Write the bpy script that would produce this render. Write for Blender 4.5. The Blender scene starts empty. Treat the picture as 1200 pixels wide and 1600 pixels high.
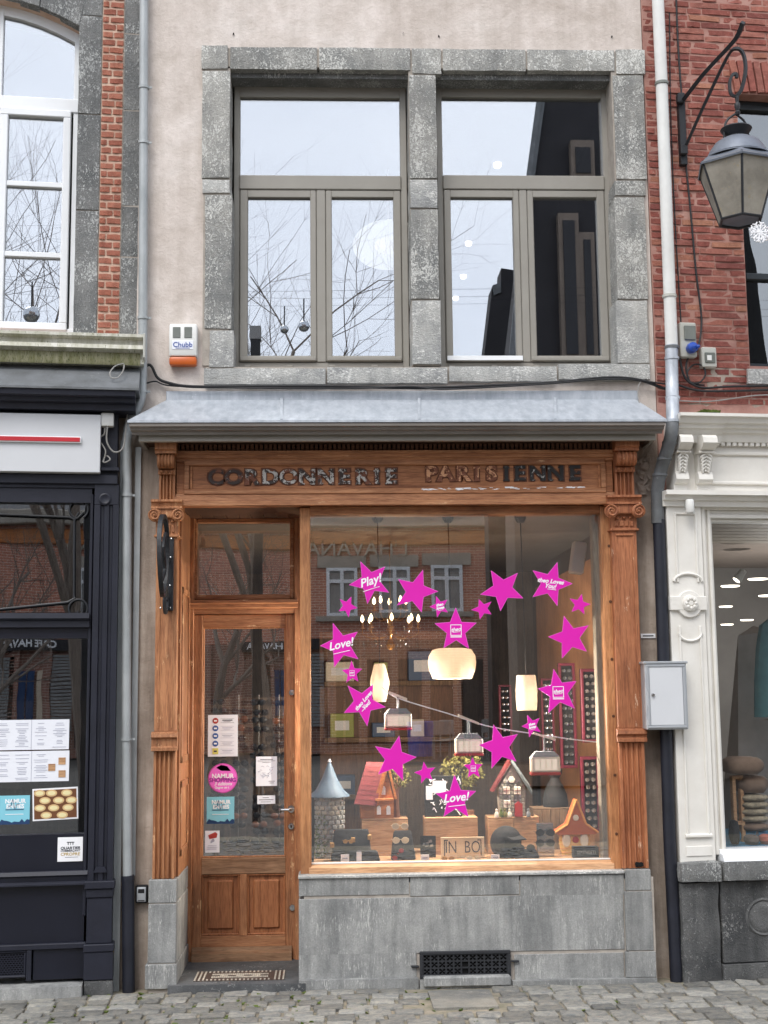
import bpy, bmesh, math, random
from mathutils import Vector, Matrix, noise
R = math.radians
rnd = random.Random(7)
scn = bpy.context.scene
COL = scn.collection

# ------------------------------------------------------------------ camera, sky, sun, exposure
FPX, DIST, EYE = 2100.0, 7.7, 1.555
TILT, YAW, ROLL = math.atan(290 / FPX), R(2.5), R(0.63)
CAM = Matrix.Rotation(-YAW, 4, 'Z') @ Matrix.Rotation(math.pi / 2 + TILT, 4, 'X') @ Matrix.Rotation(-ROLL, 4, 'Z')
cd = bpy.data.cameras.new('camera'); co = bpy.data.objects.new('camera', cd); COL.objects.link(co)
co.matrix_world = Matrix.Translation((0, -DIST, EYE)) @ CAM
cd.sensor_width = 36.0; cd.lens = FPX / 1600 * 36.0; cd.clip_start = 0.05; cd.clip_end = 600
scn.camera = co

SUN_EL, SUN_AZ = R(52), R(205)      # high behind the viewer's left shoulder, wholly veiled by cloud
world = bpy.data.worlds.new('World'); scn.world = world; world.use_nodes = True
wn, wl = world.node_tree.nodes, world.node_tree.links
for n in list(wn): wn.remove(n)
wo = wn.new('ShaderNodeOutputWorld'); wb = wn.new('ShaderNodeBackground')
sky = wn.new('ShaderNodeTexSky'); sky.sky_type = 'NISHITA'; sky.sun_disc = False
sky.sun_elevation = SUN_EL; sky.sun_rotation = SUN_AZ; sky.air_density = 1.0; sky.dust_density = 2.0
tc = wn.new('ShaderNodeTexCoord'); mp = wn.new('ShaderNodeMapping'); mp.inputs['Scale'].default_value = (1, 1, 2.2)
nz = wn.new('ShaderNodeTexNoise'); nz.inputs['Scale'].default_value = 1.7; nz.inputs['Detail'].default_value = 6; nz.inputs['Roughness'].default_value = .55
cr = wn.new('ShaderNodeValToRGB'); cr.color_ramp.elements[0].position = .3; cr.color_ramp.elements[0].color = (6.0, 6.45, 7.4, 1)
cr.color_ramp.elements[1].position = .72; cr.color_ramp.elements[1].color = (8.6, 8.9, 9.5, 1)
mx = wn.new('ShaderNodeMix'); mx.data_type = 'RGBA'; mx.inputs[0].default_value = .9
wl.new(tc.outputs['Generated'], mp.inputs['Vector']); wl.new(mp.outputs[0], nz.inputs['Vector']); wl.new(nz.outputs['Fac'], cr.inputs['Fac'])
wl.new(sky.outputs['Color'], mx.inputs[6]); wl.new(cr.outputs['Color'], mx.inputs[7]); wl.new(mx.outputs[2], wb.inputs['Color'])
wb.inputs['Strength'].default_value = .105
wl.new(wb.outputs[0], wo.inputs['Surface'])
sl = bpy.data.lights.new('sun', 'SUN'); sl.energy = 1.0; sl.angle = R(28); sl.color = (1, .96, .9)
so = bpy.data.objects.new('sun', sl); COL.objects.link(so)
so.rotation_euler = (math.pi / 2 - SUN_EL, 0, R(-25)); so.location = (-6, -14, 20)
vs = scn.view_settings; vs.view_transform = 'Standard'; vs.look = 'None'; vs.gamma = 1.0; vs.exposure = 1.1; vs.use_curve_mapping = False
scn.cycles.max_bounces = 6; scn.cycles.transparent_max_bounces = 12; scn.cycles.glossy_bounces = 4; scn.cycles.adaptive_threshold = .02
scn.cycles.caustics_reflective = False; scn.cycles.caustics_refractive = False
scn.cycles.use_denoising = True; scn.cycles.sample_clamp_indirect = 6.0

# ------------------------------------------------------------------ frames: each facade has its own plane
class Frame:
    """plane of a facade: u along it, v into the building, z up"""
    def __init__(s, ox, oy, th):
        s.o = Vector((ox, oy, 0)); s.th = th; s.d = Vector((math.cos(th), math.sin(th), 0)); s.n = Vector((-math.sin(th), math.cos(th), 0))
    def at(s, px, py, v=0.0):
        r = CAM.to_3x3() @ Vector(((px - 600) / FPX, (800 - py) / FPX, -1)); c = Vector((0, -DIST, EYE))
        t = (v - (c - s.o).dot(s.n)) / r.dot(s.n); p = c + r * t
        return (p - s.o).dot(s.d), p.z
    def u(s, px, py, v=0.0): return s.at(px, py, v)[0]
    def z(s, px, py, v=0.0): return s.at(px, py, v)[1]
    def rect(s, x0, y0, x1, y1, v=0.0):
        xm, ym = (x0 + x1) / 2, (y0 + y1) / 2
        return s.u(x0, ym, v), s.u(x1, ym, v), s.z(xm, y1, v), s.z(xm, y0, v)
    def world(s, u, v, z): return s.o + s.d * u + s.n * v + Vector((0, 0, z))
F0 = Frame(0, 0, 0)
_pl = F0.u(204, 900, 0); FL = Frame(_pl, 0.0, R(6.5))
_pr = F0.u(1046, 900, 0); FR = Frame(_pr, 0.0, R(6.0))
def ground_hit(px, py, z=0.0):
    r = CAM.to_3x3() @ Vector(((px - 600) / FPX, (800 - py) / FPX, -1)); t = (z - EYE) / r.z
    return r.x * t, -DIST + r.y * t

# ------------------------------------------------------------------ materials
MATS = {}
def _nt(name):
    m = bpy.data.materials.new(name); m.use_nodes = True; nt = m.node_tree
    for n in list(nt.nodes): nt.nodes.remove(n)
    out = nt.nodes.new('ShaderNodeOutputMaterial'); MATS[name] = m
    return m, nt, nt.nodes, nt.links, out
def lin(c):
    """0-255 display colour to linear"""
    f = lambda x: (x / 12.92 if x <= .04045 else ((x + .055) / 1.055) ** 2.4)
    return tuple(f(v / 255) for v in c[:3]) + (1,)
def ramp(N, L, src, stops):
    r = N.new('ShaderNodeValToRGB'); e = r.color_ramp.elements
    while len(e) < len(stops): e.new(.5)
    for k, (p, c) in enumerate(stops): e[k].position = p; e[k].color = c if len(c) == 4 else tuple(c) + (1,)
    L.new(src, r.inputs['Fac']); return r.outputs['Color']
def mixc(N, L, fac, a, b, mode='MIX'):
    m = N.new('ShaderNodeMix'); m.data_type = 'RGBA'; m.blend_type = mode
    for k, x in ((0, fac), (6, a), (7, b)):
        if isinstance(x, (int, float)): m.inputs[k].default_value = x
        elif isinstance(x, tuple): m.inputs[k].default_value = x
        else: L.new(x, m.inputs[k])
    return m.outputs[2]
def math_(N, L, op, a, b):
    m = N.new('ShaderNodeMath'); m.operation = op
    for k, x in ((0, a), (1, b)):
        if isinstance(x, (int, float)): m.inputs[k].default_value = x
        else: L.new(x, m.inputs[k])
    return m.outputs[0]
def noise_(N, L, vec, scale, detail=4, rough=.6, dist=0.0, out='Fac'):
    n = N.new('ShaderNodeTexNoise'); n.inputs['Scale'].default_value = scale; n.inputs['Detail'].default_value = detail
    n.inputs['Roughness'].default_value = rough; n.inputs['Distortion'].default_value = dist; L.new(vec, n.inputs['Vector']); return n.outputs[out]
def coords(N, L, stretch=(1, 1, 1), rand=True):
    t = N.new('ShaderNodeTexCoord'); m = N.new('ShaderNodeMapping'); m.inputs['Scale'].default_value = stretch
    if rand:
        oi = N.new('ShaderNodeObjectInfo'); a = N.new('ShaderNodeVectorMath'); a.operation = 'ADD'
        s = N.new('ShaderNodeMath'); s.operation = 'MULTIPLY'; s.inputs[1].default_value = 37.0; L.new(oi.outputs['Random'], s.inputs[0])
        L.new(t.outputs['Object'], a.inputs[0]); L.new(s.outputs[0], a.inputs[1]); L.new(a.outputs[0], m.inputs['Vector'])
    else: L.new(t.outputs['Object'], m.inputs['Vector'])
    return m.outputs[0]
def finish(N, L, out, col, rough=.7, bump=None, bstr=.3, bdist=.01, metal=0.0, spec=.5, coat=0.0):
    b = N.new('ShaderNodeBsdfPrincipled')
    if isinstance(col, tuple): b.inputs['Base Color'].default_value = col
    else: L.new(col, b.inputs['Base Color'])
    if isinstance(rough, (int, float)): b.inputs['Roughness'].default_value = rough
    else: L.new(rough, b.inputs['Roughness'])
    b.inputs['Metallic'].default_value = metal; b.inputs['Specular IOR Level'].default_value = spec; b.inputs['Coat Weight'].default_value = coat
    if bump is not None:
        bp = N.new('ShaderNodeBump'); bp.inputs['Strength'].default_value = bstr; bp.inputs['Distance'].default_value = bdist
        L.new(bump, bp.inputs['Height']); L.new(bp.outputs[0], b.inputs['Normal'])
    L.new(b.outputs[0], out.inputs['Surface']); return b
def paint(name, c, c2=None, scale=6, rough=.5, bump=.12, bscale=60, metal=0.0, var=.0, chips=None, chip_t=.7, stretch=(1, 1, 1), spec=.4):
    """plain painted or moulded surface: two close tones, optional chips of another colour, per-object variation"""
    m, nt, N, L, out = _nt(name); v = coords(N, L, stretch)
    c = lin(c); c2 = lin(c2) if c2 else tuple(x * .82 for x in c[:3]) + (1,)
    col = ramp(N, L, noise_(N, L, v, scale, 5, .65), [(.35, c), (.75, c2)])
    if chips:
        f = ramp(N, L, noise_(N, L, v, scale * 5, 6, .7), [(chip_t, (0, 0, 0)), (chip_t + .04, (1, 1, 1))]); col = mixc(N, L, f, col, lin(chips))
    if var:
        oi = N.new('ShaderNodeObjectInfo'); k = ramp(N, L, oi.outputs['Random'], [(0, (1 - var,) * 3), (1, (1 + var,) * 3)]); col = mixc(N, L, 1.0, col, k, 'MULTIPLY')
    finish(N, L, out, col, rough, noise_(N, L, v, bscale, 3) if bump else None, bump, .004, metal, spec); return m
def flat(name, c, rough=.5, metal=0.0, spec=.4):
    m, nt, N, L, out = _nt(name); finish(N, L, out, lin(c), rough, None, metal=metal, spec=spec); return m
def emit(name, c, strength):
    m, nt, N, L, out = _nt(name); e = N.new('ShaderNodeEmission'); e.inputs[0].default_value = lin(c); e.inputs[1].default_value = strength
    L.new(e.outputs[0], out.inputs['Surface']); return m
def wood(name, c1, c2, c3, axis='z', rough=.5, wear=None, wear_t=.68, var=.06, scale=1.0):
    m, nt, N, L, out = _nt(name)
    st = {'z': (14, 14, .9), 'u': (.9, 14, 14)}[axis]; st = tuple(x * scale for x in st)
    v = coords(N, L, st); g = noise_(N, L, v, 3.0, 8, .68, .6); vb = coords(N, L, (1, 1, 1)); big = noise_(N, L, vb, 2.2, 4, .6)
    col = ramp(N, L, g, [(.3, lin(c3)), (.47, lin(c1)), (.68, lin(c2))])
    fine = noise_(N, L, coords(N, L, tuple(x * 6 for x in st)), 3.0, 3, .6)
    col = mixc(N, L, .75, col, ramp(N, L, fine, [(.36, (.62, .58, .55)), (.56, (1.05, 1.05, 1.05))]), 'MULTIPLY')
    col = mixc(N, L, .8, col, ramp(N, L, big, [(.32, (.6, .56, .55)), (.5, (.93, .92, .91)), (.68, (1.16, 1.15, 1.12))]), 'MULTIPLY')
    if wear:
        w = noise_(N, L, coords(N, L, {'z': (5, 5, 1.3), 'u': (1.3, 5, 5)}[axis]), 3.2, 8, .75)
        f = ramp(N, L, w, [(wear_t, (0, 0, 0)), (wear_t + .05, (1, 1, 1))]); col = mixc(N, L, f, col, lin(wear))
    if var:
        oi = N.new('ShaderNodeObjectInfo'); k = ramp(N, L, oi.outputs['Random'], [(0, (1 - var,) * 3), (1, (1 + var,) * 3)]); col = mixc(N, L, 1.0, col, k, 'MULTIPLY')
    finish(N, L, out, col, rough, math_(N, L, 'ADD', g, fine), .35, .003, 0, .35); return m
def stone(name, base, dark, pale, fleck=.56, fscale=34, stretch=(1, 1, .6), bump=.8, bd=.01, rough=.85, stain=.6, var=.1, flw=.05):
    """limestone: grey with darker blotches and pale tool marks"""
    m, nt, N, L, out = _nt(name); v = coords(N, L); vs_ = coords(N, L, stretch)
    col = ramp(N, L, noise_(N, L, v, 3.2, 6, .7), [(.34, lin(dark)), (.62, lin(base))])
    fl = noise_(N, L, vs_, fscale, 4, .6, 1.2); pat = noise_(N, L, v, 5, 4, .6)
    f = ramp(N, L, math_(N, L, 'ADD', fl, math_(N, L, 'MULTIPLY', math_(N, L, 'SUBTRACT', pat, .5), .55)), [(fleck, (0, 0, 0)), (fleck + flw, (1, 1, 1))])
    col = mixc(N, L, math_(N, L, 'MULTIPLY', f, .85), col, lin(pale))
    gr = noise_(N, L, v, 140, 2, .6); col = mixc(N, L, .6, col, ramp(N, L, gr, [(.3, (.7, .7, .7)), (.65, (1.1, 1.1, 1.1))]), 'MULTIPLY')
    if stain:
        s = noise_(N, L, coords(N, L, (7, 7, .7)), 2.2, 5, .65); col = mixc(N, L, stain, col, ramp(N, L, s, [(.33, (.55, .56, .57)), (.6, (1.08, 1.08, 1.08))]), 'MULTIPLY')
    if var:
        oi = N.new('ShaderNodeObjectInfo'); k = ramp(N, L, oi.outputs['Random'], [(0, (1 - var,) * 3), (1, (1 + var,) * 3)]); col = mixc(N, L, 1.0, col, k, 'MULTIPLY')
    finish(N, L, out, col, rough, math_(N, L, 'ADD', fl, math_(N, L, 'MULTIPLY', gr, .4)), bump, bd, 0, .3); return m
def glass(name, refl, tint=(1, 1, 1), wave=.0, wscale=1.2, grow=1.0):
    """a pane: part mirror, part clear; slightly uneven so that what it mirrors is bent"""
    m, nt, N, L, out = _nt(name)
    tr = N.new('ShaderNodeBsdfTransparent'); tr.inputs[0].default_value = tuple(tint) + (1,)
    gl = N.new('ShaderNodeBsdfGlossy'); gl.inputs['Roughness'].default_value = 0.0; gl.inputs[0].default_value = (.96, .98, 1, 1)
    if wave:
        bp = N.new('ShaderNodeBump'); bp.inputs['Strength'].default_value = wave; bp.inputs['Distance'].default_value = .02
        L.new(noise_(N, L, coords(N, L, (1, 1, .8)), wscale, 2, .4), bp.inputs['Height']); L.new(bp.outputs[0], gl.inputs['Normal'])
    lw = N.new('ShaderNodeLayerWeight'); lw.inputs['Blend'].default_value = .25
    f = math_(N, L, 'ADD', refl, math_(N, L, 'MULTIPLY', lw.outputs['Fresnel'], .25 * grow))
    mxs = N.new('ShaderNodeMixShader'); L.new(f, mxs.inputs[0]); L.new(tr.outputs[0], mxs.inputs[1]); L.new(gl.outputs[0], mxs.inputs[2])
    L.new(mxs.outputs[0], out.inputs['Surface']); return m

def stucco(name, c, c2, c3, grime=.0):
    m, nt, N, L, out = _nt(name); v = coords(N, L, rand=False)
    a = noise_(N, L, v, 1.3, 7, .68, .5); b = noise_(N, L, v, 7, 6, .7); d = noise_(N, L, coords(N, L, (6, 6, .5), False), 1.6, 5, .6); e = noise_(N, L, v, 45, 4, .7)
    col = ramp(N, L, a, [(.32, lin(c2)), (.55, lin(c)), (.75, lin(c3))])
    col = mixc(N, L, .85, col, ramp(N, L, b, [(.3, (.8, .78, .75)), (.65, (1.07, 1.06, 1.06))]), 'MULTIPLY')
    col = mixc(N, L, .6 + grime * .4, col, ramp(N, L, d, [(.3, (.8 - grime * .3, .78 - grime * .3, .76 - grime * .3)), (.6, (1.05, 1.05, 1.05))]), 'MULTIPLY')
    h = math_(N, L, 'ADD', math_(N, L, 'MULTIPLY', b, 1.0), math_(N, L, 'MULTIPLY', e, .35))
    finish(N, L, out, col, .92, h, .45, .02, 0, .2); return m
stucco('render_pink', (214, 205, 198), (194, 183, 174), (223, 217, 212))
stucco('render_low', (176, 163, 151), (146, 133, 123), (192, 181, 171), 1.0)
stone('chiselled', (176, 174, 168), (136, 137, 135), (224, 223, 217), .535, 78, (1, 1, .7), 1.0, .011, .9, .45, .1, .07)
stone('chiselled_dark', (138, 138, 136), (106, 108, 108), (200, 201, 198), .555, 88, (1.2, 1.2, .6), 1.0, .011, .9, .35, .08, .07)
stone('pale_stone', (192, 191, 186), (150, 151, 150), (226, 225, 220), .55, 70, (.7, .7, 1.3), .9, .009, .9, .4, .05, .1)
stone('plinth_stone', (160, 160, 157), (128, 129, 128), (198, 197, 192), .6, 60, (2.6, 2.6, .3), .35, .004, .8, .75, .07, .1)
stone('threshold_stone', (92, 93, 94), (66, 68, 70), (140, 140, 138), .64, 50, (1, 1, 1), .4, .005, .75, .4)
stone('old_stone', (104, 104, 103), (74, 75, 76), (142, 142, 140), .63, 80, (1, 1, .7), .8, .01, .85, .7)
stone('sett', (156, 152, 142), (114, 116, 116), (188, 184, 174), .64, 30, (1, 1, 1), .7, .006, .7, .3, .32, .15)
paint('joint_sand', (150, 140, 126), (96, 98, 78), 14, .95, .6, 90)
paint('joint_lime', (176, 168, 158), (146, 138, 130), 10, .95, .5, 80)
paint('mortar_red', (178, 138, 126), (150, 108, 98), 9, .95, .5, 90)
paint('mortar_pale', (206, 180, 160), (186, 150, 130), 9, .95, .5, 90)
def brick_mat(name, cs):
    m, nt, N, L, out = _nt(name); oi = N.new('ShaderNodeObjectInfo'); v = coords(N, L)
    t = N.new('ShaderNodeTexCoord')
    geo = N.new('ShaderNodeNewGeometry')
    n1 = noise_(N, L, geo.outputs['Position'], 26, 5, .7); col = ramp(N, L, oi.outputs['Random'], [(k / (len(cs) - 1), lin(c)) for k, c in enumerate(cs)])
    col = mixc(N, L, .85, col, ramp(N, L, n1, [(.3, (.68, .64, .62)), (.66, (1.2, 1.18, 1.15))]), 'MULTIPLY')
    sp = noise_(N, L, geo.outputs['Position'], 30, 6, .75); f = ramp(N, L, sp, [(.58, (0, 0, 0)), (.68, (1, 1, 1))]); col = mixc(N, L, math_(N, L, 'MULTIPLY', f, .5), col, lin((196, 158, 144)))
    finish(N, L, out, col, .9, math_(N, L, 'ADD', n1, noise_(N, L, geo.outputs['Position'], 120, 3)), .7, .006, 0, .2); return m
brick_mat('brick_red', [(142, 84, 75), (152, 96, 86), (130, 76, 69), (146, 88, 79), (160, 108, 96), (126, 76, 71), (150, 92, 83), (166, 118, 98)])
brick_mat('brick_strip', [(158, 100, 84), (168, 112, 94), (148, 92, 78), (162, 104, 86)])
wood('oak', (168, 114, 78), (190, 138, 98), (122, 80, 53), 'z', .55, (218, 178, 134), .60)
wood('oak_h', (166, 114, 79), (190, 139, 101), (122, 80, 55), 'u', .55, (212, 174, 136), .625)
wood('oak_red', (164, 104, 71), (182, 122, 85), (120, 73, 51), 'z', .55, (218, 186, 158), .615)
wood('oak_light', (190, 134, 90), (204, 150, 106), (156, 104, 68), 'z', .5)
wood('oak_light_h', (206, 160, 120), (220, 178, 140), (174, 128, 90), 'u', .5)
wood('oak_panel', (158, 101, 66), (178, 122, 82), (118, 73, 47), 'z', .5)
wood('frieze_wood', (168, 112, 76), (188, 132, 92), (120, 76, 52), 'u', .6, (200, 156, 122), .69)
wood('weather_board', (150, 116, 88), (170, 136, 106), (116, 86, 62), 'u', .7)
wood('grey_board', (146, 136, 120), (166, 156, 140), (112, 104, 92), 'z', .8)
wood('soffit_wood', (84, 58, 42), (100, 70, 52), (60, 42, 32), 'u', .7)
wood('dentil_wood', (96, 64, 46), (112, 76, 54), (70, 46, 34), 'u', .7)
wood('inner_wood', (112, 78, 54), (132, 94, 66), (84, 58, 42), 'z', .5)
wood('crate_wood', (186, 146, 108), (202, 164, 126), (150, 110, 78), 'u', .7)
wood('plank_wood', (128, 104, 80), (146, 120, 94), (96, 76, 58), 'z', .7)
paint('taupe', (150, 146, 138), (140, 136, 128), 3, .45, .05, 40)
paint('taupe_dark', (120, 114, 108), (106, 100, 95), 4, .5, .08, 40)
paint('zinc', (186, 191, 197), (150, 157, 165), 7, .45, .3, 24, .25, 0, (206, 210, 214), .63, (3, 1.5, 1))
paint('zinc_pipe', (172, 176, 177), (146, 151, 152), 9, .5, .3, 50, .2, 0, (196, 200, 200), .66, (1, 1, .5))
paint('zinc_old', (112, 115, 118), (84, 86, 86), 6, .6, .4, 40, .1, 0, (136, 138, 138), .64); paint('moss_dark', (112, 112, 74), (160, 156, 132), 9, .8, .4, 40, 0, 0, (70, 76, 40), .56, (5, 1, 1))
paint('pipe_white', (222, 222, 218), (206, 206, 202), 5, .45, .08, 30)
paint('pipe_black', (34, 36, 46), (24, 26, 34), 8, .5, .3, 40, 0, 0, (120, 100, 86), .74)
paint('navy', (34, 36, 48), (25, 27, 37), 5, .5, .25, 40, 0, 0, (120, 122, 128), .755)
paint('navy_smooth', (27, 29, 40), (21, 23, 33), 4, .35, .08, 30)
paint('white_paint', (228, 225, 218), (214, 210, 202), 5, .5, .2, 40, 0, 0, (170, 164, 154), .74)
paint('white_frame', (236, 238, 240), (228, 230, 232), 3, .35, .04, 30)
paint('iron_black', (40, 42, 46), (30, 31, 34), 8, .5, .25, 60)
paint('iron_grille', (44, 46, 50), (32, 33, 36), 8, .6, .3, 60)
paint('moss_metal', (210, 208, 198), (150, 148, 120), 7, .5, .2, 30, 0, 0, (86, 92, 48), .6, (3, 1, 1))
paint('grey_metal', (176, 180, 184), (168, 172, 176), 3, .4, .03, 30, .3)
paint('sign_grey', (206, 208, 211), (200, 202, 205), 2, .45, .02, 20)
paint('red_bar', (192, 46, 56), (182, 40, 50), 3, .4, .02)
paint('plastic_white', (226, 226, 222), (216, 216, 212), 4, .4, .03)
paint('plastic_grey', (190, 190, 182), (172, 172, 164), 5, .5, .05)
paint('plastic_dark', (120, 124, 118), (100, 104, 98), 5, .4, .05)
paint('plastic_orange', (196, 96, 40), (180, 82, 32), 4, .3, .03)
paint('plastic_blue', (44, 82, 176), (36, 70, 156), 4, .35, .03)
paint('cable_black', (34, 34, 36), (26, 26, 28), 8, .6, .1)
paint('cable_grey', (150, 148, 144), (126, 124, 120), 8, .6, .1)
paint('moss', (90, 104, 44), (64, 78, 30), 30, .95, .8, 120)
paint('lead_cap', (120, 126, 136), (96, 102, 112), 6, .5, .3, 40, .4, 0, (150, 140, 128), .68)
paint('lamp_glass', (160, 154, 142), (122, 117, 107), 7, .6, .3, 40, 0, 0, (150, 140, 120), .6)
flat('chrome', (200, 200, 200), .2, 1.0)
flat('black', (16, 16, 17), .5); flat('soft_black', (26, 26, 28), .8); flat('hole_black', (8, 8, 9), .9)
flat('white_print', (240, 240, 242), .6); flat('magenta', (218, 22, 172), .55); flat('magenta_edge', (236, 110, 208), .55)
flat('paper', (232, 234, 240), .7); flat('ink', (60, 62, 70), .8); flat('ink_pale', (164, 166, 182), .8); flat('ink_blue', (60, 96, 160), .7)
flat('teal_print', (132, 200, 216), .6); flat('navy_print', (30, 60, 100), .6); flat('gold_print', (180, 150, 70), .6); flat('yellow_print', (214, 206, 110), .6)
flat('pink_print', (206, 84, 170), .55); flat('purple_print', (126, 40, 130), .55); flat('red_print', (170, 60, 56), .6); flat('text_blue', (60, 88, 160), .6)
flat('mirror_grey', (190, 194, 198), .15, .9)
glass('pane_sky', .33, (.85, .87, .9), .0)
glass('pane_white', .36, (.8, .82, .85), .04, 1.0)
glass('pane_shop', .19, (1, 1, 1), .03, .9)
glass('pane_door', .2, (1, 1, 1), .05, 2.0)
glass('pane_navy', .2, (.7, .72, .74), .035, 2.2)
glass('pane_right', .07, (1, 1, 1), .03, 1.0)
glass('pane_green', .2, (.35, .38, .36), .1, 1.5)
glass('pane_far', .12, (.5, .5, .52))

# ------------------------------------------------------------------ mesh building
BASE = {}
FRM = {}
class MB:
    def __init__(s): s.b = bmesh.new()
    def _bev(s, vs_, bev, seg=1):
        if bev > 0:
            es = {e for v in vs_ for e in v.link_edges}
            bmesh.ops.bevel(s.b, geom=list(es), offset=bev, offset_type='OFFSET', segments=seg, affect='EDGES', profile=.5)
    def box(s, u0, u1, v0, v1, z0, z1, bev=0.0, seg=1, mi=0):
        if u1 < u0: u0, u1 = u1, u0
        if v1 < v0: v0, v1 = v1, v0
        if z1 < z0: z0, z1 = z1, z0
        c = [s.b.verts.new((u, v, z)) for z in (z0, z1) for v in (v0, v1) for u in (u0, u1)]
        for f in ((0, 2, 3, 1), (4, 5, 7, 6), (0, 1, 5, 4), (1, 3, 7, 5), (3, 2, 6, 7), (2, 0, 4, 6)):
            fc = s.b.faces.new([c[i] for i in f]); fc.material_index = mi
        if bev > 0: s._bev(c, min(bev, .45 * min(u1 - u0, v1 - v0, z1 - z0)), seg)
        return s
    def hull(s, pts):
        c = [s.b.verts.new(p) for p in pts]; bmesh.ops.convex_hull(s.b, input=c); return s
    def prism(s, poly, v0, v1, bev=0.0, mi=0):
        """poly of (u, z), extruded along v"""
        a = [s.b.verts.new((u, v0, z)) for u, z in poly]; b = [s.b.verts.new((u, v1, z)) for u, z in poly]; n = len(poly)
        fs = [s.b.faces.new(a), s.b.faces.new(b[::-1])]
        for k in range(n): fs.append(s.b.faces.new((a[k], b[k], b[(k + 1) % n], a[(k + 1) % n])))
        for f in fs: f.material_index = mi
        if bev > 0:
            es = [e for e in fs[0].edges]; bmesh.ops.bevel(s.b, geom=es, offset=bev, offset_type='OFFSET', segments=1, affect='EDGES', profile=.5)
        return s
    def prof(s, pr, u0, u1, m0=0.0, m1=0.0):
        """profile of (v, z) run along u; m0, m1: outward mitre per unit of -v at either end"""
        v_ref = max(p[0] for p in pr)
        a = [s.b.verts.new((u0 - m0 * (v_ref - v), v, z)) for v, z in pr]; b = [s.b.verts.new((u1 + m1 * (v_ref - v), v, z)) for v, z in pr]; n = len(pr)
        s.b.faces.new(a); s.b.faces.new(b[::-1])
        for k in range(n): s.b.faces.new((a[k], b[k], b[(k + 1) % n], a[(k + 1) % n]))
        return s
    def profz(s, pr, z0, z1):
        """profile of (u, v) run up z"""
        a = [s.b.verts.new((u, v, z0)) for u, v in pr]; b = [s.b.verts.new((u, v, z1)) for u, v in pr]; n = len(pr)
        s.b.faces.new(a); s.b.faces.new(b[::-1])
        for k in range(n): s.b.faces.new((a[k], b[k], b[(k + 1) % n], a[(k + 1) % n]))
        return s
    def tube(s, pts, r, seg=10, cap=True):
        pts = [Vector(p) for p in pts]; rs = r if isinstance(r, (list, tuple)) else [r] * len(pts); rings = []; up = None
        for k, p in enumerate(pts):
            t = (pts[min(k + 1, len(pts) - 1)] - pts[max(k - 1, 0)]).normalized()
            if up is None:
                up = Vector((0, 0, 1)) if abs(t.z) < .9 else Vector((1, 0, 0))
            sd = t.cross(up).normalized(); up = sd.cross(t).normalized()
            rings.append([s.b.verts.new(p + (sd * math.cos(2 * math.pi * j / seg) + up * math.sin(2 * math.pi * j / seg)) * rs[k]) for j in range(seg)])
        for a, b in zip(rings, rings[1:]):
            for j in range(seg): s.b.faces.new((a[j], a[(j + 1) % seg], b[(j + 1) % seg], b[j]))
        if cap and seg > 2: s.b.faces.new(rings[0][::-1]); s.b.faces.new(rings[-1])
        return s
    def lathe(s, pr, c, seg=24, axis='z', sq=1.0):
        """profile of (r, h) turned about an axis through c"""
        rings = []
        for r, h in pr:
            row = []
            for j in range(seg):
                a = 2 * math.pi * j / seg; x, y = r * math.cos(a), r * math.sin(a) * sq
                p = {'z': (x, y, h), 'v': (x, h, y), 'u': (h, x, y)}[axis]; row.append(s.b.verts.new((c[0] + p[0], c[1] + p[1], c[2] + p[2])))
            rings.append(row)
        for a, b in zip(rings, rings[1:]):
            for j in range(seg): s.b.faces.new((a[j], a[(j + 1) % seg], b[(j + 1) % seg], b[j]))
        if pr[0][0] > 1e-6: s.b.faces.new(rings[0][::-1])
        if pr[-1][0] > 1e-6: s.b.faces.new(rings[-1])
        return s
    def rough_box(s, u0, u1, v0, v1, z0, z1, cell=.05, amp=.004, seed=0):
        """a block whose faces are cut into a grid and pushed about"""
        b2 = bmesh.new(); nu = max(1, round((u1 - u0) / cell)); nz_ = max(1, round((z1 - z0) / cell)); nv = max(1, min(3, round((v1 - v0) / cell)))
        def grid(fn, na, nb):
            g = [[b2.verts.new(fn(i / na, j / nb)) for j in range(nb + 1)] for i in range(na + 1)]
            for i in range(na):
                for j in range(nb): b2.faces.new((g[i][j], g[i + 1][j], g[i + 1][j + 1], g[i][j + 1]))
        L_ = lambda a, b, t: a + (b - a) * t
        grid(lambda a, b: (L_(u0, u1, a), v0, L_(z0, z1, b)), nu, nz_); grid(lambda a, b: (L_(u0, u1, a), v1, L_(z0, z1, b)), nu, nz_)
        grid(lambda a, b: (u0, L_(v0, v1, a), L_(z0, z1, b)), nv, nz_); grid(lambda a, b: (u1, L_(v0, v1, a), L_(z0, z1, b)), nv, nz_)
        grid(lambda a, b: (L_(u0, u1, a), L_(v0, v1, b), z0), nu, nv); grid(lambda a, b: (L_(u0, u1, a), L_(v0, v1, b), z1), nu, nv)
        bmesh.ops.remove_doubles(b2, verts=b2.verts, dist=1e-5)
        cu, cz = (u0 + u1) / 2, (z0 + z1) / 2
        for v in b2.verts:
            p = v.co * 9 + Vector((seed * 3.7, seed * 1.3, 0)); n = Vector((noise.noise(p), noise.noise(p + Vector((31, 0, 0))), noise.noise(p + Vector((0, 57, 0)))))
            on_edge = (abs(v.co.x - u0) < 1e-4 or abs(v.co.x - u1) < 1e-4) + (abs(v.co.z - z0) < 1e-4 or abs(v.co.z - z1) < 1e-4) + (abs(v.co.y - v0) < 1e-4)
            v.co += n * amp
            if on_edge >= 2: v.co += Vector(((cu - v.co.x) / max(1e-3, abs(cu - v.co.x)) * amp * .8, amp * .9, (cz - v.co.z) / max(1e-3, abs(cz - v.co.z)) * amp * .8))
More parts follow.
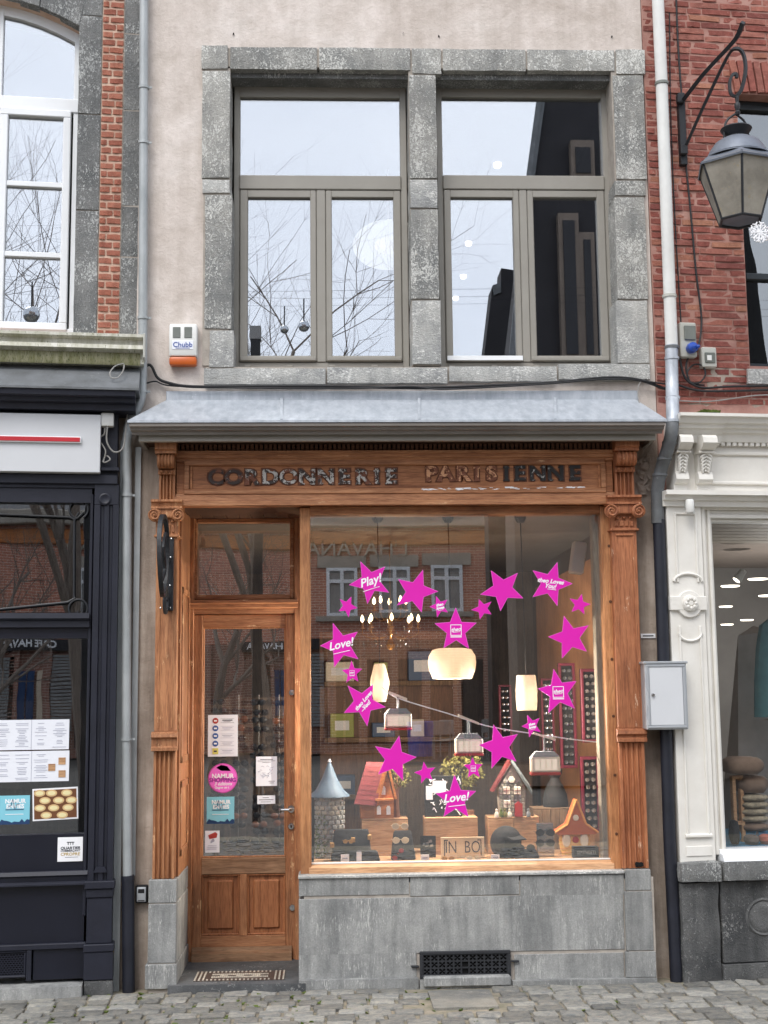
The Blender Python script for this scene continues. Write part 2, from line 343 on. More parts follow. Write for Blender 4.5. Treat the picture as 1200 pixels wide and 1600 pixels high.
        me = bpy.data.meshes.new('t'); b2.to_mesh(me); b2.free(); s.b.from_mesh(me); bpy.data.meshes.remove(me); return s
    def text(s, body, size, u, v, z, depth=.002, shear=0.0, bold=0.0, align='CENTER', rot=0.0, sx=1.0, flip=False, space=1.0):
        """flat lettering standing in the facade plane"""
        cu = bpy.data.curves.new('t', 'FONT'); cu.body = body; cu.size = size; cu.align_x = align; cu.align_y = 'CENTER'; cu.extrude = depth / 2
        cu.shear = shear; cu.offset = bold; cu.resolution_u = 3; cu.space_character = space
        ob = bpy.data.objects.new('t', cu); me = bpy.data.meshes.new_from_object(ob)
        M_ = Matrix.Translation((u, v, z)) @ Matrix.Rotation(math.pi if flip else 0, 4, 'Z') @ Matrix.Rotation(rot, 4, 'Y') @ Matrix.Rotation(math.pi / 2, 4, 'X') @ Matrix.Diagonal((sx, 1, 1, 1))
        me.transform(M_); s.b.from_mesh(me); bpy.data.meshes.remove(me); bpy.data.objects.remove(ob); bpy.data.curves.remove(cu); return s
    def rot(s, ang, axis, c):
        bmesh.ops.rotate(s.b, cent=c, matrix=Matrix.Rotation(ang, 3, axis), verts=s.b.verts); return s
    def mesh(s, name, mat, base=(0, 0, 0), angle=35, recalc=True):
        if recalc: bmesh.ops.recalc_face_normals(s.b, faces=s.b.faces)
        bmesh.ops.translate(s.b, verts=s.b.verts, vec=(-base[0], -base[1], -base[2]))
        me = bpy.data.meshes.new(name); s.b.to_mesh(me); s.b.free()
        for m_ in (mat if isinstance(mat, (list, tuple)) else [mat]): me.materials.append(MATS[m_] if isinstance(m_, str) else m_)
        me.shade_smooth(); me.set_sharp_from_angle(angle=R(angle)); return me
    def part(s, name, mat, parent, label=None, kind=None, angle=35):
        o = bpy.data.objects.new(name, s.mesh(name, mat, BASE[parent.name], angle)); COL.objects.link(o); o.parent = parent
        BASE[o.name] = BASE[parent.name]
        if label: o['label'] = label
        if kind: o['kind'] = kind
        return o
    def single(s, name, mat, label, cat, fr, group=None, kind=None, angle=35):
        xs = [v.co.x for v in s.b.verts]; ys = [v.co.y for v in s.b.verts]; zs = [v.co.z for v in s.b.verts]
        base = ((min(xs) + max(xs)) / 2, (min(ys) + max(ys)) / 2, min(zs))
        o = bpy.data.objects.new(name, s.mesh(name, mat, base, angle)); COL.objects.link(o)
        o.location = fr.world(*base); o.rotation_euler = (0, 0, fr.th); BASE[o.name] = base
        tag(o, label, cat, group, kind); return o
def tag(o, label=None, cat=None, group=None, kind=None):
    if label: o['label'] = label
    if cat: o['category'] = cat
    if group: o['group'] = group
    if kind: o['kind'] = kind
def thing(name, label, cat, fr, base, group=None, kind=None):
    o = bpy.data.objects.new(name, None); COL.objects.link(o); o.empty_display_size = .1
    o.location = fr.world(*base); o.rotation_euler = (0, 0, fr.th); BASE[o.name] = tuple(base); tag(o, label, cat, group, kind); return o
def piece(name, mesh_, parent, loc, scale=(1, 1, 1), rot=(0, 0, 0)):
    """one of many alike pieces, sharing mesh data; loc in the parent's facade coordinates"""
    o = bpy.data.objects.new(name, mesh_); COL.objects.link(o); o.parent = parent; b = BASE[parent.name]
    o.location = (loc[0] - b[0], loc[1] - b[1], loc[2] - b[2]); o.scale = scale; o.rotation_euler = rot; return o
def arc(c, r, a0, a1, n, f=lambda x, y: (x, y)):
    return [f(c[0] + r * math.cos(R(a0 + (a1 - a0) * k / n)), c[1] + r * math.sin(R(a0 + (a1 - a0) * k / n))) for k in range(n + 1)]
def unit_blocks(tag_, mat, n, jit, bev, rnd_=random.Random(3)):
    out = []
    for k in range(n):
        m = MB(); m.box(-.5, .5, -.5, .5, -.5, .5)
        bmesh.ops.subdivide_edges(m.b, edges=[e for e in m.b.edges if abs((e.verts[0].co - e.verts[1].co).x) > .5], cuts=2)
        for v in m.b.verts:
            v.co.x += rnd_.uniform(-jit, jit) * .5; v.co.z += rnd_.uniform(-jit, jit); v.co.y += rnd_.uniform(-jit, jit) * .8
            if v.co.y < 0 and (abs(v.co.x) > .4): v.co.y += bev
            if v.co.y < 0: v.co.z *= .95
        out.append(m.mesh(tag_, mat, angle=50))
    return out
# ================================================================== ground
def sheet(name, x0, x1, y0, y1, z, mat):
    m = MB(); c = [m.b.verts.new(p) for p in ((x0, y0, z), (x1, y0, z), (x1, y1, z), (x0, y1, z))]; m.b.faces.new(c)
    me = m.mesh(name, mat); o = bpy.data.objects.new(name, me); COL.objects.link(o); BASE[o.name] = (0, 0, 0); o['kind'] = 'structure'; return o
stone('street_far', (92, 90, 86), (74, 74, 72), (112, 110, 106), .62, 14, (1, 1, 1), .3, .01, .8, 0, 0)
ground = sheet('ground', -160, 160, -260, 40, -.05, 'street_far')
pave = sheet('pavement', -9, 9, -7, .6, -.012, 'joint_sand')
def facade_y(x):
    if x < _pl: return (x - _pl) * math.tan(FL.th)
    if x > _pr: return (x - _pr) * math.tan(FR.th)
    return 0.0
sett_meshes = []
for k in range(8):
    m = MB(); m.box(-.5, .5, -.5, .5, -.5, .5, .06, 2)
    for v in m.b.verts:
        v.co.x *= 1 + rnd.uniform(-.035, .035); v.co.y *= 1 + rnd.uniform(-.04, .04); v.co.z += rnd.uniform(-.04, .04) + noise.noise(v.co * 3 + Vector((k * 7, 0, 0))) * .06
    sett_meshes.append(m.mesh('sett', 'sett', angle=70))
paint('sett_yellow', (196, 160, 62), (160, 136, 70), 12, .8, .4, 60)
slab_u = F0.rect(672, 1546, 778, 1572, 0)
sx0, sy0 = ground_hit(668, 1548); sx1, sy1 = ground_hit(780, 1573)
stuff_v, stuff_f = [], []
row = 0; yy = -.165
while yy > -6.4:
    x = -3.4 + rnd.uniform(0, .15); near = yy > -1.05; rh = rnd.uniform(.108, .128)
    while x < 3.6:
        w = rnd.uniform(.11, .17); cx, cy = x + w / 2, yy - rh / 2 + facade_y(x) * max(0, 1 + yy / 4)
        if not (sx0 - .06 < cx < sx1 + .06 and sy1 - .05 < cy < sy0 + .05):
            if near:
                o = piece('sett', sett_meshes[rnd.randrange(8)], pave, (cx, cy, -.05 + rnd.uniform(-.004, .004)), (w - rnd.uniform(.01, .022), rh - rnd.uniform(.006, .016), .1), (rnd.uniform(-.018, .018), rnd.uniform(-.018, .018), rnd.uniform(-.04, .04)))
            else:
                hw, hh, t = w / 2 - .006, rh / 2 - .005, .012; z1 = rnd.uniform(-.008, .004); n0 = len(stuff_v)
                stuff_v += [(cx - hw, cy - hh, -.04), (cx + hw, cy - hh, -.04), (cx + hw, cy + hh, -.04), (cx - hw, cy + hh, -.04), (cx - hw + t, cy - hh + t, z1), (cx + hw - t, cy - hh + t, z1), (cx + hw - t, cy + hh - t, z1), (cx - hw + t, cy + hh - t, z1)]
                stuff_f += [tuple(n0 + i for i in f) for f in ((4, 5, 6, 7), (0, 1, 5, 4), (1, 2, 6, 5), (2, 3, 7, 6), (3, 0, 4, 7))]
        x += w
    yy -= rh; row += 1
me = bpy.data.meshes.new('setts_beyond'); me.from_pydata(stuff_v, [], stuff_f); me.materials.append(MATS['sett'])
o = bpy.data.objects.new('setts_beyond', me); COL.objects.link(o); o.parent = pave; o['kind'] = 'stuff'
m = MB(); m.rough_box(sx0, sx1, sy1, sy0, -.06, .002, .06, .002, 5); m.part('flagstone', 'sett', pave, 'pale flat flagstone among the setts')
yx, yy_ = ground_hit(925, 1611); m = MB(); m.box(yx - .06, yx + .06, yy_ - .07, yy_ + .07, .004, .012, .004); m.part('painted_sett', 'sett_yellow', pave, 'sett painted yellow at the lower edge')
m = MB()     # moss and weeds in the joints
for k in range(260):
    x, y = rnd.uniform(-1.7, 1.8), rnd.uniform(-1.0, -.14)
    if rnd.random() < .6: x = rnd.uniform(-1.7, .2)
    s_ = rnd.uniform(.006, .016); m.hull([(x + rnd.uniform(-s_, s_) * 1.6, y + facade_y(x) + rnd.uniform(-s_, s_) * 1.6, -.016 + rnd.uniform(0, .018)) for _ in range(7)])
m.part('moss_tufts', 'moss', pave, kind='stuff')

# ================================================================== the house in the middle
house = thing('stucco_house', 'pink-beige stuccoed house with stone-framed windows above an oak shopfront', 'house', F0, (F0.u(620, 1500), 0, 0))
f = F0
WL, WR = _pl, F0.u(1012, 300)              # wall edges
zt = 8.2
# --- stucco wall: four pieces round the window opening, joined into one skin
oU0, oU1, oZ0, oZ1 = f.rect(338, 94, 984, 590)
zc = f.z(620, 612)                          # canopy flashing
m = MB(); m.box(WL, oU0, 0, .32, zc - .2, zt); m.box(oU1, WR, 0, .32, zc - .2, zt); m.box(oU0, oU1, 0, .32, oZ1, zt); m.box(oU0, oU1, 0, .32, zc - .2, oZ0)
wall = m.part('wall', 'render_pink', house)
m = MB()
for px, py, s_ in ((365, 53, .007), (630, 52, .004), (686, 57, .006), (956, 58, .007), (330, 575, .004)):
    u, z = f.at(px, py); m.hull([(u + rnd.uniform(-s_, s_), -.006 + rnd.uniform(-.004, .004), z + rnd.uniform(-s_, s_) * 1.5) for _ in range(9)])
m.part('wall_hole', 'hole_black', wall)
# --- lower wall piers beside the shopfront
pz1 = zc - .2
m = MB(); m.rough_box(WL - .03, f.u(248, 1100), 0.0, .4, -.04, pz1, .12, .003, 1); m.part('lower_wall', 'render_low', house)
m = MB(); m.rough_box(f.u(985, 1100), f.u(1050, 1100), 0.012, .4, -.04, pz1, .12, .004, 2); m.part('lower_wall', 'render_low', house)
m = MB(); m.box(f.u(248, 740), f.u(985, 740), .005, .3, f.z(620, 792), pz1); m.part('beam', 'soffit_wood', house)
m = MB()                                     # crumbled render and bare rubble beside the right-hand bracket
for k in range(26):
    px, py = rnd.uniform(996, 1016), rnd.uniform(702, 780); u, z = f.at(px, py); s_ = rnd.uniform(.012, .03)
    m.hull([(u + rnd.uniform(-s_, s_), rnd.uniform(-.016, .012), z + rnd.uniform(-s_, s_)) for _ in range(10)])
m.part('crumbled_render', 'render_low', house, 'crumbling render beside the shop sign', kind='stuff')
# --- window surround: every stone on its own
sur = MB(); sur.box(oU0 + .01, oU1 - .01, .24, .3, oZ0, oZ0 + .02); sur = sur.part('window_surround', 'joint_lime', house)
def stones(lst, mat, v0=-.022, v1=.2, gap=.003, amp=.004):
    for k, (x0, y0, x1, y1) in enumerate(lst):
        a, b, c, d = f.rect(x0, y0, x1, y1, 0); MB().rough_box(a + gap, b - gap, v0 - rnd.uniform(0, .006), v1, c + gap, d - gap, .035, amp, k + rnd.random() * 50).part('stone_block', mat if isinstance(mat, str) else mat[k % len(mat)], sur)
stones([(314, 72, 358, 111), (358, 75, 497, 112), (497, 76, 642, 113), (642, 77, 690, 119), (690, 78, 822, 114), (822, 79, 960, 114), (960, 79, 1008, 119)], 'chiselled')
stones([(315, 112, 361, 281), (319, 305, 364, 516)], 'chiselled'); stones([(315, 281, 361, 305), (326, 516, 367, 576)], 'pale_stone')
stones([(958, 119, 1008, 283), (960, 309, 1010, 470)], 'chiselled'); stones([(958, 283, 1009, 309), (961, 470, 1013, 570)], ['chiselled', 'pale_stone'])
stones([(638, 119, 683, 282), (640, 328, 686, 470)], 'chiselled', -.026, .2); stones([(639, 282, 684, 328), (642, 470, 690, 572)], 'pale_stone', -.026, .2)
stones([(318, 576, 510, 604), (510, 575, 700, 602), (700, 573, 870, 599), (870, 569, 1015, 596)], 'pale_stone', -.035, .2)
m = MB(); a, b, c, d = f.rect(338, 94, 984, 118); m.box(a, b, .03, .24, c - .01, d + .01); m.part('lintel_core', 'chiselled_dark', sur)
m = MB()
for x0, y0, x1, y1 in ((316, 80, 1006, 108), (318, 108, 359, 572), (641, 108, 683, 572), (962, 108, 1006, 572), (322, 574, 1010, 598)):
    a, b, c, d = f.rect(x0, y0, x1, y1, 0); m.box(a, b, -.012 - x0 * 1e-6, .18, c, d)
m.part('joint_mortar', 'joint_lime', sur, kind='stuff')
# --- the two windows
def upper_window(x0, x1, gx0, gx1, lx, rx, name='window'):
    V = .15; xm = (x0 + x1) / 2
    w = MB(); T = V + .06
    U0, U1, Z0, Z1 = f.rect(x0, 128, x1, 574, V); gU0, gU1, gZ0, gZ1 = f.rect(gx0, 152, gx1, 275, V)
    tz0 = f.z(xm, 297, V)
    w.box(U0, gU0, V, T, Z0, Z1, .004); w.box(gU1, U1, V, T, Z0, Z1, .004)
    w.box(gU0 - .002, gU1 + .002, V + .002, T, gZ1, Z1, .004); w.box(gU0 - .002, gU1 + .002, V - .012, T, tz0, gZ0, .005)
    zs = f.z(xm, 566, V); w.box(gU0 - .002, gU1 + .002, V + .001, T, Z0, zs, .004)
    a, b = f.u(lx[1] + 10, 430, V), f.u(rx[0] - 10, 430, V); w.box(a, b, V - .006, T, zs, tz0, .004)
    w = w.part(name, 'taupe', house)
    p = MB(); p.box(gU0 - .004, gU1 + .004, V + .03, V + .036, gZ0 - .004, gZ1 + .004); p.part('pane', 'pane_sky', w)
    for k, (s0, s1) in enumerate((lx, rx)):
        sU0, sU1, sZ0, sZ1 = f.rect(s0, 309, s1, 556, V)
        o0 = gU0 if k == 0 else b; o1 = a if k == 0 else gU1
        s_ = MB(); s_.box(o0 + .002, sU0, V - .008, T - .01, zs + .003, tz0 - .003, .005); s_.box(sU1, o1 - .002, V - .008, T - .01, zs + .003, tz0 - .003, .005)
        s_.box(sU0 - .003, sU1 + .003, V - .006, T - .01, sZ1, tz0 - .003, .004); s_.box(sU0 - .003, sU1 + .003, V - .006, T - .01, zs + .003, sZ0, .004)
        s_.box(o0 + .006, o1 - .006, V - .022, V - .004, zs + .004, zs + .03, .005)
        s_.part('sash', 'taupe', w); p = MB(); p.box(sU0 - .004, sU1 + .004, V + .02, V + .026, sZ0 - .004, sZ1 + .004); p.part('pane', 'pane_sky', w)
    for q in range(4):
        px = x0 + 22 + q * 66; u, z = f.at(px, 573, V); MB().box(u - .018, u + .018, V - .012, V + .01, z - .004, z + .01, .002).part('drain_cap', 'taupe', w)
    return w
w1 = upper_window(365, 637, 375, 625, (387, 485), (519, 616))
w2 = upper_window(684, 956, 691, 941, (706, 804), (836, 936))
a, b, c, d = f.rect(699, 556, 817, 563, .12); MB().box(a, b, .115, .127, c, d, .001).part('metal_strip', 'white_frame', w2)
# --- lead-covered canopy over the shopfront
can = MB(); eV = -.36
zt_, ze = f.z(620, 622, -.02), f.z(620, 656, eV); tu0, tu1 = f.u(262, 622, -.02), f.u(992, 622, -.02); eu0, eu1 = f.u(199, 658, eV), f.u(1042, 652, eV)
can.hull([(tu0, -.0, zt_), (tu1, -.0, zt_), (eu0, eV, ze), (eu1, eV, ze), (eu0, eV, ze - .012), (eu1, eV, ze - .012), (eu0, -.0, ze - .012), (eu1, 0, ze - .012), (eu0 + .02, 0, ze + .01), (eu1 - .02, 0, ze + .01)])
can = can.part('canopy', 'zinc', house)
m = MB(); m.box(tu0 - .01, tu1 + .02, -.016, .0, zt_ - .03, zt_ + .045, .003); m.part('flashing', 'zinc', can)
for px in (440, 655, 868):
    u0_, u1_ = f.u(px, 622, -.02), f.u(px, 657, eV); MB().hull([(u0_ + s_ * .008, -.012, zt_ + e) for s_ in (-1, 1) for e in (-.004, .006)] + [(u1_ + s_ * .008, eV + .002, ze + e) for s_ in (-1, 1) for e in (-.004, .006)]).part('seam', 'zinc', can)
m = MB(); zf0, zf1 = f.z(620, 689, -.27), f.z(620, 673, -.27)
m.prof([(0, ze - .014), (eV + .006, ze - .014), (eV + .006, ze - .032), (eV + .02, ze - .036), (eV + .026, ze - .05), (eV + .044, ze - .056), (eV + .05, ze - .072), (-.285, zf1 + .006), (-.285, zf1), (0, zf1)], eu0 + .08, eu1 - .08, .2, .2)
m.part('cornice', 'taupe_dark', can)
m = MB(); fu0, fu1 = f.u(217, 680, -.27), f.u(1024, 678, -.27); m.box(fu0, fu1, -.275, -.245, zf0, zf1 - .002, .002); m.box(fu0, fu0 + .02, -.245, 0, zf0, zf1 - .002); m.box(fu1 - .02, fu1, -.245, 0, zf0, zf1 - .002)
m.part('fascia_board', 'taupe', can)
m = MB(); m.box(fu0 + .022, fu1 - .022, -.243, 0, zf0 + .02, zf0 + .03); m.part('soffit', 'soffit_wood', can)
# --- shop sign: frieze with mouldings and separate letters
fz = MB(); FV = -.075
a, b, c, d = f.rect(276, 706, 957, 789, FV); fz.box(a, b, FV, .004, c, d); fz = fz.part('frieze', 'frieze_wood', house)
m = MB(); a, b, c, d = f.rect(272, 769, 960, 790, FV); h = d - c
m.prof([(FV - .001, d - .004), (FV - .012, d - .008), (FV - .014, d - h * .3), (FV - .026, d - h * .36), (FV - .028, d - h * .62), (FV - .044, d - h * .68), (FV - .044, c), (FV - .001, c)], a, b); m.part('moulding', 'oak_h', fz)
m = MB(); a, b, c, d = f.rect(276, 706, 957, 722, FV); h = d - c
m.prof([(FV - .001, d), (FV - .05, d), (FV - .046, d - h * .3), (FV - .034, d - h * .36), (FV - .032, d - h * .62), (FV - .018, d - h * .7), (FV - .016, c + .004), (FV - .001, c)], a, b); m.part('moulding', 'oak_h', fz)
def frame_ring(mb, u0, u1, z0, z1, w, v0, v1, bev=.004):
    mb.box(u0, u1, v0, v1, z0, z0 + w, bev); mb.box(u0, u1, v0, v1, z1 - w, z1, bev); mb.box(u0, u0 + w, v0, v1, z0 + w, z1 - w, bev); mb.box(u1 - w, u1, v0, v1, z0 + w, z1 - w, bev)
m = MB(); a, b, c, d = f.rect(288, 719, 946, 772, FV); frame_ring(m, a, b, c, d, .03, FV - .02, FV); m.part('panel_frame', 'oak_h', fz)
m = MB(); a, b, c, d = f.rect(297, 724, 938, 767, FV); frame_ring(m, a, b, c, d, .014, FV - .01, FV - .001, .003); m.part('panel_frame', 'frieze_wood', fz)
m = MB(); a, b, c, d = f.rect(276, 692, 957, 706, FV); m.box(a, b, FV - .02, 0, d - .012, d + .03); n = 96
for k in range(n):
    u = a + (b - a) * (k + .5) / n; m.box(u - .009, u + .009, FV - .034, FV - .016, c + .006, d - .012)
m.part('dentil_band', 'dentil_wood', fz, kind='stuff')
def letter_mat(name, dark, pale, t, bare):
    mm, nt, N, L, out = _nt(name); v = coords(N, L); n1 = noise_(N, L, v, 26, 6, .75, .8)
    col = ramp(N, L, n1, [(t, lin(dark)), (t + .03, lin(pale))]); n2 = noise_(N, L, v, 17, 5, .7); fb = ramp(N, L, n2, [(bare, (1, 1, 1)), (bare + .03, (0, 0, 0))])
    col = mixc(N, L, fb, col, lin((112, 64, 42))); finish(N, L, out, col, .6, n1, .6, .004); return mm
letter_mat('letter_worn', (52, 40, 35), (186, 182, 176), .5, .42); letter_mat('letter_bare', (120, 70, 46), (206, 152, 112), .5, .3); letter_mat('letter_black', (30, 27, 26), (176, 174, 170), .58, .36); letter_mat('letter_dark', (48, 32, 26), (190, 186, 180), .6, .44); paint('letter_halo', (92, 56, 42), (128, 82, 58), 22, .8, .4, 60)
lw1 = [('C', 337), ('O', 365), ('R', 393), ('D', 422), ('O', 451), ('N', 480), ('N', 509), ('E', 538), ('R', 566), ('I', 589), ('E', 611)]
lw2 = [('P', 674), ('A', 696), ('R', 723), ('I', 745), ('S', 768), ('I', 791), ('E', 812), ('N', 840), ('N', 868), ('E', 898)]
SER = {'I': ((-.2, .2),), 'E': ((-.36, -.1),), 'P': ((-.36, -.05),), 'R': ((-.4, -.12), (.2, .45)), 'A': ((-.5, -.2), (.2, .5)), 'N': ((-.45, -.15), (.15, .45))}
for k, (ch, px) in enumerate(lw1 + lw2):
    v = FV - .0005; u, z = f.at(px, 745 - (px - 337) * .005 + (2 if px < 640 else -2), v); size = .118; fat = .0036
    MB().text(ch, size * 1.04, u, v - .0004, z, .001, 0, .0105, sx=1.12).part('letter_ghost', 'letter_halo', fz)
    m = MB(); m.text(ch, size, u, v - .004, z, .008, 0, fat, sx=1.12)
    for s0, s1 in SER.get(ch, ()):
        for zz in ((z - .0415, z - .0325), (z + .0325, z + .0415)):
            if ch in 'PR' and zz[0] > z and s0 > 0: continue
            if ch == 'A' and zz[0] > z: continue
            m.box(u + s0 * .095, u + s1 * .095, v - .0075, v - .0005, zz[0], zz[1])
    mt = 'letter_bare' if 'PARIS'.find(ch) >= 0 and 660 < px < 780 else ('letter_black' if px > 780 else ('letter_dark' if px < 380 else 'letter_worn'))
    m.part('letter', mt, fz)
m = MB()     # flaked white paint along the lower edge of the sign panel
for k in range(60):
    px = rnd.uniform(655, 915); u, z = f.at(px, 765 - (px - 655) * .012 + rnd.uniform(-1.6, 1.6), FV - .011); s_ = rnd.uniform(.004, .016)
    m.hull([(u + rnd.uniform(-s_, s_) * 2.2, FV - .0225 + rnd.uniform(-.001, .001), z + rnd.uniform(-s_, s_) * .3) for _ in range(7)])
m.part('paint_flakes', 'white_print', fz, 'flaked white paint under the lettering', kind='stuff')
# --- pilasters
def volute(mb, u, z, r, v0, sgn):
    mb.lathe([(r, 0), (r, -.022), (r * .86, -.028), (r * .8, -.02)], (u, v0, z), 20, 'v')
    pts = []
    for k in range(26):
        t = k / 25; a = R(90 + sgn * -560 * t); rr = r * (.84 - .66 * t); pts.append((u + rr * math.cos(a), v0 - .024, z + rr * math.sin(a)))
    mb.tube(pts, [r * .17 * (1 - .45 * k / 25) for k in range(26)], 6); mb.lathe([(0, -.034), (r * .16, -.03), (r * .2, -.02)], (u, v0, z), 10, 'v')
def fluted(mb, u0, u1, z0, z1, v0, v1, n):
    """shaft with n rounded flutes cut into its face"""
    w = u1 - u0; fw = w * .84 / n; pr = [(u0, v1), (u0, v0), (u0 + w * .08, v0)]
    for k in range(n):
        a = u0 + w * .08 + k * fw; pr += [(a + fw * .14, v0), (a + fw * .28, v0 + .011), (a + fw * .5, v0 + .015), (a + fw * .72, v0 + .011), (a + fw * .86, v0)]
    pr += [(u1, v0), (u1, v1)]; mb.profz(pr, z0, z1)
def pilaster(xt0, xt1, xb0, xb1, side, mat, ys):
    """ys: bracket top, bracket foot, frieze foot, capital foot, neck foot, mid block top, mid block foot, foot"""
    V = -.10; yT, yB, yF, yC, yN, yM0, yM1, yE = ys
    def ux(py, k=0):
        t = (py - yT) / (yE - yT); return f.u(xt0 + (xb0 - xt0) * t, py, V), f.u(xt1 + (xb1 - xt1) * t, py, V)
    u0, u1 = ux((yN + yM0) / 2); xm = (xt0 + xt1) / 2; zz = lambda py: f.z(xm, py, V); cu = (u0 + u1) / 2; hw = (u1 - u0) / 2
    p = MB(); p.box(u0, u1, V, .0, zz(yM0), zz(yN), .003)
    p.box(u0 + .018, u0 + .026, V - .004, V + .001, zz(yM0) + .02, zz(yN) - .03); p.box(u1 - .026, u1 - .018, V - .004, V + .001, zz(yM0) + .02, zz(yN) - .03); p.box(u0 + .02, u1 - .02, V - .009, V + .001, zz(yN) - .034, zz(yN) - .022, .002)
    p = p.part('pilaster', mat, house)
    m = MB(); m.box(u0 - .006, u1 + .006, V - .012, .001, zz(yM1), zz(yM0), .004); m.prof([(V - .001, zz(yM0)), (V - .03, zz(yM0) - .01), (V - .034, zz(yM0) - .03), (V - .016, zz(yM0) - .042), (V - .016, zz(yM1) + .03), (V - .028, zz(yM1) + .02), (V - .028, zz(yM1) + .004), (V - .001, zz(yM1))], u0 - .012, u1 + .012); m.part('block', mat, p)
    m = MB(); fluted(m, u0, u1, zz(yE), zz(yM1) - .002, V, .002, 4); m.part('fluted_shaft', mat, p)
    # capital
    ub0, ub1 = u0 - .004, u1 + .004; m = MB(); m.box(ub0, ub1, V - .002, .003, zz(yN), zz(yC) + .01, .002)
    for k in range(4): m.box(ub0 + .016 + k * (ub1 - ub0 - .032) / 4 + .004, ub0 + .016 + (k + 1) * (ub1 - ub0 - .032) / 4 - .004, V - .01, V - .001, zz(yN) + .02, zz(yC) - .03, .003)
    for k in range(3): m.lathe([(.0, -.016), (.006, -.012), (.009, 0)], (ub0 + (ub1 - ub0) * (k + 1) / 4, V - .003, zz(yC) - .012), 10, 'v')
    m.box(ub0 - .008, ub1 + .008, V - .016, .002, zz(yN) - .006, zz(yN) + .008, .003); m.part('neck', mat, p)
    m = MB(); rv = (zz(yF + 11) - zz(yC)) * .62; m.box(u0 - .012, u1 + .012, V - .03, .002, zz(yC) + rv * .2, zz(yF + 10), .006)
    volute(m, u0 - .006, zz(yC) + rv * .55, rv, V - .03, 1); volute(m, u1 + .006, zz(yC) + rv * .55, rv, V - .03, -1); m.part('capital', mat, p)
    m = MB(); zt2, zb2 = zz(yF - 3), zz(yF + 11); h = zt2 - zb2
    m.prof([(0, zt2), (V - .05, zt2), (V - .05, zt2 - h * .25), (V - .034, zt2 - h * .35), (V - .03, zb2 + h * .3), (V - .042, zb2 + h * .2), (V - .042, zb2), (0, zb2)], u0 - .028, u1 + .028); m.part('abacus', mat, p)
    # frieze block and bracket
    a, b = ux((yB + yF) / 2); a += .012; b -= .012; m = MB(); fluted(m, a, b, zz(yF - 3), zz(yB), V - .004, .004, 4); m.part('fluted_block', mat, p)
    m = MB(); zt3, zb3 = zz(yT), zz(yB); h = zt3 - zb3; m.prof([(0, zt3), (V - .11, zt3), (V - .11, zt3 - h * .3), (V - .095, zt3 - h * .34), (V - .095, zt3 - h * .42), (0, zt3 - h * .42)], a - .014, b + .014)
    pr = [(0, zt3 - h * .42)] + [(V - .052 + .042 * math.cos(t), zt3 - h * .62 + h * .2 * math.sin(t)) for t in [math.pi / 2 + k * math.pi / 8 for k in range(9)]] + [(V - .02, zb3 + h * .16), (V - .03, zb3 + h * .12), (V - .028, zb3), (0, zb3)]
    m.prof(pr, a - .002, b + .002)
    for k in range(5):
        uu = a + (b - a) * (k + .5) / 5; m.tube([(uu, V - .053 + .043 * math.cos(t), zt3 - h * .62 + h * .2 * math.sin(t)) for t in [math.pi * .55 + q * math.pi * .9 / 8 for q in range(9)]], .0065, 6)
    for k in range(3): m.lathe([(0, -.045), (.008, -.04), (.011, -.03)], (a + (b - a) * (k + .5) / 3, V, zb3 + h * .08), 8, 'v')
    m.part('bracket', mat, p); return p, u0, u1
pl, plu0, plu1 = pilaster(246, 277, 238, 274, -1, 'oak', (692, 742, 785, 812, 838, 1143, 1174, 1373))
pr_, pru0, pru1 = pilaster(957, 992, 966, 1010, 1, 'oak_red', (687, 738, 778, 806, 828, 1138, 1160, 1357))
m = MB(); u, z = f.at(999, 1350, -.11)
for k in range(5): m.hull([(u + rnd.uniform(-.025, .025), -.108 + rnd.uniform(-.004, .004), z + rnd.uniform(-.018, .012)) for _ in range(9)])
m.part('rotten_hole', 'hole_black', pr_)
# --- door recess: side lining, soffit, threshold
DV = .52
zS = f.z(370, 790, -.04); jz0 = f.z(280, 1373, -.1)
m = MB(); m.box(plu1 - .03, plu1 + .012, -.002, DV + .06, jz0, zS + .01); rec = m.part('recess_lining', 'oak', house)
m = MB()
for (za, zb) in ((jz0 + .1, 1.1), (1.2, 2.2)):
    m.box(plu1 + .011, plu1 + .02, .06, .1, za, zb, .003); m.box(plu1 + .011, plu1 + .02, DV - .1, DV - .06, za, zb, .003); m.box(plu1 + .011, plu1 + .02, .06, DV - .06, za, za + .04, .003); m.box(plu1 + .011, plu1 + .02, .06, DV - .06, zb - .04, zb, .003)
m.part('lining_panel', 'oak', rec)
pu0 = f.u(469, 1080, -.03)
for k in range(9):
    a = plu1 + .01 + (pu0 - plu1 - .01) * k / 9; b = plu1 + .01 + (pu0 - plu1 - .01) * (k + 1) / 9
    MB().box(a + .0015, b - .0015, -.03, DV + .08, zS - .002 + rnd.uniform(0, .003), zS + .02, .002).part('soffit_board', 'soffit_wood', rec)
